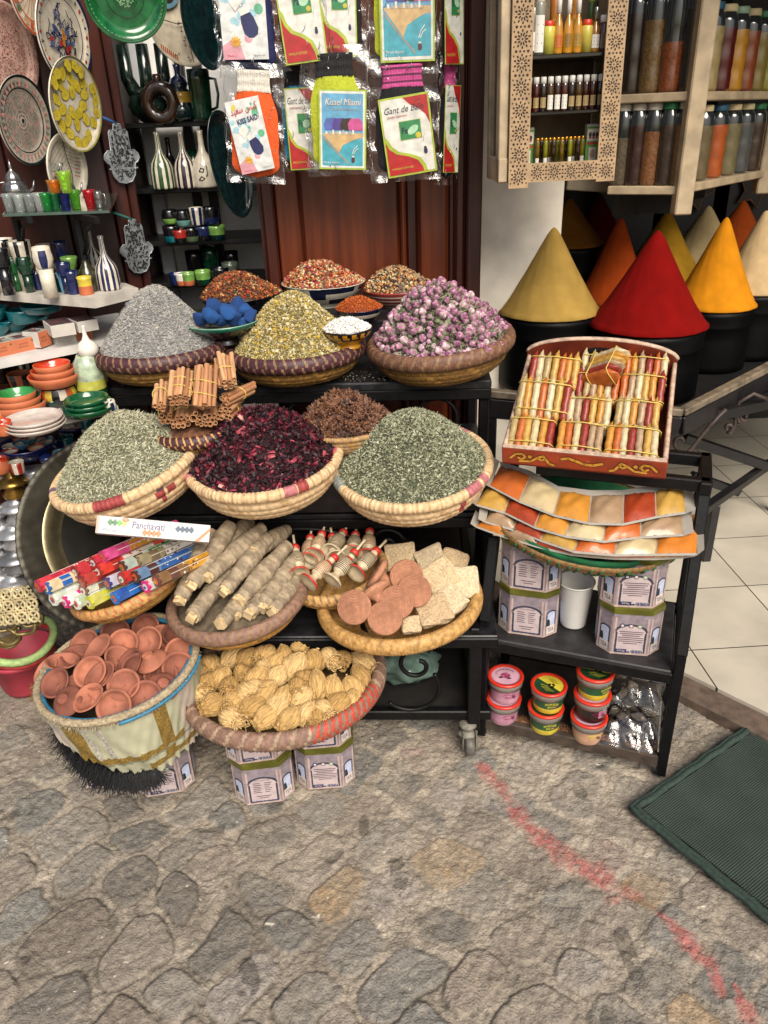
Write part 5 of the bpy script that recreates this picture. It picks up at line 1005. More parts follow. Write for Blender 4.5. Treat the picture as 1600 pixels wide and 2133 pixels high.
tin(1, tr(TW-.125, .08, .33), RZ+10, 'lower lilac tea tin with barcode at the trolley end by the tiles'); tin(1, tr(TW-.13, .085, .33+.1325), RZ+12, 'upper lilac tea tin with round badges under the green basket at the tile end')
# white plastic cup
def make_cup():
    p = at_z(1197, 1306, .331); p.y += .02; t = thing('plastic_cup', 'white plastic cup standing empty between the tin stacks on the trolley', 'cup', p)
    h = .128; mb = MB(); mb.lathe([(r*1.12, z) for r, z in [(.001, 0), (.0275, 0), (.029, .003), (.0375, h-.012), (.039, h-.01), (.039, h-.004), (.0412, h-.003), (.0418, h), (.0405, h+.001), (.038, h-.001), (.0365, h-.014), (.028, .004), (.001, .003)]], 48); mb.build('cup_body', mat('e4e2dc', .35, .03, sss=.1), t)
make_cup()
# ---- tubs
def make_tubs():
    RED = mat('c22e1c', .35, .08, coat=.3); CLR = mat('77716b', .25, .1, coat=.4); 
    def tub(label, loc, rz, ctop, cbody, cband, dark=False):
        t = thing('plastic_tub', label, 'tub', loc, (0, 0, rz), 'tubs on the lower trolley shelf'); h = .068; R = .0465
        c1, c2, c3 = [mat(c, .35, .15, 40, coat=.3) for c in (ctop, cbody, cband)]; YE = mat('c9b83a', .4, .1, coat=.3)
        mb = MB(); k = 8
        mb.lathe([(.001, 0), (R*.78, 0), (R*.81, .003), (R*.84, .018), (R*.86, .034), (R*.87, h-.022)], 48, lambda i, j: np.where(i < 3, 2, np.where((j > 30) & (j < 42) if not dark else (j < 34) | (j > 44), 1, 1 if not dark else 3) if not dark else np.where((j > 35) & (j < 45), 1, 3)))
        mb.build('tub_body', [c1, c2, c3, mat('1a0f0e', .3, .1, coat=.4)], t)
        for q in range(3):
            pass
        mb = MB(); T = lambda ang, z: frame((R*.872*math.cos(ang), R*.872*math.sin(ang), z), (-math.sin(ang), math.cos(ang), 0), (math.cos(ang), math.sin(ang), .05))
        tx = 'LAVANDE' if 'pink' in label or 'lavender' in label else ('ARGAN' if 'peach' in label else 'SAVON NOIR')
        mb.text(tx, 0, 0, .034, .0065, .0004, 0, T(-PI/2, .036)); mb.text('BELDI', 0, 0, .02, .005, .0004, 0, T(-PI/2, .027)); mb.disc(.012, .012, .005, .0004, 1, T(-PI/2, .016), 8)
        mb.build('label_print', [YE if cband != 'b88a92' and 'pink' not in label else mat('8a2c50', .4, .1), mat('5a2c44', .4)], t)
        mb = MB(); mb.lathe([(R*.86, h-.024), (R*.97, h-.023), (R*.985, h-.006), (R*.93, h-.004)], 48, 0, rmod=lambda TH, I, Z: 1+np.where((I > 0) & (I < 3), .006*(np.sin(TH*24) > .9), 0)); mb.build('clear_collar', CLR, t)
        mb = MB(); mb.lathe([(R*.9, h-.007), (R*1.0, h-.006), (R*1.02, h-.002), (R*1.0, h+.001), (R*.86, h+.0015), (R*.80, h-.002), (.001, h-.003)], 48, lambda i, j: np.where(i < 5, 0, 1)); z = h-.0015
        if ctop == '1c4028':
            mb.flat([(R*.78*math.cos(q), R*.78*math.sin(q)) for q in np.linspace(-.9, PI-.9, 20)], z, 2); mb.line([(-.02, .004), (-.004, -.006)], .0016, z+.0005, 2); 
            for q in range(4): mb.line([(-.022+.003*q, -.004-.006*q), (-.002+.003*q, -.012-.005*q)], .0014, z+.0005, 3)
            for q in range(9): mb.disc(.006+.006*math.cos(q*2.2), -.004+.006*math.sin(q*2.2), .0035, z+.0008, 4, None, 6)
            for q in range(4): mb.line([(.004+.002*q, .022-.005*q), (.020+.002*q, .016-.005*q)], .0013, z+.0005, 4)
        else:
            mb.disc(0, 0, R*.74, z, 2, None, 24); 
            for q in range(5): mb.disc(.006*math.cos(q*1.26), .006*math.sin(q*1.26), .007, z+.0004*(q+1), 3 if q % 2 else 5, None, 8)
            mb.disc(-.012, -.004, .008, z+.0006, 4, None, 8, .004); mb.disc(.006, -.012, .007, z+.0008, 4, None, 6, .003)
            for q in range(9): an = .5+q*.26; mb.disc(.026*math.cos(an), .026*math.sin(an), .0022, z+.0005, 4, None, 5)
        mb.build('lid', [RED, c1, YE if ctop == '1c4028' else mat('c79aac', .4, .1, coat=.3), mat('a8a83c', .4) if ctop == '1c4028' else mat('b05a7c', .4), mat('22261c', .4), mat('8a3a5c', .4)], t)
    Z0 = .0575; H = .0695
    def at(px, py): p = at_z(px, py, Z0); p.y += .036; return p
    p = at(1052, 1512); tub('lower pink lavender tub at the stand end of the shelf', p, .2, 'b08a98', 'a8788c', 'a8788c'); tub('pink lavender tub with a rose lid stacked at the stand end', p+Vector((.003, .003, H)), .1, 'b08a98', 'a8788c', 'b08a98')
    p = at(1140, 1532); tub('lower green and yellow tub in the middle stack', p, .1, '1c4028', '1f4a2c', 'bba834'); tub('green and yellow tub with a half green lid on top of the middle stack', p+Vector((.004, .002, H)), .0, '1c4028', '1f4a2c', 'bba834')
    p = at(1230, 1553); tub('peach argan tub at the bottom of the stack of three', p, .1, 'b08a98', 'b08a70', 'b08a70'); tub('dark tub with a pink label in the middle of the stack of three', p+Vector((.004, .004, H)), .2, 'b08a98', 'a8788c', '1a0f0e', True); tub('green and yellow tub on top of the stack of three', p+Vector((.006, .008, 2*H)), .5, '1c4028', '1f4a2c', 'bba834')
make_tubs()
# ---- bags of grey clay and spilled grain
def make_bags():
    CLAY = [mat(h, .4, .25, 60, .6, coat=.5) for h in ('5f564c', '6f665b', '4c443c')]; F_ = film()
    for k, (x, y, w, h, lab) in enumerate([(1322, 1560, .135, .03, 'flattest clear bag of grey clay pieces at the bottom by the iron upright'), (1330, 1533, .14, .03, 'middle clear bag of grey clay pieces in the pile'), (1338, 1480, .13, .045, 'upper clear bag of grey clay pieces with a gathered top leaning back')]):
        p = at_z(x, y, .062+.032*k); p.y += .07; t = thing('clay_bag', lab, 'bag', p, (0, 0, math.radians(-18)), 'bags of grey clay'); mb = MB(); r = np.random.default_rng(k+5)
        for q in range(16): rock(mb, q+k*20, int(r.integers(0, 3)), T3((r.uniform(-.4, .4)*w, r.uniform(-.05, .05), h*.5+r.uniform(-.3, .3)*h+(r.uniform(0, .07) if k == 2 else 0)), (r.uniform(0, 3), r.uniform(0, 3), 0), (.02, .015, .011)))
        mb.build('clay_pieces', CLAY, t)
        n = 22; A, B2 = np.meshgrid(np.linspace(-1, 1, n), np.linspace(-1, 1, n), indexing='ij'); Z = np.where(True, h*1.35*(1-A**4)*(1-B2**4), 0)+.007*np.sin(A*9+B2*7+k)*(1-A**2)+.005*(smooth_noise(A+3, B2+3, k+2, 4)-.5)
        lift = (.085*np.clip(B2+.1, 0, 2)) if k == 2 else .0*B2
        V = np.stack([A*w*.56+.004*np.sin(B2*8), B2*.075, Z+lift+.002], -1).reshape(-1, 3); i, j = np.meshgrid(np.arange(n-1), np.arange(n-1), indexing='ij'); q = i*n+j; mb = MB(); mb.add(V, np.stack([q, q+n, q+n+1, q+1], -1).reshape(-1, 4), 0, True); mb.build('clear_bag', F_, t)
    mb = MB(); N = 2600; x = rng.uniform(.015, TW-.02, N); y = np.abs(rng.normal(0, .012, N))+.002+.012*np.abs(np.sin(x*9)); pos = np.stack([x, y, .0575+rng.uniform(0, .004, N)], -1)
    mb.scatter(*OCT, pos, randR(N, .4), np.array([[.004, .0014, .0013]])*rng.uniform(.7, 1.3, (N, 1)), rng.choice(3, N)); o = mb.build('spilled_grain', [mat('7a5236', .85), mat('94694a', .85), mat('5c3c28', .85)]); o.matrix_world = TM; tag(o, 'brown grain spilled along the front edge of the lowest trolley shelf', 'grain', None, 'stuff')
make_bags()
# ---- green trimmed basket with strips of spice sachets
def make_green_basket():
    M = rim_frame(1228, 1068, 1.66, 8, -6); R = 194*mpp(M.translation); M = M @ Matrix.Diagonal((1, .85, 1, 1))
    M = Matrix.Translation((0, 0, -.012)) @ M
    t = thing('green_basket', 'wicker basket laced with green plastic and lined with green felt under the spice sachets', 'basket'); place(t, M); h = .062
    G_ = mat('1f5c38', .6, .25, 60, .3); W_ = mat('7d5f38', .7, .3, 120, .4); FE = mat('145a34', .9, .2, 30, .3)
    n = 5; mb = MB(); s = np.linspace(0, 1, n*6+1); r = R*(.45+.58*np.sin(s*PI/2)); z = h*(1-np.cos(s*PI/2))-h; am = .0035*np.abs(np.sin(s*n*PI))**.6
    mb.lathe([(.001, -h)]+[(r[k]+am[k], z[k]) for k in range(len(s))], 160, 0, rmod=lambda TH, I, Z: 1+.003*np.sin(TH*60)); mb.build('wicker_wall', W_, t)
    mb = MB(); mb.lathe([(R*.93, -.016), (R*.945, -.008), (R*.95, .002), (R*.93, .004), (R*.9, -.014), (R*.5, -.04), (.001, -.042)], 120, rmod=lambda TH, I, Z: 1+.006*np.sin(TH*17)); mb.build('felt_lining', FE, t)
    mb = MB()
    for k in range(64):
        a = k*2*PI/64+rng.uniform(-.02, .02)
        for c in range(1, 5):
            if rng.random() < .8: s0, s1 = (c-.3)/5, (c+.6)/5; P = [((R*(.45+.58*math.sin(u*PI/2))+.0045)*math.cos(a+u*.12), (R*(.45+.58*math.sin(u*PI/2))+.0045)*math.sin(a+u*.12), h*(1-math.cos(u*PI/2))-h) for u in (s0, (s0+s1)/2, s1)]; mb.tube(P, .0028, 5)
    mb.build('green_stitching', G_, t)
make_green_basket()
SP = {'o': 'b55e28', 'c': 'b8a67e', 'y': 'bd8130', 'b': '9a7f62', 'r': '94381a', 'm': 'b08a40', 'a': 'c0742a'}
def sachet_strips():
    F_ = film('sachet_film', gloss=.12)
    def strip(label, top, bot, zt, zb, cols, dep=0.):
        t = thing('sachet_strip', label, 'spice sachets', (0, 0, 0), group='strips of spice sachets'); n = len(cols); c0 = None
        tp = [at_z(*p, zt+dz) for p, dz in top]; bt = [at_z(*p, zb+dz) for p, dz in bot]; c0 = sum(tp+bt, Vector())/(2*len(tp)); t.location = c0
        for k in range(n):
            a, b, c, d = tp[k]-c0, tp[k+1]-c0, bt[k+1]-c0, bt[k]-c0; N = 10; u, v = np.meshgrid(np.linspace(0, 1, N), np.linspace(0, 1, N), indexing='ij')
            A, B_, C_, D_ = [np.array(q) for q in (a, b, c, d)]; P = (1-u)[..., None]*((1-v)[..., None]*A+v[..., None]*D_)+u[..., None]*((1-v)[..., None]*B_+v[..., None]*C_)
            bul = (np.clip(np.sin(u*PI), 0, 1)**.5*np.clip(np.sin(v*PI), 0, 1)**.5)*.015+.0030*np.sin(u*11+v*9+k)*np.sin(u*PI)*np.sin(v*PI)+.0016*np.sin(u*25-v*17+k*2)*np.sin(u*PI)
            P[..., 2] += bul; P2 = P.copy(); P2[..., 2] -= bul*1.6+.001
            i, j = np.meshgrid(np.arange(N-1), np.arange(N-1), indexing='ij'); q = i*N+j; Fq = np.stack([q, q+1, q+N+1, q+N], -1).reshape(-1, 4)[:, ::-1]
            mb = MB(); mb.add(P.reshape(-1, 3), Fq, 0, True); mb.add(P2.reshape(-1, 3), Fq[:, ::-1], 0, True)
            mb.build('sachet', mat(SP[cols[k]], .42, .1, 35, .25, coat=.45), t)
        # welded clear margins
        mb = MB(); e0 = (tp[0]-tp[1]).normalized()*.02; e1 = (tp[-1]-tp[-2]).normalized()*.026; fl = Vector((0, .016, .006))
        pts_t = [p-c0+fl+Vector((0, 0, .003*math.sin(3*k))) for k, p in enumerate(tp)]; pts_b = [p-c0-Vector((0, .005, .003)) for p in bt]
        for A, B_ in ((pts_t, [p-c0 for p in tp]), ([p-c0 for p in bt], pts_b)):
            for k in range(n): mb.add([A[k], A[k+1], B_[k+1], B_[k]], np.array([(0, 3, 2, 1)]), 0, False)
        for p, q, e in ((pts_t[0], pts_b[0], e0), (pts_t[-1], pts_b[-1], e1)): mb.add([p, q, q+e+Vector((0, 0, .004)), p+e*1.15+Vector((0, .003, .006))], np.array([(0, 1, 2, 3)]), 0, False)
        for k in range(1, n): mb.bar(tp[k]-c0+Vector((0, 0, .0008)), bt[k]-c0+Vector((0, 0, .0008)), .0034, .0008, 0, 0)
        mb.build('clear_margin', mat('9c978e', .2, .06, 30, coat=.5), t)
    c = lambda x, y, dz=0: ((960+x/2.963, 940+y/2.963), dz)
    strip('top strip of spice sachets, orange at the stand end to yellow at the other', [c(245, 90, .01), c(432, 150, .008), c(610, 245), c(805, 275), c(1005, 268), c(1200, 250, .004), c(1375, 200, .008)], [c(180, 210, .012), c(360, 305, .006), c(575, 390), c(790, 440), c(1000, 445), c(1205, 400, .002), c(1385, 372, .006)], .700, .684, 'ocybrm')
    strip('second strip of spice sachets with beige at the tile end', [c(165, 215, .008), c(300, 290, .004), c(490, 375), c(680, 420), c(890, 450), c(1110, 440), c(1365, 385, .002)], [c(95, 325, .008), c(270, 375, .004), c(455, 465), c(645, 520), c(880, 552), c(1110, 525), c(1370, 510, .002)], .668, .656, 'mrycob')
    strip('third strip of spice sachets ending in a large yellow-orange one', [c(180, 375, .004), c(345, 430), c(525, 490), c(730, 530), c(965, 545), c(1210, 520), c(1465, 372, .006)], [c(150, 430, .004), c(325, 480), c(490, 545), c(700, 615), c(950, 635), c(1205, 632), c(1455, 628, .004)], .640, .632, 'brmoca')
    strip('lowest strip of spice sachets, mostly covered by the others', [c(140, 430), c(300, 500), c(470, 560), c(690, 610), c(950, 630), c(1200, 630), c(1380, 620)], [c(95, 460), c(260, 520), c(460, 580), c(680, 632), c(940, 655), c(1190, 658), c(1370, 648)], .622, .617, 'abrmoy')
sachet_strips()
# ---- painted wooden tray with packet bundles
def make_packet_tray():
    fl = at_y(1046, 966, 1.66); fr = at_y(1386, 1000, 1.535); x = fr-fl; W = x.length; x.normalize(); y = Vector((-x.y, x.x, 0)).normalized(); up = (y*math.cos(math.radians(17))+Vector((0, 0, 1))*math.sin(math.radians(17))); n = x.cross(up); M = frame(fl, x, n)
    globals()['PTM'] = M; t = thing('packet_tray', 'orange-red wooden tray with painted yellow scrolls, sloping and full of spice packets', 'tray'); place(t, M); L = .345; H = .05
    WO = mat('8c3216', .45, .25, 18, .2, coat=.2); WI = mat('6d2a18', .5, .3, 18, .2); ED = mat('b39a86', .6, .3, 60, .3); YE = mat('bf8a30', .5, .15, 40); DK = mat('3a1a10', .6)
    MB().box((W/2, L/2, .004), (W, L, .008), 0, None, .002).build('tray_floor', WI, t)
    mb = MB(); mb.box((W/2, .006, H/2), (W, .012, H), 0, None, .002); mb.box((W/2, .006, H+.001), (W-.004, .0125, .003), 1, None, .001); mb.build('front_board', [WO, ED], t)
    mb = MB(); T = frame((W/2, -.0006, H/2), (1, 0, 0), (0, -1, 0))
    def scroll(cx, s, flip=1):
        P = lambda pts, w, m, z: mb.line([(cx+flip*a*s, b*s) for a, b in pts], w, z, m, T)
        for m, ex, z in ((1, .0028, .0002), (0, 0, .0006)):
            P([(-.055, -.004), (-.04, .012), (-.022, .014), (-.014, .004), (-.024, -.006), (-.034, .0)], .0055+ex, m, z); P([(-.03, -.012), (0, -.010), (.02, .006), (.034, .012), (.04, .004), (.03, -.003), (.022, .002)], .0058+ex, m, z); P([(.04, .004), (.05, -.012), (.062, -.016)], .0062+ex, m, z); mb.disc(cx+flip*-.002*s, .005, .005+ex/2, z, m, T, 10)
    scroll(-.115, .85); scroll(.115, .85, -1)
    for m, ex, z in ((1, .0028, .0002), (0, 0, .0006)): mb.line([(-.045, .007), (-.03, .011), (-.015, .006), (.005, -.002), (.025, -.003), (.045, .004)], .007+ex, z, m, T)
    mb.build('painted_scroll', [YE, DK], t)
    for xx in (.006, W-.006):
        mb = MB(); T2 = frame((xx-.006, 0, 0), (0, 1, 0), (1, 0, 0)); mb.prism([(.012, 0), (L, 0), (L, .085), (L-.05, .078), (.03, .05), (.012, .05)], .012, 0, T2); mb.line([(L, .0852), (L-.05, .0782), (.03, .0502), (.012, .0502)], .001, .006, 0, T2)
        mb.tube([(xx, .012, .051), (xx, .03, .051), (xx, L-.05, .079), (xx, L, .086)], .0055, 6, 1); mb.build('side_board', [WO, ED], t)
    mb = MB(); T3_ = frame((W/2, L, 0), (1, 0, 0), (0, -1, 0)); arch = [(-W/2, 0), (W/2, 0), (W/2, .09)]+[(W/2*math.cos(a), .09+.05*math.sin(a)) for a in np.linspace(.12, PI-.12, 24)]+[(-W/2, .09)]
    mb.prism(arch, .012, 0, T3_); mb.flat([(.038*math.cos(a), .108+.013*math.sin(a)) for a in np.linspace(0, 2*PI, 20)], .0126, 2, T3_); mb.tube([(W/2*math.cos(a)+W/2, L-.006, .09+.05*math.sin(a)) for a in np.linspace(.1, PI-.1, 24)], .006, 6, 1); mb.build('back_board', [WI, ED, mat('080607', .8)], t)
    # packets
    cols = 'c o c r m b r y c r o m c b'.split(); PC = {k: mat(v, .5, .16, 70, .5, coat=.25) for k, v in dict(SP, w='b8a884', t='9c8658', r='82281a', o='a8561f', c='b8a67c', y='b07a2c').items()}; BAND = mat('c9b25a', .45, .1)
    def packet(L_, w, d):
        n = 11; m = 12; u = np.linspace(0, 1, n); a = np.arange(m)*2*PI/m; f = np.minimum(1, np.sin(np.clip(u*PI, 0.02, PI))**.0*np.minimum(u/.05+.5, np.minimum(1, (1-u)/.2))); f = np.clip(f, .04, 1)
        cx = np.sign(np.cos(a))*np.abs(np.cos(a))**.55; sy = np.sign(np.sin(a))*np.abs(np.sin(a))**.7; tw = .0009*np.sin(u*26)+.0007*np.sin(u*61)
        V = np.stack([np.outer(.55+.45*f, cx*w/2)*np.clip(f*1.3, .12, 1)[:, None]+tw[:, None], u[:, None]*L_+0*cx[None], np.outer(np.clip(f, .25, 1), sy*d/2)+d/2], -1).reshape(-1, 3)
        i, j = np.meshgrid(np.arange(n-1), np.arange(m), indexing='ij'); j2 = (j+1) % m; F = np.stack([i*m+j, (i+1)*m+j, (i+1)*m+j2, i*m+j2], -1).reshape(-1, 4); mb = MB(); mb.add(V, [F, np.arange(m), (n-1)*m+np.arange(m)[::-1]], 0, True); return mb
    PK = {}
    def bundle(label, x0, y0, z0, n, seq, rx=0., rz=0., ry=0., w=.0165, Lp=.108, d=.036):
        b = thing('packet_bundle', label, 'packet bundle', group='bundles of spice packets'); place(b, M @ T3((x0, y0, z0), (rx, ry, rz)))
        for k in range(n):
            key = (seq[k], k % 2, w)
            if key not in PK:
                o = packet(Lp, w*1.04, d).build('packet', PC[seq[k]], b); PK[key] = o.data
            else: o = bpy.data.objects.new('packet', PK[key]); _link(o, b)
            o.location = (k*w, rng.uniform(-.004, .004), rng.uniform(0, .003)); o.rotation_euler = (0, 0, rng.uniform(-.03, .03))
        for yy in (.22, .78):
            x1, x2 = -w*.6, (n-.4)*w; zz = d+.0035; MB().tube([(x1, Lp*yy, .0), (x1, Lp*yy, d*.8), (x1+.006, Lp*yy+.001, zz), ((x1+x2)/2, Lp*yy+.003, zz+.0012), (x2-.006, Lp*yy, zz), (x2, Lp*yy, d*.8), (x2, Lp*yy, 0)], .0013, 5).build('rubber_band', BAND, b)
    w = (W-.03)/20.3; bundle0 = bundle
    def bundle(lab, x, y, z, n, s, rx=0., rz=0., ry=0., **k): bundle0(lab, x, y, z, n, s, (rx+.42) if ry == 0 else rx, rz, ry, **k)
    bundle('front packet bundle at the stand end, cream to beige', .016, .016, .009, 6, 'townyr'.replace('n', 'c').replace('w', 'm'), w=w*1.05); bundle('front packet bundle in the middle with a dark red packet', .016+6.9*w, .014, .009, 6, 'yoctrb'.replace('t', 'r').replace('rr', 'rb'), w=w); bundle('front packet bundle at the tile end with a red packet', .016+13.3*w, .013, .009, 7, 'yowrbmw', w=w)
    bundle('second row packet bundle behind the middle, partly covered', .016+7.5*w, .095, .02, 6, 'wbrmyw', .16, 0, w=w); bundle('second row packet bundle at the tile end', .016+14.0*w, .098, .02, 6, 'twybrm', .16, 0, w=w)
    bundle('tall packet bundle lying highest at the stand end, red packet at its end', .018, .115, .035, 7, 'tywowmr', .22, -.04, w=w*1.07, Lp=.118); bundle('third row packet bundle in the middle with an orange packet', .016+8*w, .185, .03, 6, 'rtbywo', .2, 0, w=w); bundle('third row packet bundle at the tile end', .016+14.2*w, .19, .03, 6, 'obwmyr', .2, 0, w=w)
    bundle('packet bundle against the back board at the stand end', .03, .215, .05, 7, 'rwtmoym', .2, -.03, w=w*1.05); bundle('packet bundle against the back board in the middle', .016+8.2*w, .25, .04, 6, 'wtoymr', .2, 0, w=w); bundle('cream-ended packet bundle in the back corner by the side board', .016+14.3*w, .25, .04, 6, 'oybrow', .2, 0, w=w)
    bundle('packet bundle lying flat side out across the top of the pile', .016+10.2*w, .30, .072, 6, 'wymbro', .55, -1.75, .15, w=w*.9, Lp=.1, d=.05)
make_packet_tray()
# ================================================================ painted plates, shelves and pottery along the wooden wall
GL = lambda h, var=.15, r=.16: mat(h, r, var, 40, coat=.6)
CRM = GL('c8c0ae'); NAV = GL('16204a', .3); BLKG = GL('101014', .3); GRN = GL('15582e', .35); DTEAL = GL('071f22', .4); TEALG = GL('0f5a62', .35); TERR = mat('b0603c', .6, .12, 30); ORED = GL('b8391a', .15); REDG = GL('9a2a22', .2); YELG = GL('c8b23e', .2); LBLU = GL('6fa8c8', .15); BRNG = GL('2e1d14', .3); LGRN = GL('6f9a4a', .3); WHT = GL('d2cec4', .08); OLV = GL('2c2a16', .3); DGRN = GL('0c3020', .5); PINKG = GL('c48a7e', .15)
def plate(label, px, py, semi, mats, deco, n=None, off=.035, rim=.18, deep=.10, rot=0., oval=1., name='painted_plate', p=None, roll=0.):
    p = p or at_wall(px, py, off+.05); R = semi*mpp(p); n = n or (WNP+Vector((0, 0, -.06)))
    T = frame(p, Vector((0, 0, 1)).cross(Vector(n)), n) @ Matrix.Rotation(roll, 4, 'Z') @ Matrix.Diagonal((oval, 1, 1, 1)); t = thing(name, label, 'plate'); place(t, T)
    d = deep*R; prof = [(.001, -d)]+[(R*(1-rim)*k/10, -d+.0*k) for k in range(1, 9)]+[(R*(1-rim)*.9, -d*.95), (R*(1-rim), -d*.45), (R*(1-rim)+R*.02, -d*.3)]+[(R*(1-rim)+R*rim*k/4, -d*.3+d*.3*k/4) for k in range(1, 5)]+[(R*1.01, -.002), (R*.98, -.006), (R*.6, -d-.008), (.001, -d-.008)]
    prof = prof[::-1]; mb = MB(); N = len(prof)
    mb.lathe(prof, 96, 0); mb.build('plate_body', mats, t)
    mb = MB(); deco(mb, R, d, lambda r: (-d+.0006 if r < R*(1-rim)*.9 else -d*.3+d*.3*(r-R*(1-rim))/(R*rim)+.0008)); mb.build('painted_pattern', mats, t); return t
def ring(mb, r0, r1, z0, z1, m, n=72, a0=0, a1=2*PI):
    a = np.linspace(a0, a1, n+1); V = np.vstack([np.c_[r0*np.cos(a), r0*np.sin(a), np.full(n+1, z0)], np.c_[r1*np.cos(a), r1*np.sin(a), np.full(n+1, z1)]]); k = np.arange(n); mb.add(V, np.stack([k, n+1+k, n+2+k, k+1], -1), m, False)
def blob(mb, x, y, rx, ry, a, z, m, n=12): mb.disc(x, y, rx, z, m, None, n, ry, a)
def pl_orange(mb, R, d, zf):
    ring(mb, R*.93, R*1.0, zf(R*.93), zf(R)+.001, 1)
    for k in range(28): a = k*2*PI/28; ring(mb, R*.74, R*.9, zf(R*.85), zf(R*.9)+.001, [2, 0, 3, 1][k % 4], 2, a, a+.15)
    ring(mb, R*.66, R*.70, zf(R*.6)+.003, zf(R*.6)+.003, 1)
    for k in range(24): a = k*2*PI/24; mb.line([(R*.15*math.cos(a), R*.15*math.sin(a)), (R*.6*math.cos(a), R*.6*math.sin(a))], R*.02, zf(.3*R), [1, 3][k % 2])
def pl_navy(mb, R, d, zf):
    r = random.Random(3); ring(mb, R*.95, R*1.005, zf(R*.95), zf(R)+.001, 1); ring(mb, R*.70, R*.715, zf(R*.6)+.006, zf(R*.6)+.007, 1)
    for k in range(30):
        a = k*2*PI/30; x, y = R*.86*math.cos(a), R*.86*math.sin(a); z = zf(R*.9)
        if k % 3 == 0: mb.flat([(x+R*.05*math.cos(q), y+R*.05*math.sin(q)) for q in (0, PI/2, PI, 1.5*PI)], z, 2)
        elif k % 3 == 1: mb.line([(x-R*.05*math.cos(a), y-R*.05*math.sin(a)), (x+R*.04*math.cos(a+.4), y+R*.04*math.sin(a+.4))], R*.02, z, 1); mb.line([(x-R*.03, y+R*.03), (x+R*.03, y-R*.02)], R*.018, z+.0003, 1)
        else: blob(mb, x, y, R*.035, R*.02, a, z, 3)
    for k in range(54):
        a = r.uniform(0, 6.28); q = r.uniform(.05, .6)*R; pts = [(q*math.cos(a), q*math.sin(a))]
        for s in range(4): pts.append((pts[-1][0]+r.uniform(-.16, .16)*R, pts[-1][1]+r.uniform(-.16, .16)*R))
        pts = [(x, y) for x, y in pts if math.hypot(x, y) < .62*R]
        mb.line(pts, R*.022, zf(0)+.0001*k, 1 if k % 3 else 4)
    for k in range(14): a = r.uniform(0, 6.28); q = r.uniform(0, .5)*R; blob(mb, q*math.cos(a), q*math.sin(a), R*.085, R*.06, a, zf(0)+.0056, [2, 4, 3][k % 3], 5)
def pl_speck(mb, R, d, zf):
    r = random.Random(8)
    for k in range(1900):
        a = r.uniform(0, 6.28); q = R*math.sqrt(r.random())*.97
        if .78*R < q < .84*R: continue
        blob(mb, q*math.cos(a), q*math.sin(a), R*r.uniform(.008, .024), R*.009, r.uniform(0, 3), zf(q)+.0002, 1 if r.random() < .75 else 2, 5)
def pl_mosaic(mb, R, d, zf):
    ring(mb, R*.95, R*1.005, zf(R*.95), zf(R)+.001, 1); ring(mb, R*.70, R*.73, zf(R*.6)+.006, zf(R*.6)+.007, 1)
    for k in range(36): a = k*2*PI/36; mb.flat([(R*.76*math.cos(a-.07), R*.76*math.sin(a-.07)), (R*.92*math.cos(a), R*.92*math.sin(a)), (R*.76*math.cos(a+.07), R*.76*math.sin(a+.07))], zf(R*.88)+.0012, 2 if k % 2 else 3)
    for q in range(6):
        n = 24; rr = R*(.12+.09*q)
        for k in range(n): a = (k+.5*(q % 2))*2*PI/n; s = rr*.105; mb.line([(rr*math.cos(a)-s, rr*math.sin(a)), (rr*math.cos(a), rr*math.sin(a)+s*1.1), (rr*math.cos(a)+s, rr*math.sin(a)), (rr*math.cos(a), rr*math.sin(a)-s*1.1)], R*.011, zf(0)+.0002*q, [4, 4, 2][k % 3], None, True)
    mb.disc(0, 0, R*.05, zf(0)+.002, 1)
def pl_cactus(mb, R, d, zf):
    r = random.Random(4); ring(mb, R*.97, R*1.005, zf(R*.97), zf(R)+.001, 2)
    pts = []
    for t in range(900):
        a = r.uniform(0, 6.28); q = R*.86*math.sqrt(r.random()); x, y = q*math.cos(a), q*math.sin(a)
        if all(math.hypot(x-u, y-v) > .235*R for u, v in pts): pts.append((x, y))
    for k, (x, y) in enumerate(pts):
        a = r.uniform(0, 3.1); z = zf(math.hypot(x, y)*1.04)+.0012
        blob(mb, x, y, R*.172, R*.122, a, z, 2); blob(mb, x, y, R*.158, R*.108, a, z+.0004, 1); blob(mb, x+R*.085*math.cos(a+1.2), y+R*.085*math.sin(a+1.2), R*.07, R*.05, a+.8, z+.0006, 1)
        for s in range(7): blob(mb, x+r.uniform(-.055, .055)*R, y+r.uniform(-.04, .04)*R, R*.009, R*.006, 0, z+.001, 3, 4)
def pl_abstract(mb, R, d, zf):
    z = zf(0)+.0005
    for q in range(7): mb.line([(R*(-.9+.07*q), R*(.25-.1*q)), (R*(-.2+.05*q), R*(.75-.11*q)), (R*(.5+.02*q), R*(.6-.12*q))], R*.012, zf(R*.9)+.0004, 1)
    mb.flat([(-R*.8, -R*.3), (-R*.4, R*.1), (R*.1, -R*.2), (-R*.1, -R*.75)], z, 2); mb.flat([(-R*.85, 0), (-R*.75, R*.25), (-R*.2, R*.1), (-R*.4, -R*.05)], z+.0004, 3)
    for k in range(6): x = -R*.72+R*.11*k; y = -R*.28+R*.09*k; blob(mb, x, y, R*.05, R*.02, .2, z+.001, 4); blob(mb, x+.02*R, y-.05*R, R*.05, R*.02, 1.3, z+.001, 4)
    mb.line([(0, R*.9), (R*.1, R*.3), (R*.25, -.1*R), (R*.2, -.6*R)], R*.05, z+.0012, 1)
    for k in range(8): mb.line([(R*(.5-.03*k), R*(.5-.1*k)), (R*(.75-.03*k), R*(.45-.1*k))], R*.03, zf(R*.9)+.001, 5 if k % 2 else 1)
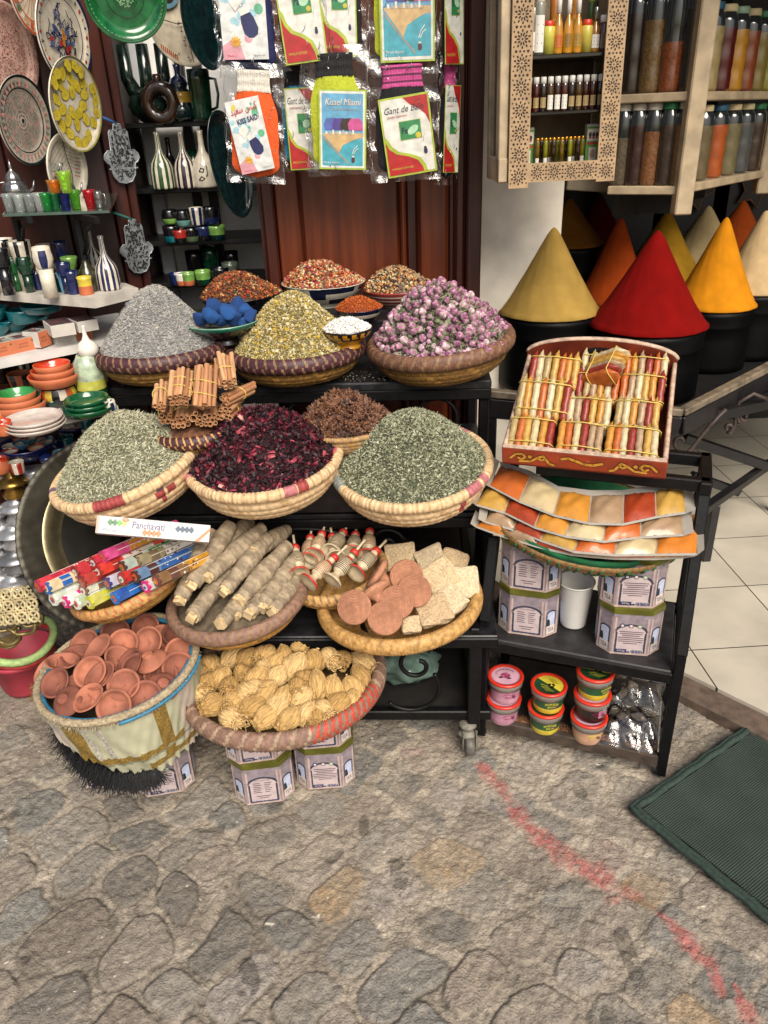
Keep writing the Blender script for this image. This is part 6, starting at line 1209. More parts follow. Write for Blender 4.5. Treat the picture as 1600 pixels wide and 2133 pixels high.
def pl_cross(mb, R, d, zf):
    r = random.Random(2); z = zf(R*.9)+.001
    mb.line([(-R*.9, R*.1), (-R*.2, -R*.05), (R*.9, R*.25)], R*.02, z, 1); mb.line([(0, -R*.05), (R*.1, -R*.9)], R*.02, z, 1); blob(mb, -R*.35, R*.5, R*.3, R*.2, .5, z, 2); blob(mb, -R*.35, R*.5, R*.14, R*.1, .5, z+.0004, 1)
    for k in range(26): a = r.uniform(-PI, 0); q = R*r.uniform(.15, .85); x, y = q*math.cos(a), q*math.sin(a); s = R*.04; mb.line([(x-s, y), (x+s, y)], R*.012, z, 1); mb.line([(x, y-s), (x, y+s)], R*.012, z+.0003, 1)
    for k in range(9): mb.rect(-R*.75+R*.05*k, -R*.62-R*.03*k, -R*.72+R*.05*k, -R*.5-R*.03*k, z, 3)
def pl_green(mb, R, d, zf):
    for q in (.25, .3, .46, .93): ring(mb, R*q, R*(q+.015), zf(R*q)+.0005, zf(R*q)+.0008, 1)
    r = random.Random(6)
    for k in range(160): a = r.uniform(0, 6.28); q = R*r.uniform(.02, .24); blob(mb, q*math.cos(a), q*math.sin(a), R*.03, R*.008, r.uniform(0, 3), zf(0)+.0006, 2, 5)
    for k in range(60): a = k*2*PI/60; blob(mb, R*.9*math.cos(a), R*.9*math.sin(a), R*.014, R*.01, 0, zf(R*.92)+.001, 2, 5)
plate('white plate with an orange rim and coloured blocks, cut by the picture top', 72, -18, 82, [CRM, GL('b8491e'), GL('3d6a4a'), GL('b89a6a')], pl_orange)
plate('large white plate with navy rim and blue line drawing, hung highest but one', 136, 72, 92, [CRM, NAV, GL('a83430'), GL('b07a3c'), GL('56628c')], pl_navy)
plate('big pink speckled plate, widest on the wooden wall', 20, 112, 94, [GL('c4a498'), GL('a04a44', .1), GL('6a3a3a', .1)], pl_speck, rim=.2)
plate('grey and pink mosaic plate with a dark green rim', 54, 252, 84, [GL('a99f92'), DTEAL, GL('b8807a'), GL('8c8880'), GL('5a5c58')], pl_mosaic, off=.055)
plate('cream plate painted all over with yellow cactus', 160, 219, 88, [CRM, GL('cbb53a'), GL('7f7a3c'), GL('5a5428')], pl_cactus, off=.07, rim=.12)
plate('cream plate with brown lines and green leaves standing behind the teapots', 143, 352, 68, [CRM, GL('5c5042'), GL('c08a72'), GL('a8a89a'), GL('1f4a44'), GL('a04a3a')], pl_abstract, off=.06)
plate('large shiny green plate with a speckled centre, cut by the picture top', 262, -6, 84, [GRN, GL('0a3a1c'), GL('8fb88a')], pl_green, n=(.38, -.9, -.2), p=at_y(262, -8, 2.38), rim=.16, deep=.2)
plate('cream plate drawn with small black crosses beside the green plate', 388, 48, 80, [GL('b8ae9a'), GL('2a2824'), GL('5a7a8a'), GL('a8502c')], pl_cross, n=(.55, -.8, 0), p=at_y(386, 46, 2.6), rim=.1)
def pl_scale(mb, R, d, zf):
    for q in range(10):
        for k in range(9): x = (k-4+.5*(q % 2))*R*.2; y = (q-4.5)*R*.19; (mb.line([(x-R*.07, y+R*.05), (x, y-R*.06), (x+R*.07, y+R*.05)], R*.016, zf(0)+.0008, 1) if math.hypot(x, y) < R*.8 else 0)
plate('narrow dark teal oval dish with a scale pattern hanging by the cream plate', 424, 58, 84, [DTEAL, GL('11302f')], pl_scale, n=(.75, -.62, 0), p=at_y(424, 50, 2.5), oval=.62, rim=.1, roll=.22)
plate('long dark teal oval tray leaning under the glove packs', 478, 345, 104, [DTEAL, GL('14383a')], pl_scale, n=(.78, -.6, .05), p=at_y(482, 345, 2.46), oval=.5, rim=.1, roll=.18)
# ---- pierced silver hands
def hamsa(label, px, py, s, ribbon):
    p = at_wall(px, py, .03); k = s*mpp(p); T = frame(p, WD, WN+Vector((0, 0, -.02))); t = thing('hand_ornament', label, 'ornament', group=None); place(t, T @ Matrix.Diagonal((1.05, 1, 1, 1)))
    SV = mat('868b8f', .35, .3, 60, metal=.4); DKK = mat('141315', .7)
    half = [(.0, 1.0), (.16, .98), (.2, .78), (.36, .8), (.44, .72), (.46, .1), (.62, .12), (.80, -.02), (.84, -.16), (.72, -.3), (.60, -.34), (.52, -.74), (.32, -.96), (0, -1.02)]
    poly = half+[(-x, y) for x, y in half[-2:0:-1]]; poly = [(x*k*.75, y*k) for x, y in poly]
    mb = MB(); mb.prism(poly, .006, 0, z0=-.003); n = len(poly); mb.tube([(x, y, .003) for x, y in poly], .0022, 6, 0, closed=True); mb.line([(-.5*k, -.5*k), (.5*k, -.5*k)], .004, .0045, 0); r = random.Random(px)
    for q in range(430):
        x, y = r.uniform(-.6, .6)*k, r.uniform(-.93, .9)*k
        w = .3*k if y > -.0*k else .42*k
        if y < -.5*k: w = (.42-.3*((-y/k-.5)/.5))*k
        if abs(x) < w and abs(y+.5*k) > .04*k: mb.disc(x, y, .034*k+.001, .0034+.00001*q, 1, None, 5, .014*k+.0008, r.uniform(0, 3))
    mb.build('pierced_plate', [SV, DKK], t)
    MB().tube([(0, k, .002), (-.02, k*1.12, .004), (-.05, k*1.3, .002)], .004, 6).build('ribbon', mat(ribbon, .8, .2), t)
hamsa('pierced silver hand ornament on a blue ribbon, the higher one', 252, 320, 56, '27528a'); hamsa('pierced silver hand ornament on a green ribbon, the lower one', 283, 513, 53, '2a6a60')
# ---- shelves
Z2, Z3, Z4 = 1.13, 1.0, .86
SHW = mat('b4aea4', .6, .2, 20, .3)
def shelf_from(label, name, pts, th, m, bracket=None):
    t = thing(name, label, 'shelf', pts[0]); o = pts[0]; MB().prism([((p-o).x, (p-o).y) for p in pts], th, 0, z0=-th).build('shelf_board', m, t); return t, o
ZG = at_y(120, 440, 2.03).z; GPTS = [at_z(5, 446, ZG), at_z(228, 438, ZG), at_wall(250, 425, 0.), at_wall(30, 420, 0.)]
for p in GPTS: p.z = ZG
gt, go = shelf_from('thin glass shelf on black brackets carrying tea glasses and teapots', 'glass_shelf', GPTS, .006, mat('4a5a52', .08, .1, coat=.8))
for px in (60, 200):
    a = at_z(px, 446, ZG); b = a-WN*.17; mb = MB(); mb.bar(a-go-Vector((0, 0, .014)), b-go-Vector((0, 0, .014)), .012, .014); mb.bar(b-go-Vector((0, 0, .01)), b-go-Vector((0, 0, .12)), .012, .014); mb.tube([a.lerp(b, .2)-go-Vector((0, 0, .02)), a.lerp(b, .6)-go-Vector((0, 0, .04)), b-go-Vector((0, 0, .11))], .005, 6); mb.build('bracket', BLACK_IRON, gt)
A_, B_, C_ = at_z(-60, 602, Z2), at_z(195, 622, Z2), at_z(288, 600, Z2)
D_ = C_-WN*.0+WD*.0; e_ = A_-WN*.34
st_, so_ = shelf_from('rough white painted shelf crowded with striped cups and bottles', 'painted_shelf', [A_, B_, C_, C_-WN*.1, e_], .024, SHW)
MB().tube([at_z(262, 606, Z2)-so_-Vector((0, 0, .03)), at_z(268, 625, Z2-.02)-so_-Vector((0, 0, .05)), at_wall(268, 655, .01)-so_], .008, 8).build('bracket', mat('6a6a6e', .5), st_)
A3, B3 = at_z(-80, 765, Z3), at_z(172, 716, Z3); d3 = (B3-A3).normalized(); C3 = B3+d3*.22; n3 = Vector((-d3.y, d3.x, 0))
shelf_from('white shelf with soap boxes and teal bowls', 'painted_shelf', [A3, C3, C3+n3*.3, A3+n3*.3], .022, mat('c0beba', .6, .1, 20, .2))
A4, B4 = at_z(-60, 905, Z4), at_z(246, 846, Z4); d4 = (B4-A4).normalized(); n4 = Vector((-d4.y, d4.x, 0)); 
shelf_from('board under a white cloth carrying nested bowls and plates', 'cloth_shelf', [A4, B4, B4+n4*.35, A4+n4*.35], .02, mat('bdbab4', .8, .06, 20, .2))
# ---- generic pottery
def stripes(n, a, b, i0=1, i1=99): return lambda i, j: np.where((i >= i0) & (i <= i1) & ((j*n//48) % 2 == 0), b, a)
PROF = dict(
    cup=[(.01, 0), (.8, 0), (.88, .06), (.95, .4), (1, .8), (1.02, 1), (.95, 1.0), (.9, .8), (.8, .15), (.01, .12)],
    taper=[(.01, 0), (.62, 0), (.66, .05), (.78, .35), (.88, .7), (.9, .72), (1.02, .74), (1.0, 1), (.93, 1), (.8, .6), (.6, .1), (.01, .1)],
    barrel=[(.01, 0), (.66, 0), (.8, .1), (1, .4), (1.0, .6), (.9, .85), (.82, 1), (.76, 1), (.84, .7), (.6, .1), (.01, .1)],
    waist=[(.01, 0), (.95, 0), (.97, .05), (.95, .48), (.96, .5), (.9, .6), (.95, .85), (1.03, 1), (.96, 1), (.85, .6), (.8, .1), (.01, .1)],
    bottle=[(.01, 0), (.95, 0), (1, .03), (1, .2), (.97, .36), (.82, .47), (.5, .57), (.3, .65), (.24, .75), (.22, .93), (.26, 1), (.16, 1), (.14, .8), (.01, .7)],
    bowl=[(.01, 0), (.42, 0), (.45, .1), (.75, .4), (.95, .8), (1, 1), (.95, 1), (.85, .75), (.6, .35), (.01, .15)],
    dish=[(.01, 0), (.78, 0), (.84, .1), (.95, .6), (1, 1), (.97, 1.02), (.93, .95), (.86, .45), (.78, .22), (.01, .2)],
    glass=[(.01, 0), (.66, 0), (.7, .05), (.78, .4), (.9, .8), (1, 1), (.96, 1), (.85, .7), (.62, .1), (.01, .08)],
    jar=[(.01, 0), (.9, 0), (1, .08), (1, .3), (.97, .5), (.96, .7), (.9, .86), (.7, .94), (.6, 1), (.5, 1), (.01, .9)],
    ball=[(.01, 0), (.4, 0), (.5, .04), (.85, .25), (1, .5), (.88, .75), (.5, .92), (.4, 1), (.3, 1), (.01, .6)])
def pot_(name, label, cat, prof, loc, R, H, mats, mf=0, group=None, rz=0., handle=None):
    P = PROF[prof] if isinstance(prof, str) else prof; mb = MB(); mb.lathe([(r*R, z*H) for r, z in P], 48, mf)
    if handle is not None: mb.tube([(R*.92, 0, H*.82), (R*1.5, 0, H*.8), (R*1.62, 0, H*.5), (R*1.4, 0, H*.25), (R*.9, 0, H*.2)], R*.13, 8, handle)
    o = mb.build(name, mats); o.location = loc; o.rotation_euler = (0, 0, rz); return tag(o, label, cat, group)
def on(px, py, z, back=0.): p = at_z(px, py, z); return p-WNP*back
def S_(px, w): return w
band = lambda k, a, b: (lambda i, j: np.where(i < k, a, b))
g2 = 'cups and bottles on the rough white shelf'
def shelf2(): 
    H3 = .062
    front = [(9, 592, 17, 36, 'cup', [DTEAL, CRM], stripes(12, 0, 1), 'dark cup with white marks at the shelf end by the picture edge'), (38, 600, 15, 34, 'barrel', [CRM, BLKG], 0, 'plain white cup next to the black-lined one'), (65, 601, 14, 36, 'barrel', [CRM, BLKG], stripes(6, 0, 1), 'cream cup with thin black lines'), (91, 603, 15, 36, 'cup', [NAV], 0, 'dark navy cup in the front row'), (110, 606, 15, 48, 'taper', [CRM, BLKG], stripes(16, 0, 1, 0, 4), 'tall tapered white cup with black stripes'), (127, 608, 13, 36, 'cup', [DGRN, CRM], 0, 'dark green patterned cup before the tall striped one'), (146, 610, 12, 40, 'taper', [LBLU], 0, 'small light blue tapered cup'), (165, 612, 14, 44, 'waist', [NAV, TEALG], 0, 'dark blue glazed cup behind the yellow one'), (190, 613, 15, 34, 'waist', [TERR, YELG], band(4, 0, 1), 'small cup with yellow top and bare clay foot')]
    for x, y, w, h, pr, ms, mf, lab in front:
        p = on(x, y, Z2, .012); m = mpp(p); pot_('cup', lab, 'cup', pr, p, w*m, h*m*1.05, ms, mf, g2)
    mid = [(10, 572, 16, 28, 'barrel', [TEALG, CRM], 'teal cup stacked at the shelf end'), (33, 570, 15, 34, 'barrel', [CRM], 'white cup stacked over the plain white one'), (60, 570, 17, 32, 'barrel', [GRN], 'bright green glazed cup'), (87, 572, 17, 36, 'barrel', [DGRN], 'dark green glazed cup beside the bright green one'), (128, 566, 18, 30, 'cup', [CRM, NAV], 'cream cup with a blue squiggle'), (180, 566, 17, 30, 'bowl', [LGRN], 'pale green bowl beside the brown bottle'), (167, 574, 15, 26, 'cup', [NAV], 'blue cup stacked by the pale green bowl')]
    for x, y, w, h, pr, ms, lab in mid:
        p = on(x, y, Z2+.045, .045); m = mpp(p); q = Vector(p); pot_('cup', lab, 'cup', pr, q, w*m, h*m, ms, 0, g2)
        s = MB(); s.lathe([(.01, 0), (.6*w*m, 0), (.6*w*m, .0445), (.01, .0445)], 24); o = s.build('cup', ms[0]); o.location = (p.x, p.y, Z2); tag(o, 'shadowed cup carrying the '+lab.split(' stacked')[0].split(' beside')[0], 'cup', g2)
    back = [(35, 550, 24, 42, 'cup', [CRM, LGRN, REDG], 'white cup with green stripes and a red rim', 12), (70, 546, 24, 46, 'cup', [CRM, BLKG, REDG], 'white cup with black blocks at the back', 10), (66, 556, 18, 36, 'cup', [BLKG, BLKG, OLV], 'charcoal cup among the striped ones', 2), (108, 548, 23, 44, 'cup', [CRM, BLKG, REDG], 'white cup with black and red wavy stripes', 14), (153, 540, 15, 30, 'cup', [CRM, REDG, REDG], 'small white cup with red stripes at the back', 14), (187, 538, 14, 34, 'cup', [NAV, NAV, BLKG], 'navy cup deep in the shadow', 2), (156, 560, 21, 44, 'barrel', [CRM, NAV, CRM], 'rounded white cup with broad navy stripes', 8)]
    for x, y, w, h, pr, ms, lab, n in back:
        p = on(x, y, Z2+.07, .085); m = mpp(p); pot_('cup', lab, 'cup', pr, p, w*m, h*m, ms, stripes(n, 0, 1, 1, 4), g2)
        s = MB(); s.lathe([(.01, 0), (.7*w*m, 0), (.7*w*m, .0695), (.01, .0695)], 24); o = s.build('cup', ms[0]); o.location = (p.x, p.y, Z2); tag(o, 'hidden cup under the '+lab, 'cup', g2)
    for x, y, w, h, ms, n, lab in ((207, 606, 20, 88, [OLV], 1, 'dark brown glass-like bottle beside the blue striped one'), (247, 603, 24, 106, [CRM, NAV], 26, 'white bottle with navy stripes at the shelf end, tallest'), (218, 570, 17, 84, [CRM, BLKG], 18, 'white bottle with dark stripes behind the brown bottle')):
        p = on(x, y, Z2, .025); m = mpp(p); pot_('bottle', lab, 'bottle', 'bottle', p, w*m, h*m, ms, stripes(n, 0, 1, 1, 10) if len(ms) > 1 else 0, g2)
    # glass shelf
    gl = lambda h: glassy(h)
    SVR = mat('8f8e8c', .16, .4, 30, metal=.85)
    for x, y, w, h, ms, lab in ((30, 442, 12, 36, gl('8f9492'), 'clear tea glass at the shelf edge'), (52, 442, 12, 35, gl('9a9e9c'), 'clear cut tea glass'), (74, 441, 12, 35, gl('858a88'), 'clear tea glass below the first teapot'), (94, 440, 12, 36, gl('a0a2a0'), 'clear tea glass next to the green ones'), (108, 440, 12, 36, gl('1f7a3c'), 'green tea glass beside the clear ones'), (126, 438, 12, 36, gl('2a7a50'), 'second green tea glass next to the blue one'), (146, 437, 13, 37, gl('1c2c6a'), 'dark blue tea glass'), (168, 436, 12, 38, gl('5a9a2c'), 'lime green tea glass'), (198, 434, 13, 36, gl('a01420'), 'red tea glass under the second teapot')):
        p = on(x, y, ZG, .01); m = mpp(p); pot_('tea_glass', lab, 'tea glass', 'glass', p, w*m, h*m, [ms], 0, 'coloured tea glasses')
    for x, y, w, h, ms, lab in ((125, 402, 15, 25, gl('b0701a'), 'amber tea glass set on top of the green ones'), (150, 402, 15, 42, gl('8fae3c'), 'yellow-green tea glass set on top of the blue one')):
        p = on(x, y, ZG+.042, .012); m = mpp(p); pot_('tea_glass', lab, 'tea glass', 'glass', p, w*m, h*m, [ms], 0, 'coloured tea glasses')
    TP = [(.01, 0), (.6, 0), (.7, .04), (1, .2), (1.05, .34), (.85, .48), (.62, .52), (.66, .54), (.5, .66), (.24, .74), (.12, .8), (.16, .84), (.08, .9), (.04, 1), (.01, 1)]
    for x, y, w, h, lab in ((78, 424, 25, 84, 'silver teapot with a spired lid among the clear glasses'), (184, 428, 22, 84, 'silver teapot with a spired lid behind the red glass')):
        p = on(x, y, ZG, .06); m = mpp(p); t = thing('teapot', lab, 'teapot', p); R, H = w*m, h*m; MB().lathe([(r*R, z*H) for r, z in TP], 40, rmod=lambda TH, I, Z: 1+.03*np.sin(TH*12)).build('teapot_body', SVR, t)
        MB().tube([(R*.8, 0, H*.2), (R*1.5, 0, H*.34), (R*1.7, 0, H*.52)], [R*.2, R*.12, R*.07], 8).build('spout', SVR, t); MB().tube([(-R*.7, 0, H*.5), (-R*1.5, 0, H*.48), (-R*1.5, 0, H*.2), (-R*.9, 0, H*.14)], R*.08, 8).build('handle', SVR, t)
    p = on(220, 434, ZG, .015); m = mpp(p); pot_('creamer', 'small silver creamer at the end of the glass shelf', 'jug', 'barrel', p, 9*m, 34*m, [SVR], 0, None, 0, 0)
shelf2()
def soap():
    OR = mat('b86a48', .6, .08, 30); W_ = mat('b9b4ac', .6, .08, 30); DKP = mat('4a3a3c', .5, .3, 60); GPH = mat('8a8a80', .5, .3, 80)
    def box(px, py, w, h, d, rz, rx, lab, front, dz=0., top=None):
        p = at_z(px, py, Z3+dz); m = mpp(p); t = thing('soap_box', lab, 'soap box', p, (rx, 0, rz), 'soap boxes on the white shelf'); w, h, d = w*m, h*m, d*m
        MB().box((0, d/2, h/2), (w, d, h), 0, None, .001).build('carton', W_, t); mb = MB(); T = frame((0, -.0006, h/2), (1, 0, 0), (0, -1, 0)); mb.rect(-w/2, -h/2, w/2, h/2, 0, 0, T)
        if front is OR:
            mb.text('SAVON', -w*.12, h*.12, w*.4, h*.14, .0004, 1, T); mb.text('ARGAN', -w*.12, -h*.1, w*.45, h*.1, .0004, 1, T); mb.disc(w*.3, h*.25, w*.05, .0004, 2, T, 8)
        mb.build('front_label', [front, mat('6a3a28', .6), mat('3f5a2c', .6)], t)
        mb = MB(); T = frame((0, d/2, h+.0006), (1, 0, 0), (0, 0, 1)); mb.rect(-w*.46, -d*.46, w*.46, d*.46, 0, 0, T); mb.rect(-w*.3, -d*.3, w*.1, d*.35, .0004, 1, T); mb.line([(-w*.4, -d*.2), (w*.4, d*.3)], w*.06, .0008, 2, T); mb.build('top_print', [top or GPH, DKP, mat('8a3040', .5)], t)
    az = math.atan2(d3.y, d3.x)
    box(14, 741, 46, 28, 44, az+.15, 0, 'orange labelled soap box at the picture edge', OR); box(58, 731, 46, 27, 44, az+.1, 0, 'orange labelled soap box beside the first', OR); box(97, 721, 34, 32, 40, az+.55, -.0, 'orange labelled soap box tilted against the white ones', OR, .004)
    box(140, 716, 42, 21, 50, az, 0, 'small white soap box under the black-topped carton', W_); box(178, 708, 34, 24, 46, az, 0, 'orange labelled soap box under the second carton', OR, 0)
    box(135, 700, 48, 24, 70, az-.1, 0, 'white carton with a black printed top, open side out', W_, .032, DKP); box(186, 690, 42, 22, 60, az, 0, 'white carton with a dark picture top next to the vase', W_, .034, DKP)
    for x, y, w, h, pr, lab, dz, bk in ((18, 700, 30, 26, 'bowl', 'teal glazed bowl at the picture edge behind the soap', .0, .08), (58, 690, 36, 26, 'bowl', 'wide teal glazed bowl behind the soap boxes', 0, .1), (16, 668, 30, 28, 'bowl', 'teal glazed cup stacked at the picture edge', .04, .09), (80, 672, 32, 28, 'cup', 'teal glazed mug with a handle', .03, .11), (124, 650, 44, 16, 'dish', 'flat teal glazed dish lying on top at the back', .06, .13)):
        p = on(x, y, Z3+dz, bk*.4); m = mpp(p); pot_('teal_bowl', lab, 'bowl', pr, p, w*m, h*m, [TEALG], 0, 'teal glazed pottery', 0, 0 if 'mug' in lab else None)
    p = at_z(186, 742, Z3-.02)+Vector((0, .0, 0)); m = mpp(p); pot_('white_vase', 'white bottle vase with a thin neck at the end of the soap shelf', 'vase', [(.01, 0), (.7, 0), (.95, .15), (1, .3), (.75, .45), (.35, .55), (.2, .7), (.16, .95), (.2, 1), (.1, 1), (.01, .6)], p, 22*m, 64*m, [WHT])
soap()
def nested(label, px, py, z, rpx, hpx, n, mats, mf, cat='bowls', name='nested_bowl', prof='dish', step=.55, shrink=.84):
    p = at_z(px, py, z); m = mpp(p)
    for k in range(n): s = shrink**k; q = p+Vector((0, 0, hpx*m*step*k)); pot_(name, label % ['outermost', 'second', 'inner', 'innermost'][k], 'bowl', prof, q, rpx*m*s, hpx*m, mats, mf, None)
def shelf4():
    two = lambda i, j: np.where(i < 5, 0, 1)
    p = at_z(128, 842, Z4); m = mpp(p); pot_('painted_pot', 'dark pot painted with cream leaves and coloured stripes under the red bowls', 'pot', 'barrel', p, 38*m, 46*m, [BLKG, CRM, GL('a8502c'), GL('b8a23c')], lambda i, j: np.where((i > 2) & (i < 5), (j//3) % 4, 0)); zz = Z4+46*m
    nested('%s red glazed clay bowl of the nest on the painted pot', 117, 800, zz, 52, 22, 3, [TERR, ORED], two, step=.5)
    p = at_z(198, 835, Z4); m = mpp(p); pot_('drip_jar', 'tall dark green jar with a white and yellow dripping glaze', 'jar', 'jar', p, 30*m, 98*m, [GL('0d3a22'), GL('9aa890', .4), GL('a8a84a')], lambda i, j: np.where(i < 3, 0, np.where(i == 3, 2, 1)))
    nested('%s clay bowl with green glaze inside', 45, 862, Z4, 55, 26, 3, [TERR, GL('2a7a3c')], two, step=.4)
    nested('%s dark green glazed plate of the stack by the stand', 187, 860, Z4, 54, 16, 3, [GL('0f4a2a')], 0, name='green_plate', step=.55, shrink=.9)
    nested('%s white speckled oval plate at the cloth edge', 76, 893, Z4, 62, 12, 3, [GL('b9ada4')], 0, name='white_plate', step=.6, shrink=.97)
    for x, y, c, lab in ((95, 850, [GL('0c2c28')], 'small dark candle cup in front of the painted pot'), (112, 852, [GL('10302a')], 'second small dark candle cup beside the green plates')):
        p = at_z(x, y, Z4); m = mpp(p); pot_('candle_cup', lab, 'cup', 'bowl', p, 14*m, 20*m, c)
    for x, y, w, h, ms, lab, pr in ((15, 800, 34, 30, [BRNG, BLKG], 'dark brown bowl in the shadow under the soap shelf', 'bowl'), (55, 812, 26, 20, [TERR, BRNG], 'clay dish standing in the shadow under the soap shelf', 'dish'), (28, 775, 18, 46, [CRM, BLKG], 'white and black painted vase in the shadow', 'barrel'), (60, 770, 16, 40, [DTEAL, CRM], 'dark cup hanging in the shadow under the soap shelf', 'cup'), (225, 800, 14, 70, [WHT, NAV], 'white bottle peeping out behind the drip jar', 'bottle')):
        p = at_z(x, y, Z4+.02)-n4*0+n4*.1; m = mpp(p); pot_('pot', lab, 'pot', pr, Vector((p.x, p.y, Z4)), w*m, (h+12)*m, ms, stripes(12, 0, 1, 1, 4))
    # low shelf with bowls of painted knobs
    Z5 = .70; A5 = at_z(-60, 985, Z5); B5 = at_z(205, 905, Z5); d5 = (B5-A5).normalized(); n5 = Vector((-d5.y, d5.x, 0)); shelf_from('low dark board under the blue bowls', 'low_shelf', [A5, B5, B5+n5*.3, A5+n5*.3], .02, mat('3a342e', .7, .3, 20))
    for px, py, rp, hp, lab, n in ((62, 955, 58, 34, 'dark blue bowl full of small painted pots', 9), (158, 905, 40, 24, 'small dark blue bowl of white shells beside the brass tray', 0)):
        p = at_z(px, py, Z5); m = mpp(p); pot_('blue_bowl', lab, 'bowl', 'bowl', p, rp*m, hp*m, [GL('121c56', .3)])
        cs = [TEALG, ORED, GL('3a6a8a'), PINKG, CRM, GL('b8623c'), LBLU, REDG, GL('4a7a8a')]
        for k in range(n):
            a = k*2.4; rr = rp*m*.75*math.sqrt((k+.3)/9); q = p+Vector((rr*math.cos(a), rr*math.sin(a), hp*m*.55+(.016 if k < 3 else 0))); pot_('trinket_pot', 'small painted pot in the dark blue bowl, '+['teal rimmed in the middle', 'orange rimmed next to the middle', 'blue grey', 'pink', 'cream', 'rust orange', 'light blue', 'dark red', 'grey teal'][k], 'trinket pot', 'bowl', q, 17*m, 14*m, [cs[k], CRM], lambda i, j: np.where(i > 6, 1, 0), 'painted pots in the dark blue bowl')
        if not n:
            for k in range(9): a = k*2.4; rr = rp*m*.7*math.sqrt(k/9); q = p+Vector((rr*math.cos(a), rr*math.sin(a), hp*m*.6+.012*(k < 4))); mb = MB(); rock(mb, k+90, 0, None, (.019, .016, .011)); o = mb.build('shell', [GL('b8a99c'), GL('a8948a')][k % 2]); o.location = q; o.rotation_euler = (k, k*.4, k*2); tag(o, 'one white shell among those in the small blue bowl', 'shell', 'shells in the small blue bowl')
    p = at_z(172, 872, Z5+.09); m = mpp(p)
    pot_('small_jar', 'small white and blue banded jar standing behind the shells', 'jar', 'barrel', Vector((p.x, p.y+.03, Z5)), 16*m, 66*m, [CRM, TEALG], lambda i, j: np.where((i == 4) | (i == 5), 1, 0))
    # hanging teal glass drops on a white cloth
    t = thing('glass_drops', 'bunch of dark teal glass drops hanging below the blue bowl', 'glass drops', at_z(88, 985, .64)); m = mpp(t.location); r = np.random.default_rng(4)
    for k in range(9): mb = MB(); mb.lathe([(r_*.013, z*.016) for r_, z in PROF['ball']], 14); o = mb.build('drop', [GL('0c3c44'), GL('17285a'), GL('0a2c30')][k % 3], t); o.location = (r.uniform(-.035, .03), r.uniform(-.03, .01), -.013*k+.01)
    mb = MB(); A = at_z(60, 960, .66); B = at_z(85, 1085, .5); q = [(0, 0, 0), (.05, .02, -.01), (.06, .0, -.2), (.035, -.01, -.24), (.005, -.01, -.14)]; mb.prism([(0, 0), (.055, .0), (.075, -.2), (.05, -.21), (.01, -.08)], .004, 0, frame((0, 0, 0), (1, .2, 0), (.2, -1, .1))); o = mb.build('white_cloth', mat('b4b1aa', .85, .08, 20, .3)); o.location = at_z(52, 970, .66); tag(o, 'corner of white cloth hanging beside the metal pots', 'cloth')
shelf4()
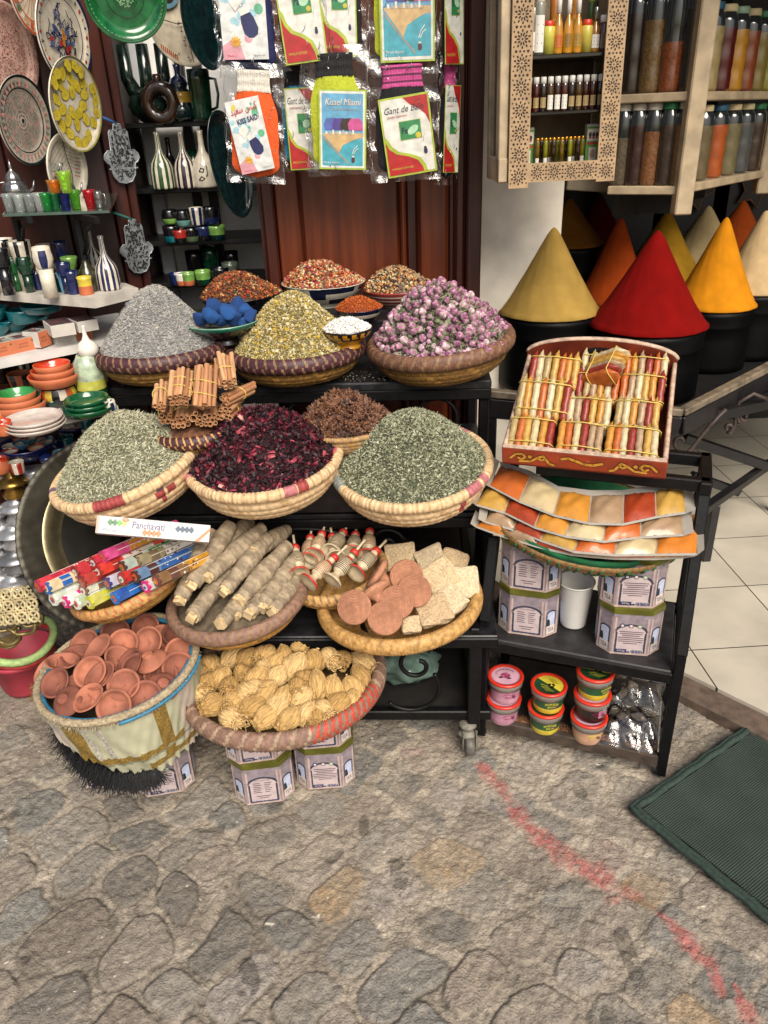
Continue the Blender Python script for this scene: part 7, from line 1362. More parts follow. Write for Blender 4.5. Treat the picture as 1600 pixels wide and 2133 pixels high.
def metal_pots():
    SV = mat('b4b4b6', .3, .3, 24, .15, metal=.7); GD = mat('8a6a30', .25, .3, 24, metal=.8); DK = mat('8a8a8c', .35, .3, 24, .15, metal=.7)
    LID = [(.01, 0), (.75, 0), (.8, .1), (.55, .3), (.6, .42), (1, .48), (1.02, .54), (.7, .66), (.4, .74), (.42, .8), (.2, .9), (.25, .96), (.01, 1)]
    B = at_z(20, 1300, .30); mb = MB(); mb.box((0, 0, 0), (.42, .34, .02), 0, None, .003); o = mb.build('metal_pot_stand', mat('2a2622', .7, .3)); o.location = (B.x-.08, B.y+.3, .30); tag(o, 'dark low bench beneath the stacked metal pots', 'bench')
    Yk = at_z(40, 1235, .31).y
    for x, y, w, h, ms, lab in ((40, 1240, 44, 60, SV, 'silver lidded pot at the bottom of the stack by the brass tray'), (42, 1185, 40, 52, DK, 'grey dented metal pot second from the bottom'), (40, 1135, 40, 56, SV, 'wide silver lidded pot in the middle of the stack'), (45, 1085, 36, 60, SV, 'bright silver lidded pot with a polished lid'), (34, 1032, 32, 54, GD, 'golden lidded pot near the top of the stack'), (4, 1225, 36, 60, SV, 'silver pot at the picture edge, lowest'), (2, 1160, 34, 60, DK, 'dull grey metal pot at the picture edge'), (-2, 1100, 34, 64, SV, 'silver pot at the picture edge below the golden lid'), (8, 1010, 30, 64, SV, 'silver lidded pot at the picture edge, topmost')):
        p = at_y(x, y, Yk+(.05 if x < 12 else .03)); m = mpp(p); pot_('metal_pot', lab, 'metal pot', LID, p, w*m, h*m*1.12, [ms], 0, 'stacked metal pots')
    # red plastic pot with brass things
    p = at_z(38, 1462, 0); p.y += .09; m = mpp(p); R = 68*m; t = thing('plant_pot', 'dusty red plastic pot on the cobbles at the foot of the brass tray', 'pot', p); H = .125
    MB().lathe([(.01, 0), (R*.72, 0), (R*.76, .01), (R*.93, H*.86), (R*1.0, H*.88), (R*1.02, H), (R*.96, H), (R*.7, .02), (.01, .02)], 64).build('pot_body', mat('9a3140', .5, .18, 14, .15), t)
    for lab, nm, c, r_, dz, br in (('red twisted cord lying around the red pot rim', 'cord', '8e2420', R*.98, .012, .009), ('pale green hose curled over the red pot', 'hose', '8fa66a', R*1.04, .032, .012)):
        mb = MB(); mb.tube([(r_*math.cos(a), r_*math.sin(a), H+dz+.012*math.sin(a*2)) for a in np.linspace(-2.2, 1.4, 30)], br, 8); o = mb.build(nm, mat(c, .7, .2, 90, .4)); o.location = p; tag(o, lab, nm)
    BR = mat('7a6a44', .4, .35, 24, .2, metal=.6)
    q = at_y(30, 1262, p.y-.12); T = frame(q, (1, .1, .05), (-.1, -.9, .35)); t = thing('brass_lattice', 'old brass lattice panel with round holes leaning over the red pot', 'lattice'); place(t, T); mb = MB(); s = 42*m
    for i in range(3):
        for j in range(4): mb.tube([((j-1.5)*s*.55+s*.24*math.cos(a), (i-1)*s*.55+s*.24*math.sin(a), 0) for a in np.linspace(0, 2*PI, 16, endpoint=False)], .0042, 6, 0, closed=True); mb.bar(((j-1.5)*s*.55-s*.28, (i-1)*s*.55-s*.28, 0), ((j-1.5)*s*.55+s*.28, (i-1)*s*.55+s*.28, 0), .005, .004); mb.bar(((j-1.5)*s*.55-s*.28, (i-1)*s*.55+s*.28, 0), ((j-1.5)*s*.55+s*.28, (i-1)*s*.55-s*.28, 0), .005, .004)
    mb.build('lattice_panel', mat('b3a47c', .5, .3, 30, .3, metal=.2), t)
    r = np.random.default_rng(6)
    for k, (x, y, lab) in enumerate([(20, 1335, 'tarnished brass ladle lying over the red pot'), (55, 1318, 'old brass ring beside the lattice'), (15, 1310, 'bent brass handle under the lattice'), (70, 1300, 'dark brass hook by the brass tray rim')]):
        q = at_y(x, y, p.y-.1); mb = MB(); a0 = r.uniform(0, 6); mb.tube([(.03*math.cos(a+a0), .004*math.sin(3*a), .018*math.sin(a+a0)+.01*a*.5) for a in np.linspace(0, 4.6, 20)], .006, 7)
        if k == 0: mb.lathe([(.001, -.018), (.02, -.014), (.034, 0), (.032, 0), (.018, -.012), (.001, -.015)], 24)
        o = mb.build(['ladle', 'brass_ring', 'brass_loop', 'brass_hook'][k], BR); o.location = q; tag(o, lab, 'brassware')
    # filler support board between
metal_pots()
def niche_items():
    Y = 2.74; zs = []
    xa, xb = W1.x-.06, xw(545)+.01
    SH = mat('121214', .4, .3, 20)
    def shelf(py, lab, d=.24): z = at_y(390, py, Y).z; mb = MB(); mb.box(((xa+xb)/2, Y+.11, z-.008), (xb-xa, d, .016), 0, None, .002); o = mb.build('niche_shelf', SH); tag(o, lab, 'shelf'); return z
    za = shelf(252, 'upper thin dark shelf of the niche with dark vases'); zb = shelf(390, 'thin dark niche shelf with striped bottles'); zc = shelf(500, 'thin dark niche shelf with glazed bowls'); zd = shelf(588, 'lowest thin dark niche shelf with small cups')
    mb = MB(); a = at_y(330, 400, 2.95)
    for x_ in (0,): mb.box((a.x, 2.95, 1.35), (.045, .03, 2.7), 0, None, .003)
    o = mb.build('white_post', mat('b9bbbe', .6, .1, 20)); tag(o, 'white painted post at the edge of the pottery niche', 'post')
    for k, px in enumerate((395, 430)):
        mb = MB(); q = at_y(px, 300, 2.97); mb.box((q.x, 2.975, 1.4), (.03, .02, 2.6)); o = mb.build('shelf_rail', mat('101012', .5)); tag(o, ['dark metal shelf rail behind the striped bottles', 'dark metal shelf rail behind the white face bottle'][k], 'rail')
    P = lambda x, y, z, dy=0.: (lambda v: Vector((v.x, Y+dy, z)))(at_y(x, y, Y+dy)); m = mpp(at_y(390, 300, Y))
    # three-necked vase
    t = thing('triple_vase', 'dark mottled vase with three tall necks', 'vase', P(316, 250, za)); MOT = GL('12201a', .8); 
    MB().lathe([(r*42*m, z*62*m) for r, z in PROF['ball']], 40).build('vase_body', MOT, t)
    for dx in (-36, 2, 38): MB().tube([(dx*.5*m, 0, 40*m), (dx*m, 0, 80*m), (dx*m, 0, 138*m)], [16*m, 13*m, 12*m], 16).build('neck', MOT, t)
    t = thing('ring_vase', 'glossy dark brown ring-shaped vase with a short spout', 'vase', P(340, 250, za, -.05)); MB().tube([(26*m*math.cos(a), 0, 34*m+28*m*math.sin(a)) for a in np.linspace(0, 2*PI, 28, endpoint=False)], 13*m, 14, closed=True).build('vase_ring', BRNG, t); MB().tube([(0, 0, 66*m), (0, 0, 84*m)], [10*m, 8*m], 12).build('spout', BRNG, t)
    pot_('tiered_vase', 'dark vase of three bulging tiers with a gold band', 'vase', [(.01, 0), (.7, 0), (1, .14), (.95, .26), (.7, .33), (.85, .42), (.8, .52), (.5, .58), (.62, .66), (.5, .76), (.2, .82), (.2, .9), (.28, 1), (.01, 1)], P(383, 250, za, -.02), 29*m, 100*m, [DTEAL, GL('a8842c'), NAV], lambda i, j: np.where((i == 4) | (i == 5), 1, np.where(i > 7, 2, 0)))
    pot_('dark_mug', 'tall dark green glazed mug with a handle', 'mug', 'cup', P(424, 250, za, -.04), 22*m, 90*m, [DGRN], 0, None, 0, 0)
    pot_('bottle', 'white niche bottle with green stripes', 'bottle', 'bottle', P(342, 388, zb, -.03), 24*m, 108*m, [CRM, GL('2c4a2c')], stripes(22, 0, 1, 1, 9)); pot_('bottle', 'white niche bottle with dark purple stripes', 'bottle', 'bottle', P(390, 388, zb, -.03), 23*m, 108*m, [CRM, GL('2a2030')], stripes(22, 0, 1, 1, 9))
    t = thing('face_bottle', 'white niche bottle with a black line drawing of a face', 'bottle', P(430, 388, zb, -.03)); MB().lathe([(r*25*m, z*108*m) for r, z in PROF['bottle']], 48).build('bottle_body', CRM, t)
    mb = MB(); T = frame((0, -25.6*m, 26*m), (1, 0, 0), (0, -1, 0)); q = m
    for c in ([(-6, 6), (-2, 12), (4, 10), (2, 4), (-6, 6)], [(-8, -10), (-2, -4), (4, -8), (-2, -12), (-8, -10)], [(10, 16), (11, 2), (8, -4)]): mb.line([(a*q, b*q) for a, b in c], 1.6*q, 0, 0, T)
    mb.build('face_drawing', BLKG, t)
    pot_('bottle', 'dark bottle standing behind the green striped niche bottle', 'bottle', 'bottle', P(362, 386, zb, .08), 20*m, 96*m, [BLKG]); pot_('bottle', 'dark green round bottle behind the face bottle', 'bottle', 'ball', P(410, 386, zb, .08), 22*m, 70*m, [DGRN])
    mix = lambda a, b: (lambda i, j: np.where((i > 3) ^ (((j*7) % 11) > 5) & (i == 3), 1, 0))
    for x, z, dy, w, h, ms, st, lab in ((357, zc, -.04, 18, 34, [TEALG, BLKG], 0, 'teal and black dripped cup at the niche post'), (374, zc, -.06, 14, 26, [BLKG, REDG], 0, 'dark cup with a red top'), (398, zc, -.04, 17, 28, [GL('4a5a40'), BLKG], 0, 'olive green cup in the niche'), (424, zc, -.03, 17, 30, [BLKG, NAV], 0, 'navy black cup in the niche'), (452, zc, -.03, 18, 30, [DTEAL, LGRN], 0, 'dark teal cup near the leaning tray'), (358, zc+36*m, -.03, 17, 30, [LGRN, BLKG], 0, 'light green dripped bowl on the upper layer'), (385, zc+30*m, -.03, 17, 34, [GL('5f8f88'), BLKG], 0, 'pale teal dripped bowl on the upper layer'), (414, zc+32*m, -.03, 15, 36, [CRM, NAV], 12, 'white cup with navy blocks on the upper layer'), (443, zc+32*m, -.02, 18, 36, [NAV, BLKG], 0, 'navy cup on the upper layer'),
        (351, zd, -.04, 14, 26, [NAV], 0, 'navy cup on the lowest niche shelf'), (364, zd, -.055, 13, 27, [TERR, WHT], 3, 'cup with clay foot and white top'), (378, zd, -.06, 14, 28, [TERR, LGRN], 3, 'cup with clay foot and green top'), (410, zd, -.05, 17, 30, [DGRN, LGRN], 0, 'green dripped mug on the lowest niche shelf'), (447, zd, -.04, 20, 34, [NAV, BLKG], 0, 'big navy mug on the lowest niche shelf'), (470, zd, .0, 18, 40, [GL('4a5648')], 0, 'grey green cup in the niche shadow'), (395, zd, .08, 18, 60, [BLKG], 0, 'black vase in the niche shadow'), (475, zd, .08, 16, 56, [REDG, BLKG], 2, 'dark red rimmed cup in the niche shadow'), (430, zd, .08, 18, 66, [DGRN], 0, 'dark green vase in the niche shadow')):
        v = at_y(x, 480, Y+dy); pot_('cup', lab, 'cup', 'cup' if 'bowl' not in lab else 'barrel', Vector((v.x, Y+dy, z)), w*m, h*m, ms, (stripes(st, 0, 1, 1, 4) if st > 4 else (band(3, 0, 1) if len(ms) > 1 else 0)), 'cups in the niche')
niche_items()
# ---- further small pottery crowding the shelves by the brass tray, and the green bag under the stand
def more_pottery():
    for x, y, z, bk, w, h, pr, ms, mf, lab in (
        (12, 905, Z4, 0., 17, 30, 'cup', [TERR, ORED], band(4, 0, 1), 'small red glazed cup at the picture edge of the white cloth'), (232, 858, Z4, 0., 13, 26, 'barrel', [CRM, NAV], stripes(10, 0, 1, 1, 4), 'small blue striped jar at the cloth corner by the green plates'), (150, 868, Z4, .0, 15, 22, 'cup', [GL('14423a')], 0, 'small dark teal cup between the white and green plates'), (6, 872, Z4, .0, 26, 18, 'dish', [GL('b8501e')], 0, 'orange glazed dish at the picture edge beside the green-lined bowls'),
        (120, 935, .70, .0, 17, 26, 'barrel', [NAV], 0, 'navy trinket pot on the low dark board'), (142, 930, .70, .0, 15, 24, 'cup', [TEALG], 0, 'teal cup on the low dark board'), (100, 965, .70, .0, 15, 22, 'ball', [GL('1a2a6a')], 0, 'round deep blue pot at the edge of the low board'), (128, 958, .70, .0, 14, 20, 'cup', [LBLU, CRM], stripes(8, 0, 1, 1, 4), 'light blue striped cup at the edge of the low board'), (6, 985, .70, .0, 20, 34, 'barrel', [TERR, ORED], band(5, 0, 1), 'red brown clay pot at the picture edge of the low board'), (40, 985, .70, .0, 15, 26, 'cup', [CRM, REDG], stripes(10, 0, 1, 1, 4), 'cream and red striped cup before the dark blue bowl')):
        p = on(x, y, z, bk); m = mpp(p); p.z = z; pot_('small_pot', lab, 'pot', pr, p, w*m, h*m, ms, mf)
    SV = mat('b4b4b6', .3, .3, 24, .15, metal=.7); Yk = at_y(80, 1180, at_z(40, 1235, .31).y+.06).y
    for x, y, w, h, lab in ((78, 1120, 20, 34, 'small silver bowl wedged beside the brass tray rim'), (84, 1060, 18, 34, 'small silver cup beside the golden lid'), (74, 1000, 22, 30, 'round silver box below the blue bowl')):
        p = at_y(x, y, Yk); m = mpp(p); pot_('silver_cup', lab, 'silverware', 'jar', p, w*m, h*m, [SV], 0, 'silverware beside the brass tray')
    # crumpled green bag behind the lower scroll
    p = at_y(835, 1375, 1.72); n = 26; th = np.linspace(0, PI, n); ph = np.arange(36)*2*PI/36; TT, PP = np.meshgrid(th, ph, indexing='ij'); r = 1+.5*(smooth_noise(TT*2+3, PP*2+3, 5, 1.1)-.5)+.2*(smooth_noise(TT*4+3, PP*5+3, 6, 1.3)-.5)
    V = np.stack([.10*r*np.sin(TT)*np.cos(PP), .07*r*np.sin(TT)*np.sin(PP), .055*r*np.cos(TT)], -1).reshape(-1, 3); i, j = np.meshgrid(np.arange(n-1), np.arange(36), indexing='ij'); j2 = (j+1) % 36
    mb = MB(); mb.add(V, np.stack([i*36+j, (i+1)*36+j, (i+1)*36+j2, i*36+j2], -1).reshape(-1, 4), 0, True); o = mb.build('plastic_bag', mat('5a6f66', .18, .35, 26, .7, coat=.8)); o.location = (p.x, p.y, .155); tag(o, 'crumpled pale green plastic bag behind the scroll under the stand', 'bag')
more_pottery()
# ================================================================ spice shop on the right: cones, cart, lattice cabinet, jars
def cones():
    NAP = at_y(0, 0, 1)
    data = [(1155, 472, 1040, 1248, 645, 2.55, '94783c', 'tan spice cone nearest the plaster wall'), (1277, 452, 1203, 1352, 622, 2.95, '9c4014', 'orange spice cone behind the tan and red cones'), (1370, 478, 1230, 1467, 672, 2.42, '6c0806', 'deep red spice cone standing frontmost'), (1375, 438, 1288, 1462, 580, 3.15, '9a7420', 'dark yellow spice cone behind the red one'), (1458, 428, 1370, 1546, 560, 3.3, 'a08e68', 'pale beige spice cone in the second row'), (1486, 452, 1404, 1568, 632, 2.68, 'bd7a14', 'bright amber spice cone beside the red one'), (1568, 438, 1494, 1642, 600, 2.8, 'b8a078', 'cream spice cone at the picture edge'), (1530, 418, 1450, 1610, 540, 3.4, '8a3c14', 'rust orange spice cone at the back'), (1612, 408, 1530, 1694, 540, 3.4, 'a06a18', 'ochre spice cone at the back by the picture edge'), (1182, 413, 1108, 1256, 506, 3.1, '6a4416', 'brown cone added in place of a mirror reflection behind the tan one'), (1240, 403, 1166, 1314, 520, 3.45, '4a0c10', 'dark crimson cone added in place of a dim mirror reflection')]  # last two cones stand in for dim reflections in a mirror
    bl = mat('040405', .5, .3, 12, spec=.15)
    for ax, ay, x0, x1, yb, Y, c, lab in data:
        cx = (x0+x1)/2; b = at_y(cx, yb, Y); a = at_y(ax, ay, Y); R = (x1-x0)/2*mpp(b); H = a.z-b.z
        t = thing('spice_cone', lab, 'spice cone', b, group='tall cones of ground spice'); t.location = b
        n = 26; prof = []
        for k in range(n): u = k/(n-1); prof.append((R*((1-u)*(1-.10*math.sin(PI*u))+.0)+.006*min(1, u*3)*(1-u)**0+(.004 if k == 0 else 0), H*u))
        prof[-2] = (.008, prof[-2][1]+.004); prof[-1] = (.001, H-.002); prof = [(R*.95, -.006), (R*1.01, -.003)]+prof
        MB().lathe(prof, 72, rmod=lambda TH, I, Z: 1+.010*np.sin(TH*5+Z*9)*np.sin(TH*3+1)+.006*np.sin(TH*17+Z*40)+.004*np.sin(TH*41-Z*90)).build('powder', mat(c, .95, .17, 19, .5, detail=10, spec=.1, blend=(.25, .75)), t)
        h = b.z-.685; pr = [(.001, -h), (R*.96, -h), (R*.965, -h+.02), (R*.96, -h*.5), (R*.96, -h*.3), (R*.975, -h*.29), (R*.975, -h*.26), (R*.965, -.03), (R*.985, -.022), (R*.97, -.006), (.001, -.006)]
        MB().lathe(pr, 56).build('drum', bl, t)
cones()
def cart():
    t = thing('iron_cart', 'black iron cart frame with wrought scrolls in front of the spice drums', 'cart'); bl = mat('141214', .4, .4, 30, .2); ed = mat('6a5f50', .45, .4, 30, .3); rust = mat('3a2e2a', .55, .4, 60, .3)
    P = lambda x, y, Y: at_y(x, y, Y)
    a, b = P(1420, 858, 2.12), P(1625, 752, 2.38); MB().bar(a, b, .03, .022, 0, .003).build('rail', ed, t); MB().bar(a-Vector((0, -.01, .045)), b-Vector((0, -.01, .045)), .04, .06, 0, .003).build('rail', bl, t)
    a0 = P(1018, 818, 2.15); MB().bar(a0, a, .03, .022, 0, .003).build('rail', ed, t); MB().bar(a0-Vector((0, -.01, .045)), a-Vector((0, -.01, .045)), .04, .06, 0, .003).build('rail', bl, t)
    for x, y, Y in ((1022, 860, 2.16),): q = P(x, y, Y); MB().box((q.x, q.y, (q.z+.0)/2), (.035, .035, q.z), 0, None, .003).build('post', bl, t)
    MB().bar(P(1440, 1080, 2.3), P(1640, 940, 2.75), .03, .03, 0, .003).build('rail', bl, t); MB().bar(P(1440, 990, 2.55), P(1540, 1025, 2.55), .03, .03, 0, .003).build('rail', bl, t); MB().bar(P(1425, 912, 2.6), P(1640, 985, 2.6), .03, .035, 0, .003).build('rail', bl, t)
    for (x, y, Y) in ((1490, 1050, 2.4), (1640, 940, 2.75)): q = P(x, y, Y); MB().box((q.x, q.y, (q.z+.03)/2), (.03, .03, q.z-.03), 0, None, .003).build('post', bl, t)
    MB().prism([(.62, 2.22), (1.05, 2.2), (2.3, 2.75), (2.3, 3.7), (.62, 3.7)], .03, 0, z0=.65).build('platform', mat('0d0c0c', .6, .4, 20), t)
    for x_, y_ in ((.66, 2.3), (2.0, 2.75), (.66, 3.6), (2.2, 3.6)): MB().box((x_, y_, .34), (.04, .04, .62), 0, None, .003).build('post', bl, t)
    def sc(pts, Y, r=.006): MB().tube([P(x, y, Y) for x, y in pts], r, 8).build('scroll', rust, t)
    sp = lambda cx, cy, r0, r1, a0, a1: [(cx+(r0+(r1-r0)*k/24)*math.cos(a0+(a1-a0)*k/24), cy+(r0+(r1-r0)*k/24)*math.sin(a0+(a1-a0)*k/24)) for k in range(25)]
    sc(sp(1418, 920, 4, 17, 0, -4.6)+[(1402, 940), (1402, 962), (1412, 962), (1440, 935), (1480, 885), (1513, 852)], 2.2); sc(sp(1517, 892, 3, 12, 2.0, 8.0)+[(1531, 885), (1533, 860), (1540, 838), (1570, 820), (1600, 832)], 2.25); sc(sp(1550, 866, 3, 11, 1.0, -5)+[(1538, 880), (1534, 860)], 2.25)
cart()
def stars():
    gold = mat('5a3416', .6, .2, 30)
    for k, (x, y, Y) in enumerate(((1328, 405, 3.7), (1448, 400, 3.7), (1572, 395, 3.7))):
        p = at_y(x, y, Y); s = .085; pts = [(s*(1 if q % 2 == 0 else .5)*math.sin(q*PI/5+.3), s*(1 if q % 2 == 0 else .5)*math.cos(q*PI/5+.3)) for q in range(10)]
        t = thing('star_ornament', ['dim star outline on the dark panel behind the orange cone', 'star outline on the dark panel behind the pale beige cone', 'star outline on the dark panel near the picture edge'][k], 'ornament', p); MB().tube([(a, 0, b) for a, b in pts], .005, 6, closed=True).build('outline', gold, t); MB().prism([(a*.93, b*.93) for a, b in pts], .004, 0, frame((0, .004, 0), (1, 0, 0), (0, -1, 0))).build('star_face', mat('170c0b', .6), t)
        MB().box((p.x, 3.74, p.z-.05), (.34, .03, .75), 0, None, .004).build('panel', mat('060607', .5), t).matrix_parent_inverse = Matrix.Translation(-p)
stars()
CWOOD = mat('a8967a', .55, .2, 18, .3); CWOOD2 = mat('8c7a60', .6, .25, 18, .3)
def rosette_strip(mb, x0, y0, x1, y1, z, m, T, pitch):
    """pierced eight-petal rosettes along a strip"""
    L = max(x1-x0, y1-y0); vert = (y1-y0) > (x1-x0); n = max(1, int(round(L/pitch))); w = min(x1-x0, y1-y0); s = w/2
    for k in range(n):
        c = (k+.5)*L/n; cx, cy = ((x0+x1)/2, y0+c) if vert else (x0+c, (y0+y1)/2)
        mb.disc(cx, cy, s*.10, z, m, T, 6)
        for q in range(10): a = q*2*PI/10; mb.disc(cx+s*.42*math.cos(a), cy+s*.42*math.sin(a), s*.19, z, m, T, 6, s*.085, a)
        for q in range(10): a = (q+.5)*2*PI/10; mb.disc(cx+s*.74*math.cos(a), cy+s*.74*math.sin(a), s*.15, z, m, T, 5, s*.1, a)
        for dx in (-1, 1):
            e = (cx+dx*s*.62, cy+L/n/2) if vert else (cx+L/n/2, cy+dx*s*.62); mb.disc(*e, s*.15, z, m, T, 5)
            e = (cx+dx*s*.2, cy+L/n/2) if vert else (cx+L/n/2, cy+dx*s*.2); mb.disc(*e, s*.12, z, m, T, 5)
        for dx in (-1, 1): 
            for dy in (-.5, .5): e = (cx+dx*s*.86, cy+dy*L/n*.62) if vert else (cx+dy*L/n*.62, cy+dx*s*.86); mb.disc(*e, s*.09, z, m, T, 5)
CABY = 2.1
def cabinet():
    bl, br = at_y(1058, 382, CABY), at_y(1278, 368, CABY); W = br.x-bl.x; x = (br-bl); x.z *= .55; x.normalize(); T = frame(bl, x, Vector((-x.y*0, -1, 0))); Wd = (br-bl).length; H = .78; D = .22; m = mpp(bl)
    t = thing('lattice_cabinet', 'cream wooden wall cabinet with a pierced rosette frame, holding little bottles', 'cabinet'); place(t, T)
    fw = 41*m; fb = 36*m; tan_ = mat('9c8262', .6, .15, 40, .2); hole = mat('2a1c12', .8)
    B = lambda nm, c, d, mt: MB().box(c, d, 0, None, .002).build(nm, mt, t)
    B('side_board', (.006, H/2, -D/2), (.012, H, D), CWOOD); B('side_board', (Wd-.006, H/2, -D/2), (.012, H, D), CWOOD); B('bottom_board', (Wd/2, .008, -D/2), (Wd, .016, D-.004), CWOOD); B('back_board', (Wd/2, H/2, -D+.004), (Wd-.03, H, .008), mat('8a7a64', .7, .2, 20))
    B('side_frame', (-.013, H/2, -D+.02), (.022, H, .03), CWOOD2); B('side_frame', (-.013, H/2, -.03), (.022, H, .05), CWOOD); B('side_frame', (-.013, .03, -D/2), (.022, .055, D), CWOOD)
    B('side_panel', (-.006, H/2, -D/2), (.008, H-.02, D-.06), mat('4c4034', .6, .3, 18))
    for nm, (x0, y0, x1, y1) in (('pierced_frame', (0, -.012, fw, H)), ('pierced_frame', (Wd-fw*.92, -.006, Wd, H)), ('pierced_frame', (fw, .0, Wd-fw*.92, fb))):
        mb = MB(); mb.rect(x0, y0, x1, y1, .008, 0); mb.prism([(x0, y0), (x1, y0), (x1, y1), (x0, y1)], .0075, 0, z0=0); rosette_strip(mb, x0+.002, y0+.002, x1-.002, y1-.002, .0086, 1, None, min(x1-x0, y1-y0)*1.0); mb.build(nm, [tan_, hole], t)
    dk = mat('15140f', .3, .3, 20, coat=.4); s1 = (at_y(1180, 236, CABY).z-bl.z)+.004; s2 = (at_y(1180, 118, CABY).z-bl.z)+.006
    B('shelf_board', (Wd/2, s1-.004, -D/2), (Wd-.026, .008, D-.02), dk); B('shelf_board', (Wd/2, s2-.005, -D/2), (Wd-.026, .01, D-.02), dk)
    def at(px, s, dz): Pp = at_y(px, 200, CABY+dz); return T @ Vector(((Pp.x-bl.x)/x.x, s, -dz))
    WC = mat('d2cfc8', .4, .05); LB = mat('cfcbc0', .5, .05); INK = mat('2a2420', .6); GOLD = mat('b8842c', .25, .2, 30, metal=.8)
    def bottle(nm, label, cat, px, s, dz, w, h, glass, cap, captop, lbl=None, prof='v', group=None, ink=True):
        p = at(px, s, dz); R, Hh = w*m, h*m; t2 = thing(nm, label, cat, p, group=group)
        pr = dict(v=[(.01, 0), (.9, 0), (1, .03), (1, .72), (.9, .8), (.5, .84), (.45, .9), (.01, .9)], oil=[(.01, 0), (.9, 0), (1, .04), (1, .35), (.8, .55), (.4, .66), (.36, .8), (.01, .8)], tall=[(.01, 0), (1, 0), (1, .9), (.9, .93), (.01, .93)])[prof]
        top = pr[-1][1]; MB().lathe([(r*R, z*Hh) for r, z in pr], 20).build('bottle_body', glass, t2); cr = R*(.8 if prof != 'oil' else .46); MB().lathe([(.001, top*Hh-Hh*.1), (cr, top*Hh-Hh*.1), (cr, Hh*captop), (cr*.85, Hh*captop+.001), (.001, Hh*captop+.001)], 16).build('cap', cap, t2)
        if lbl:
            mb = MB(); z0, z1 = lbl[0]*Hh, lbl[1]*Hh; a = np.linspace(-2.35, -.8, 9); V = [(R*1.03*math.cos(q), R*1.03*math.sin(q), z) for z in (z0, z1) for q in a]; k = np.arange(8); mb.add(V, np.stack([k, k+1, k+10, k+9], -1), 0, False)
            if ink:
                for q in range(3): zz = z0+(z1-z0)*(.25+.25*q); mb.add([(R*1.06*math.cos(u), R*1.06*math.sin(u), zz+dz_) for dz_ in (-.0012, .0012) for u in (-1.95, -1.2+.1*q)], np.array([(0, 1, 3, 2)]), 1, False)
            mb.build('label', [lbl[2] if len(lbl) > 2 else LB, INK], t2)
    dkb = [mat(c, .1, .3, 20, coat=.9) for c in ('2a0f0a', '3a1410', '1e1410', '3d2a10')]; oil = mat('b07a1a', .08, .2, 20, coat=1.); oil2 = mat('8a5a14', .08, .2, 20, coat=1.); clr = mat('7a7a6c', .08, .2, 20, coat=1.)
    xs = np.linspace(1103, 1251, 11)
    for k, px in enumerate(xs):
        big = k in (3, 4, 5); bottle('oil_vial', ['first', 'second', 'third', 'fourth', 'fifth', 'sixth', 'seventh', 'eighth', 'ninth', 'tenth', 'last'][k]+' white-capped vial along the middle cabinet shelf'+(', with a big white handwritten label' if big else ', counting from the side panel'), 'vial', px, s1, .05, 7.4, 62, dkb[k % 4], WC, 1.0, (.06, .48, LB) if big else (.12, .42, mat('9a8458', .5)), group='white-capped oil vials')
    xs = np.linspace(1125, 1221, 12)
    for k, px in enumerate(xs): bottle('perfume_vial', ORD(k)+' gold-capped perfume vial along the bottom of the cabinet'+(' with a white tag' if k in (0, 2, 3, 8, 9, 11) else ''), 'perfume vial', px, fb*.0+.017, .045+.02*(k % 2), 5.0, 66, [mat('5c4a10', .08, .2, coat=1.), mat('2a1a10', .08, .2, coat=1.), mat('6a6a14', .08, .2, coat=1.)][k % 3], GOLD, 1.0, (.06, .44, LB) if k in (0, 2, 3, 8, 9, 11) else None, 'tall', 'gold-capped perfume vials')
    # boxes with faces
    for k, px in enumerate((1103, 1243)):
        p = at(px, .017, .06); t2 = thing('cosmetic_box', ['green cosmetic box at the hinge end of the bottom cabinet shelf', 'green cosmetic box at the far end of the bottom cabinet shelf'][k], 'box', p, group='green cosmetic boxes'); w, h = 28*m, 88*m; MB().box((0, .012, h/2), (w, .024, h), 0, None, .001).build('carton', mat('b8b4aa', .5, .05), t2)
        mb = MB(); Tf = frame((0, -.0006, h/2), (1, 0, 0), (0, -1, 0)); mb.rect(-w/2, -h/2, w/2, h*.44, 0, 0, Tf); mb.rect(-w*.45, h*.14, w*.45, h*.4, .0004, 1, Tf)
        for q in range(3): mb.disc(-w*.25+q*w*.25, h*.27, w*.11, .0008, 2, Tf, 10, h*.06); mb.disc(-w*.25+q*w*.25, h*.21, w*.09, .001, 5, Tf, 8, h*.03)
        mb.rect(-w*.45, h*.06, w*.45, h*.11, .0004, 3, Tf); mb.rect(-w*.28, -h*.28, w*.28, 0, .0004, 1, Tf, ); mb.disc(0, -h*.13, w*.18, .0008, 4, Tf, 12, h*.1); mb.text('HERBAL', 0, -h*.38, w*.6, h*.04, .0006, 2, Tf); mb.text('BEAUTY', 0, -h*.44, w*.5, h*.03, .0006, 2, Tf)
        mb.build('front_print', [mat('4f8a34', .5, .1), mat('c9c0b4', .5), mat('3a2420', .5), mat('b03030', .5), mat('b88a78', .5), mat('8a3a3a', .5)], t2)
    # top shelf
    RC = mat('b8301c', .4, .1)
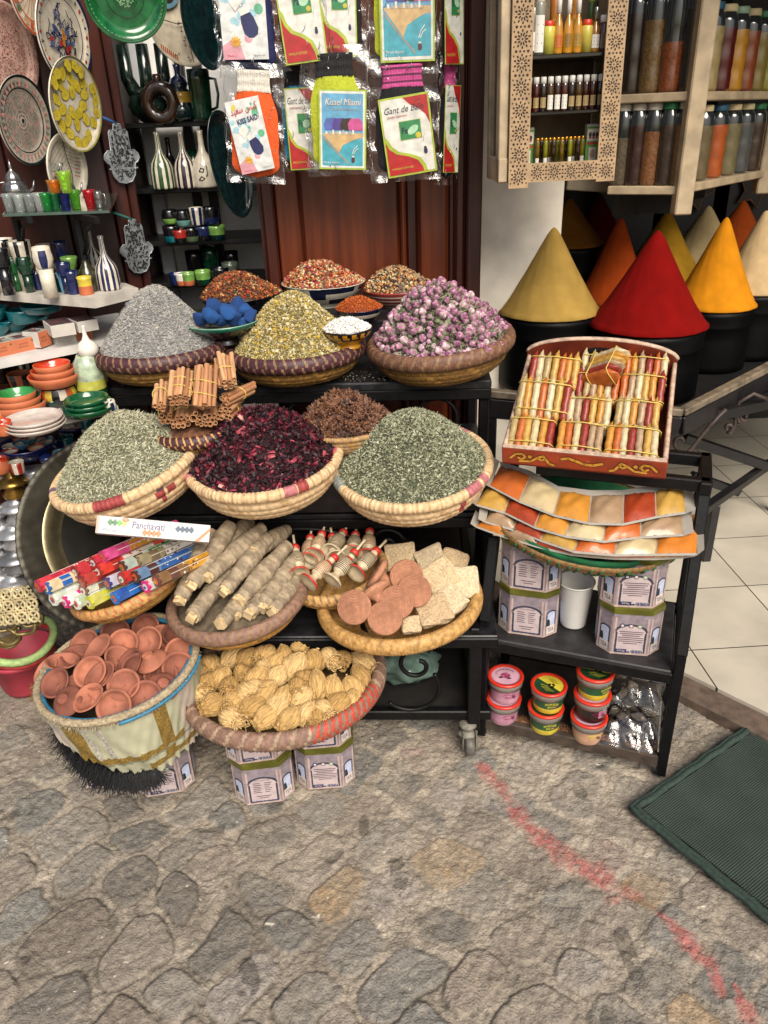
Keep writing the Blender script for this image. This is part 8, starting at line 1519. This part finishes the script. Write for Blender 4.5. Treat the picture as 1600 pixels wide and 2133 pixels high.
    for px, w, h, g_, c, ct, lb, pr, lab in ((1106, 9, 80, clr, WC, 1., (.1, .5), 'tall', 'clear bottle at the hinge end of the upper cabinet shelf'), (1119, 12, 96, clr, WC, 1.25, (.05, .7, WC), 'tall', 'tall white pump bottle on the upper cabinet shelf'), (1139, 12, 52, mat('b5b04a', .3, .1), RC, 1.1, None, 'tall', 'yellow tub bottle with a red cap beside the pump bottle'), (1158, 10, 98, oil, WC, 1.0, (.12, .34, mat('b8642c', .5)), 'oil', 'first golden oil bottle with a white spray cap'), (1178, 10, 96, oil, WC, 1.0, (.12, .36, mat('8a6a2c', .5)), 'oil', 'second golden oil bottle with a white spray cap'), (1197, 10, 96, oil, WC, 1.0, (.12, .36, mat('9a7a34', .5)), 'oil', 'third golden oil bottle with a white spray cap'), (1216, 11, 50, mat('b5a84a', .3, .1), RC, 1.12, None, 'tall', 'yellow tub bottle with a red cap beside the ring-topped flask'), (1233, 10, 76, oil2, mat('8a8a88', .2, .1, metal=.8), 1.0, (.1, .4), 'oil', 'brown flask with a ring on its neck'), (1251, 12, 62, dkb[1], WC, 1.0, (.1, .5, mat('6a5a4a', .5)), 'v', 'dark bottle with a white cap at the far end of the upper shelf')):
        bottle('oil_bottle', lab, 'bottle', px, s2, .045, w, h, g_, c, ct, lb, pr, 'bottles on the upper cabinet shelf')
    for px, w, h, g_, c, lab in ((1150, 22, 110, mat('a86a2c', .4, .2), RC, 'orange printed carton at the back of the upper cabinet shelf'), (1190, 22, 118, mat('b0702c', .4, .2), RC, 'second orange printed carton at the back of the upper cabinet shelf'), (1222, 16, 100, mat('3f5a2a', .3, .2, coat=.5), mat('9aa03a', .4), 'dark green oil bottle at the back of the upper shelf')):
        bottle('tall_bottle', lab, 'bottle', px, s2, .13, w*.5, h, g_, c, 1.02, (.3, .6, mat('c08a3c', .5)), 'tall', 'bottles at the back of the upper cabinet shelf')
    # brown and teal boxes seen through the open side
    for k, (y0, y1, c, lab) in enumerate(((s2, s2+.055, '2f4a44', 'dull teal box seen through the cabinet side'), (s2+.057, s2+.10, '6a3a1c', 'brown wooden box on top of the teal one in the cabinet'))): mb = MB(); mb.box((.035, 0, 0), (.05, y1-y0, .12), 0, None, .002); o = mb.build('small_box', mat(c, .6, .2, 20)); o.matrix_world = T @ Matrix.Translation((-.005, (y0+y1)/2, -D*.6)); tag(o, lab, 'box')
cabinet()
def jars():
    YB = 2.72; post = CWOOD
    # shelves: one run facing the street, one angled run further on
    def run(pts, zs, lab, dep):
        a, b = pts; x = (b-a); x.z = 0; L = x.length; x.normalize(); n = Vector((-x.y, x.x, 0)); t = thing('jar_shelf', lab, 'shelf', (a.x, a.y, 0)); o = Vector((a.x, a.y, 0))
        for z in zs: MB().bar(Vector((0, 0, z-.012))+n*dep/2, x*L+Vector((0, 0, z-.012))+n*dep/2, dep, .024, 0, .003).build('shelf_board', post, t)
        MB().bar(x*L+n*.01+Vector((0, 0, 1.22)), x*L+n*.01+Vector((0, 0, 2.3)), .05, .045, 0, .004).build('post', post, t)
        MB().bar(n*(dep+.02)+Vector((0, 0, 1.75)), x*L+n*(dep+.02)+Vector((0, 0, 1.75)), .02, 1.1, 0).build('backing', mat('1c1a18', .7), t)
        return x, n
    z1 = at_y(1425, 388, 2.42).z; z2 = at_y(1440, 190, 2.42).z
    a, b = at_y(1268, 362, 2.52), at_y(1424, 388, 2.42); x, n = run((a, b), (z1, z2), 'cream shelf rack packed with big jars of dark spices behind the lattice cabinet', .2)
    c, d = at_y(1434, 355, 2.46), at_y(1600, 345, 2.95); x2, n2 = run((c, d), (z1, z2, z2+.36), 'cream shelf rack of powder jars running back into the shop', .2)
    LIDS = {'w': mat('b5b0a4', .5, .06), 'g': mat('1f6a40', .4, .1), 'r': mat('9a1f24', .4, .1), 'b': mat('24506a', .4, .1), 'c': mat('b8a880', .5, .06), 'p': mat('a04a5c', .4), 'd': mat('2c3c40', .4), 'l': mat('7f9a80', .4)}
    GLS = mat('23282a', .06, .3, 20, coat=1.)
    def jar(label, p, R, H, c, lid, fill, group, slim=False, gran=False):
        t = thing('spice_jar', label, 'jar', p, group=group); P = [(.001, .002), (R*.86, 0), (R, .008)]
        for k in range(12): u = .05+.75*k/11; P.append((R*(1-.035*(k % 4 == 3)), H*u))
        P += [(R*.92, H*.86), (R*.72, H*.91), (R*.7, H*.93)]
        MB().lathe(P, 28, lambda i, j: np.where(i < 3+fill*11, 0, 1)).build('jar_body', [mat(c, .3, .4 if gran else .12, 150 if gran else 40, coat=1., kind='noise'), GLS], t); MB().lathe([(.001, H*.92), (R*.78, H*.915), (R*.8, H*.925), (R*.8, H*.985), (R*.74, H), (.001, H)], 24, rmod=lambda TH, I, Z: 1+.012*np.sin(TH*26)).build('lid', LIDS[lid], t)
    def row(pa, pb, n_, z, R, H, cols, lids, fills, labs, group, gran, nn):
        for k in range(len(cols)):
            q = pa.lerp(pb, (k+.5)/len(cols)); jar(labs[k], Vector((q.x, q.y, z))+nn*(R+.012), R, H, cols[k], lids[k], fills[k], group, gran=gran)
    G1 = 'big jars of whole spices'
    row(a, b, 4, z2, .033, .27, ['1c100c', '5a4424', '6a3416', '15100e'], 'wrgw', [.9, .75, .5, .9], ['big jar of almost black spice with a pale lid, upper rack row', 'big red-lidded jar of olive brown seeds, upper rack row', 'big green-lidded jar half full of reddish brown bark', 'big pale-lidded jar of black spice beside the rack post, upper row'], G1, True, n)
    row(a, b, 5, z1, .0285, .22, ['4a4030', '2a1410', '6a4426', '2c2018', '5c4426'], 'wwwgw', [.7, .9, .8, .9, .85], ['jar of grey brown pods half behind the lattice, lower rack row', 'jar of dark red-brown spice with a white lid, lower rack row', 'jar of brown cinnamon bits with a white lid, lower rack row', 'green-lidded jar of dark brown spice, lower rack row', 'jar of golden brown sticks beside the rack post, lower row'], G1, True, n)
    G2 = 'jars of ground spices'
    row(c, d, 7, z2, .037, .225, ['6a5c40', '8a7a50', '4a0d0c', 'a8761a', '7a3a1c', '7a6a30', '8a8a1c'], 'dbclcgg', [.85]*7, ['jar of grey tan powder with a dark lid next to the post', 'blue-lidded jar of straw coloured powder', 'cream-lidded jar of dark red powder', 'green-grey lidded jar of yellow turmeric powder', 'cream-lidded jar of rusty powder', 'green-lidded jar of olive powder', 'green-lidded jar of lime yellow powder at the rack end'], G2, False, n2)
    row(c, d, 6, z1, .037, .21, ['5a4630', '5c5038', '9a4a1c', '6a6244', '4a4c4c', '3a2a20'], 'pcbccg', [.85]*6, ['pink-lidded jar of brown powder next to the post', 'cream-lidded jar of khaki powder', 'blue-lidded jar of orange powder', 'cream-lidded jar of pale olive powder', 'cream-lidded jar of grey powder', 'green-lidded jar of dark brown powder at the rack end'], G2, False, n2)
    row(c.lerp(d, .4), d, 3, z2+.36, .037, .21, ['2a2018', '3a3020', '30201a'], 'dcg', [.9]*3, ['dark jar on the top rack shelf by the post', 'dark cream-lidded jar on the top rack shelf', 'dark green-lidded jar on the top rack shelf end'], G2, False, n2)
    # support from the wall
    q, q2 = at_y(1180, 382, 2.75), at_y(1424, 396, 2.75); MB_ = MB(); MB_.bar(q, q2, .03, .04, 0, .003); o = MB_.build('beam', mat('8a7f6c', .6, .2, 20)); tag(o, 'cream beam under the jar racks above the cones', 'beam')
jars()
# ================================================================ bath glove packs hanging on the panelling
FILM = film()
def shape_text_ar(s): return s
def glove_pack(label, px, py, Y, w, h, tilt, glove, cuff, card, cx=0., cy=-.02, crot=0., cw=.62, ch=.7, yaw=0., hang=True, cuff2=None):
    """w, h in photo pixels of the clear bag"""
    p = at_y(px, py, Y); m = mpp(p); W, H = w*m, h*m*.97; p.z -= 5*m
    T = Matrix.Translation(p) @ Matrix.Rotation(math.radians(yaw), 4, 'Z') @ Matrix.Rotation(PI/2-.03, 4, 'X') @ Matrix.Rotation(-math.radians(tilt), 4, 'Z')
    t = thing('glove_pack', label, 'bath glove', group='bath gloves in clear bags'); place(t, T)
    GM = mat(glove, .85, .12, 160, .5); CM_ = mat(cuff, .85, .12, 160, .4)
    # glove: soft mitten with a gathered cuff
    gw, gh = W*.84, H*.94; n = 30; m_ = 18
    def outline(u):            # half width along height u: 0 bottom .. 1 top of the mitten body
        return gw/2*(min(1, math.sqrt(max(0, 1-((.16-u)/.16)**2))) if u < .16 else (1 if u < .66 else 1-.30*((u-.66)/.34)**1.4))
    mb = MB(); V = []; ctop = .80
    for i in range(n+1):
        u = i/n
        for j in range(m_+1):
            v = j/m_*2-1; x = v*outline(u); th = .016*(1-abs(v)**3)*min(1, 6*u+.1)
            V.append((x+.001*math.sin(u*20+v*5), -gh/2+u*gh*ctop, th+.0018*math.sin(v*17+u*3)*(u > .72)*(u-.72)*4+.0012*math.sin(u*9+v*4)))
    i, j = np.meshgrid(np.arange(n), np.arange(m_), indexing='ij'); q = i*(m_+1)+j; F = np.stack([q, q+1, q+m_+2, q+m_+1], -1).reshape(-1, 4)
    mb.add(V, F, 0, True); mb.add(np.array(V)*np.array([1, 1, -.25])+np.array([0, 0, -.001]), F[:, ::-1], 0, True); mb.build('mitten', GM, t)
    mb = MB(); V = []; n2, m2 = 10, 40; cw_ = outline(1.)
    for i in range(n2+1):
        u = i/n2
        for j in range(m2+1): v = j/m2*2-1; V.append((v*cw_*(1.04-.08*math.sin(PI*u)), -gh/2+gh*ctop+u*gh*(1-ctop)*.98-.002, .014*(1-abs(v)**4)+.0022*math.sin(v*46)+.0014*math.sin(u*16)))
    i, j = np.meshgrid(np.arange(n2), np.arange(m2), indexing='ij'); q = i*(m2+1)+j; F = np.stack([q, q+1, q+m2+2, q+m2+1], -1).reshape(-1, 4)
    mb.add(V, F, np.where((i.ravel() % 3) == 2, 1, 0), True); mb.build('cuff', [CM_, mat(cuff2, .85, .1, 100) if cuff2 else CM_], t)
    # bag back sheet, wrinkled
    nb = 16; A, B_ = np.meshgrid(np.linspace(-1, 1, nb), np.linspace(-1, 1, nb*2), indexing='ij'); Z = -.012+.006*(smooth_noise(A*2+5, B_*3+5, int(px) % 50, 1.7)-.5)*2+.003*np.sin(B_*14+A*5)
    V = np.stack([A*W*.53+.004*np.sin(B_*9), B_*H*.525, Z], -1).reshape(-1, 3); i, j = np.meshgrid(np.arange(nb-1), np.arange(nb*2-1), indexing='ij'); q = i*nb*2+j; F = np.stack([q, q+nb*2, q+nb*2+1, q+1], -1).reshape(-1, 4)
    mb = MB(); mb.add(V, F, 0, True)
    for sx in (-1, 1): mb.tube([(sx*W*.5+.003*math.sin(k*2.1), -H*.52+H*1.04*k/14, .004*math.sin(k*1.7)) for k in range(15)], .0013, 5, 0)
    r = random.Random(int(px*py)); 
    for k in range(9):      # folds of the bag over the glove
        x0, y0 = r.uniform(-.45, .45)*W, r.choice((r.uniform(.3, .5), r.uniform(-.5, .5)))*H; x1, y1 = x0+r.uniform(-.12, .12)*W, y0+r.uniform(-.14, .14)*H; mb.tube([(x0, y0, .022), ((x0+x1)/2+.003, (y0+y1)/2, .025), (x1, y1, .022)], [.0003, .0016, .0003], 4, 0)
    mb.build('clear_bag', FILM, t)
    # printed card
    cwid, chei = W*cw, H*ch; C = T3((cx*W, cy*H, .0215), (0, 0, math.radians(crot))); mb = MB(); mats = card(mb, cwid, chei, C); mb.build('printed_card', mats, t)
    if hang: MB().tube([(0, H*.5, -.005), (.002, H*.56, -.01), (0, H*.62, -.03)], .0012, 5).build('hook', mat('6a6a6a', .4, metal=.8), t)
    return t
k_ = lambda h: mat(h, .32, .16, 45, .15, coat=.5, detail=6)
def base(mb, w, h, C, m=0, b=.0): mb.prism([(-w/2-b, -h/2-b), (w/2+b, -h/2-b), (w/2+b, h/2+b), (-w/2-b, h/2+b)], .0012, m, C, z0=-.0012)
def mini_mitt(mb, x, y, s, C, m, mc, z, rot=0.):
    pts = [(-.38, .5), (.38, .5), (.5, .1), (.55, -.6), (.35, -.95), (0, -1.05), (-.35, -.95), (-.55, -.6), (-.5, .1)]; c, sn = math.cos(rot), math.sin(rot); R_ = lambda P: [(x+s*(a*c-b*sn), y+s*(a*sn+b*c)) for a, b in P]
    mb.flat(R_(pts), z, m, C); mb.flat(R_([(-.36, .5), (.36, .5), (.34, .9), (-.34, .9)]), z+.0002, mc, C)
def card_said(mb, w, h, C):
    base(mb, w, h, C); z = .0003; r = random.Random(3)
    for k in range(46):
        x, y = r.uniform(-.48, .36)*w, r.uniform(-.42, .42)*h; col = 1 if y > .22*h and x < .1*w else (2 if y > 0 and x > 0 else (3 if y > -.15*h else (0 if y > -.28*h else 4))); rr = r.uniform(.03, .1)*w
        if abs(x)+rr < w*.5 and abs(y)+rr < h*.5: mb.disc(x, y, rr, z+.000012*k, col if k % 4 else 0, C, 14)
    mb.flat([(-w*.5, -h*.5), (-w*.02, -h*.5), (-w*.1, -h*.36), (-w*.3, -h*.3), (-w*.5, -h*.36)], z+.0006, 4, C)
    z += .001; mini_mitt(mb, .1*w, -.12*h, w*.30, C, 5, 6, z, .35); mb.flat([(-.3*w, .08*h), (-.12*w, .18*h), (.02*w, .08*h), (-.16*w, -.02*h)], z+.0006, 6, C)
    st = [( -.2*w+w*.13*(1 if k % 2 == 0 else .55)*math.cos(k*PI/11), -.32*h+w*.13*(1 if k % 2 == 0 else .55)*math.sin(k*PI/11)) for k in range(22)]; mb.flat(st, z+.0008, 7, C); mb.text('NEW', -.2*w, -.32*h, w*.12, h*.03, z+.001, 8, C)
    mb.text('\uFEAA\uFEF4\uFECC\uFEB3 \uFEB2\uFEF4\uFB90', 0, .36*h, w*.8, h*.12, z+.0008, 8, C, 0, .1, .01); mb.text('KISS SAID', .04*w, .22*h, w*.62, h*.075, z+.0008, 5, C, 0, .1, .02); mb.text('Made in', -.3*w, -.46*h, w*.2, h*.02, z+.0008, 8, C); mb.text('Qualite 1er', .3*w, -.46*h, w*.25, h*.02, z+.0008, 5, C)
    return [k_('c4c6c4'), k_('c2b24a'), k_('5aa07c'), k_('8fb4c0'), k_('c08a94'), k_('1f2350'), k_('cfccc4'), k_('c89a28'), k_('b03030')]
def card_miami(mb, w, h, C):
    base(mb, w, h, C, 1, w*.035); base(mb, w, h, C @ Matrix.Translation((0, 0, .0008)), 2, .0); z = .0012; u = lambda P: [(a*w, b*h) for a, b in P]
    mb.flat(u([(-.46, -.47), (.46, -.47), (.46, .47), (-.46, .47)]), z, 0, C); mb.flat(u([(-.46, -.47), (.46, -.47), (.46, -.12), (-.46, -.12)]), z+.0002, 3, C)
    mb.flat(u([(-.46, -.05), (-.2, -.13), (.46, -.1), (.46, -.04), (-.1, -.02)]), z+.0004, 4, C); mb.flat(u([(-.46, -.05), (-.2, -.06), (.46, -.08), (.2, -.14), (0, -.2), (-.08, -.3), (-.14, -.26)]), z+.0006, 4, C); mb.line(u([(-.44, -.1), (-.2, -.25), (.14, -.44)]), w*.035, z+.0008, 5, C)
    for k, m in enumerate((6, 7, 8, 9)): x = -.26+.18*k; mb.flat(u([(x-.14, -.0), (x-.16, .08), (x-.1, .15), (x+.1, .16), (x+.17, .1), (x+.18, .0)]), z+.001+.0002*k, m, C)
    for k in range(9): mb.rect(w*(-.38+.075*k), h*-.055, w*(-.34+.075*k), h*(-.02+.012*(k % 3)), z+.0018, 10 if k % 2 else 2, C)
    mb.text('Kissel Miami', .02*w, .36*h, w*.8, h*.085, z+.001, 11, C, .25); mb.text('Kissel Miami', .015*w, .363*h, w*.8, h*.085, z+.0014, 2, C, .25); mb.text('Qualite Superieure', .05*w, .265*h, w*.55, h*.045, z+.001, 5, C, .25)
    mini_mitt(mb, .24*w, -.38*h, w*.075, C, 12, 2, z+.0012); mb.line(u([(.22, -.31), (.26, -.25), (.34, -.2)]), w*.014, z+.0012, 2, C); mb.line(u([(.25, -.31), (.3, -.26), (.36, -.24)]), w*.014, z+.0012, 2, C); mb.text('Marque deposee', -.25*w, -.43*h, w*.36, h*.035, z+.001, 2, C, .2)
    return [k_('5a94b4'), k_('94a83c'), k_('c9c9c2'), k_('3f94a4'), k_('b89a6c'), k_('8a8478'), k_('4a5a9a'), k_('4a3a80'), k_('2f2622'), k_('b04a80'), k_('8fa0a8'), k_('8a2430'), k_('4a2a26')]
def card_gant(mb, w, h, C, fa=True):
    base(mb, w, h, C, 1, w*.04); base(mb, w, h, C @ Matrix.Translation((0, 0, .0008)), 0); z = .0012; u = lambda P: [(a*w, b*h) for a, b in P]
    cv = [(-.5, -.05), (-.44, -.14), (-.3, -.22), (-.05, -.27), (.15, -.34), (.24, -.44), (.26, -.5)]; mb.flat(u([(-.5, -.5)]+[(.34, -.5)]+[(a+.07, b+.025) for a, b in cv[::-1]]+[(-.5, .02)]), z, 1, C); mb.flat(u([(-.5, -.5)]+cv[::-1]), z+.0004, 2, C)
    mb.flat(u([(.5, .5), (-.02, .5), (.12, .4), (.3, .33), (.42, .25), (.5, .12)]), z+.0003, 2, C)
    for k in range(14): mb.disc(w*(.0+.036*k), h*(.475-.026*k-.0006*k*k), w*.011, z+.0006, 0, C, 6)
    mb.text('Gant de Bain', -.02*w, .36*h, w*.84, h*.085, z+.001, 3, C, .3); mb.text('Qualite Superieure', -.18*w, .27*h, w*.42, h*.04, z+.001, 2, C, .25)
    mb.rect(-.17*w, -.05*h, .3*w, .2*h, z+.0006, 1, C); mb.rect(-.16*w, -.045*h, .29*w, .195*h, z+.0009, 4, C); mb.disc(.12*w, .07*h, w*.13, z+.0012, 5, C, 16, h*.05, .5); mb.disc(.22*w, -.01*h, w*.06, z+.0014, 6, C, 12); mb.text('Fa', -.06*w, .075*h, w*.14, h*.085, z+.0017, 3, C, .1, 0, .02)
    mini_mitt(mb, .34*w, -.22*h, w*.075, C, 7, 3, z+.001); mb.line(u([(.31, -.1), (.32, -.05), (.36, 0)]), w*.012, z+.001, 8, C); mb.text('MARQUE DEPOSEE', -.2*w, -.42*h, w*.46, h*.03, z+.001, 6, C)
    return [k_('c9c8c0'), k_('9aa83c'), k_('a01c20'), k_('1a1f38'), k_('2c7a4a'), k_('9ac0a0'), k_('b8a83a'), k_('22284a'), k_('9a9a98')]
GY = 2.34
# upper row
glove_pack('navy glove pack with the colour splash card, upper row beside the pottery', 513, 22, GY+.02, 132, 230, 1, '1a1f4e', '1a1f4e', card_said, cx=-.04, cy=.02, cw=.72, ch=.8)
glove_pack('dark green glove pack with red and white card, upper row, tilted', 622, 8, GY, 110, 220, -5, '16301f', '16301f', card_gant, cx=.02, cy=-.03, cw=.76, ch=.88)
glove_pack('black glove pack with red and white card hanging behind the tilted one', 706, 0, GY+.03, 110, 210, 1, '15151a', '15151a', card_gant, cx=-.03, cy=-.03, cw=.66, ch=.88)
glove_pack('lime glove pack with the beach card, upper row', 838, -5, GY, 142, 250, 0, 'a8b02c', '15151a', card_miami, cx=.06, cy=-.02, cw=.76, ch=.86)
glove_pack('black glove pack turned edge-on at the end of the upper row', 938, 10, GY+.02, 46, 230, 0, '16161a', '16161a', card_gant, cx=0, cy=-.03, cw=.9, ch=.86, yaw=22)
# lower row
glove_pack('orange glove pack with a white cuff and the colour splash card', 530, 254, GY-.02, 118, 222, 4, 'c8501a', 'c2beb4', card_said, cx=-.07, cy=-.1, crot=13, cw=.6, ch=.64)
glove_pack('turquoise glove pack with a black cuff half hidden behind the lime one', 622, 238, GY+.05, 84, 206, -1, '1f7a9a', '151518', card_gant, cx=.10, cy=-.12, cw=.74, ch=.74)
glove_pack('lime glove pack with a black cuff and the beach card, lower row', 702, 228, GY-.02, 132, 238, -1, 'a8b02c', '17171a', card_miami, cx=.07, cy=-.15, crot=-4, cw=.7, ch=.62)
glove_pack('black glove pack with a pink cuff and the red and white card', 842, 246, GY-.02, 142, 228, -2, '131316', 'b84a84', card_gant, cx=.04, cy=-.13, crot=5, cw=.68, ch=.64, cuff2='5a2444')
glove_pack('black glove pack with a pink cuff turned edge-on at the end of the lower row', 934, 250, GY+.03, 42, 236, 3, '15151a', 'b84a84', card_gant, cx=0, cy=-.06, cw=.8, ch=.7, yaw=24)
# the hanging rods
for y, lab in ((132, 'thin iron rod carrying the lower row of glove packs'), (-150, 'thin iron rod carrying the upper row of glove packs')):
    a, b = at_y(455, y, GY+.06), at_y(960, y, GY+.06); b.z = a.z; o = MB().tube([a, b], .005, 8).build('hanging_rod', mat('2a2826', .4, .3, metal=.6)); tag(o, lab, 'rod')
# ================================================================ bits trodden into the street
def litter():
    N = 420; x = rng.uniform(-1.0, .75, N); y = rng.uniform(.75, 1.75, N); k = (x < .62-(y-1.2)*.2); x, y = x[k], y[k]; N = len(x)
    mb = MB(); pos = np.stack([x, y, np.full(N, .0035)], -1); mb.scatter(*OCT, pos, randR(N, .2), np.array([[.0045, .0011, .0008]])*rng.uniform(.3, 1.3, (N, 1)), rng.choice(4, N, p=[.3, .3, .25, .15]))
    o = mb.build('litter', [mat(h, .9) for h in ('a8936a', '4a3f33', '7f8064', 'c2bcae')]); tag(o, 'tiny straw and herb bits scattered on the cobbles', 'litter', None, 'stuff')
    # crumbs under the baskets on the iron boards
    N = 700; pos = np.stack([rng.uniform(-1.0, -.02, N), rng.uniform(.0, .16, N), np.full(N, .8815)], -1); mb = MB(); mb.scatter(*OCT, pos, randR(N, .2), np.array([[.003, .0012, .001]])*rng.uniform(.4, 1.3, (N, 1)), rng.choice(3, N)); o = mb.build('spilled_herbs', [mat(h, .9) for h in ('8f8562', 'a39e94', '6d5a4a')]); o.matrix_world = SM; tag(o, 'herb crumbs spilled on the top board of the stand', 'herbs', None, 'stuff')
litter()
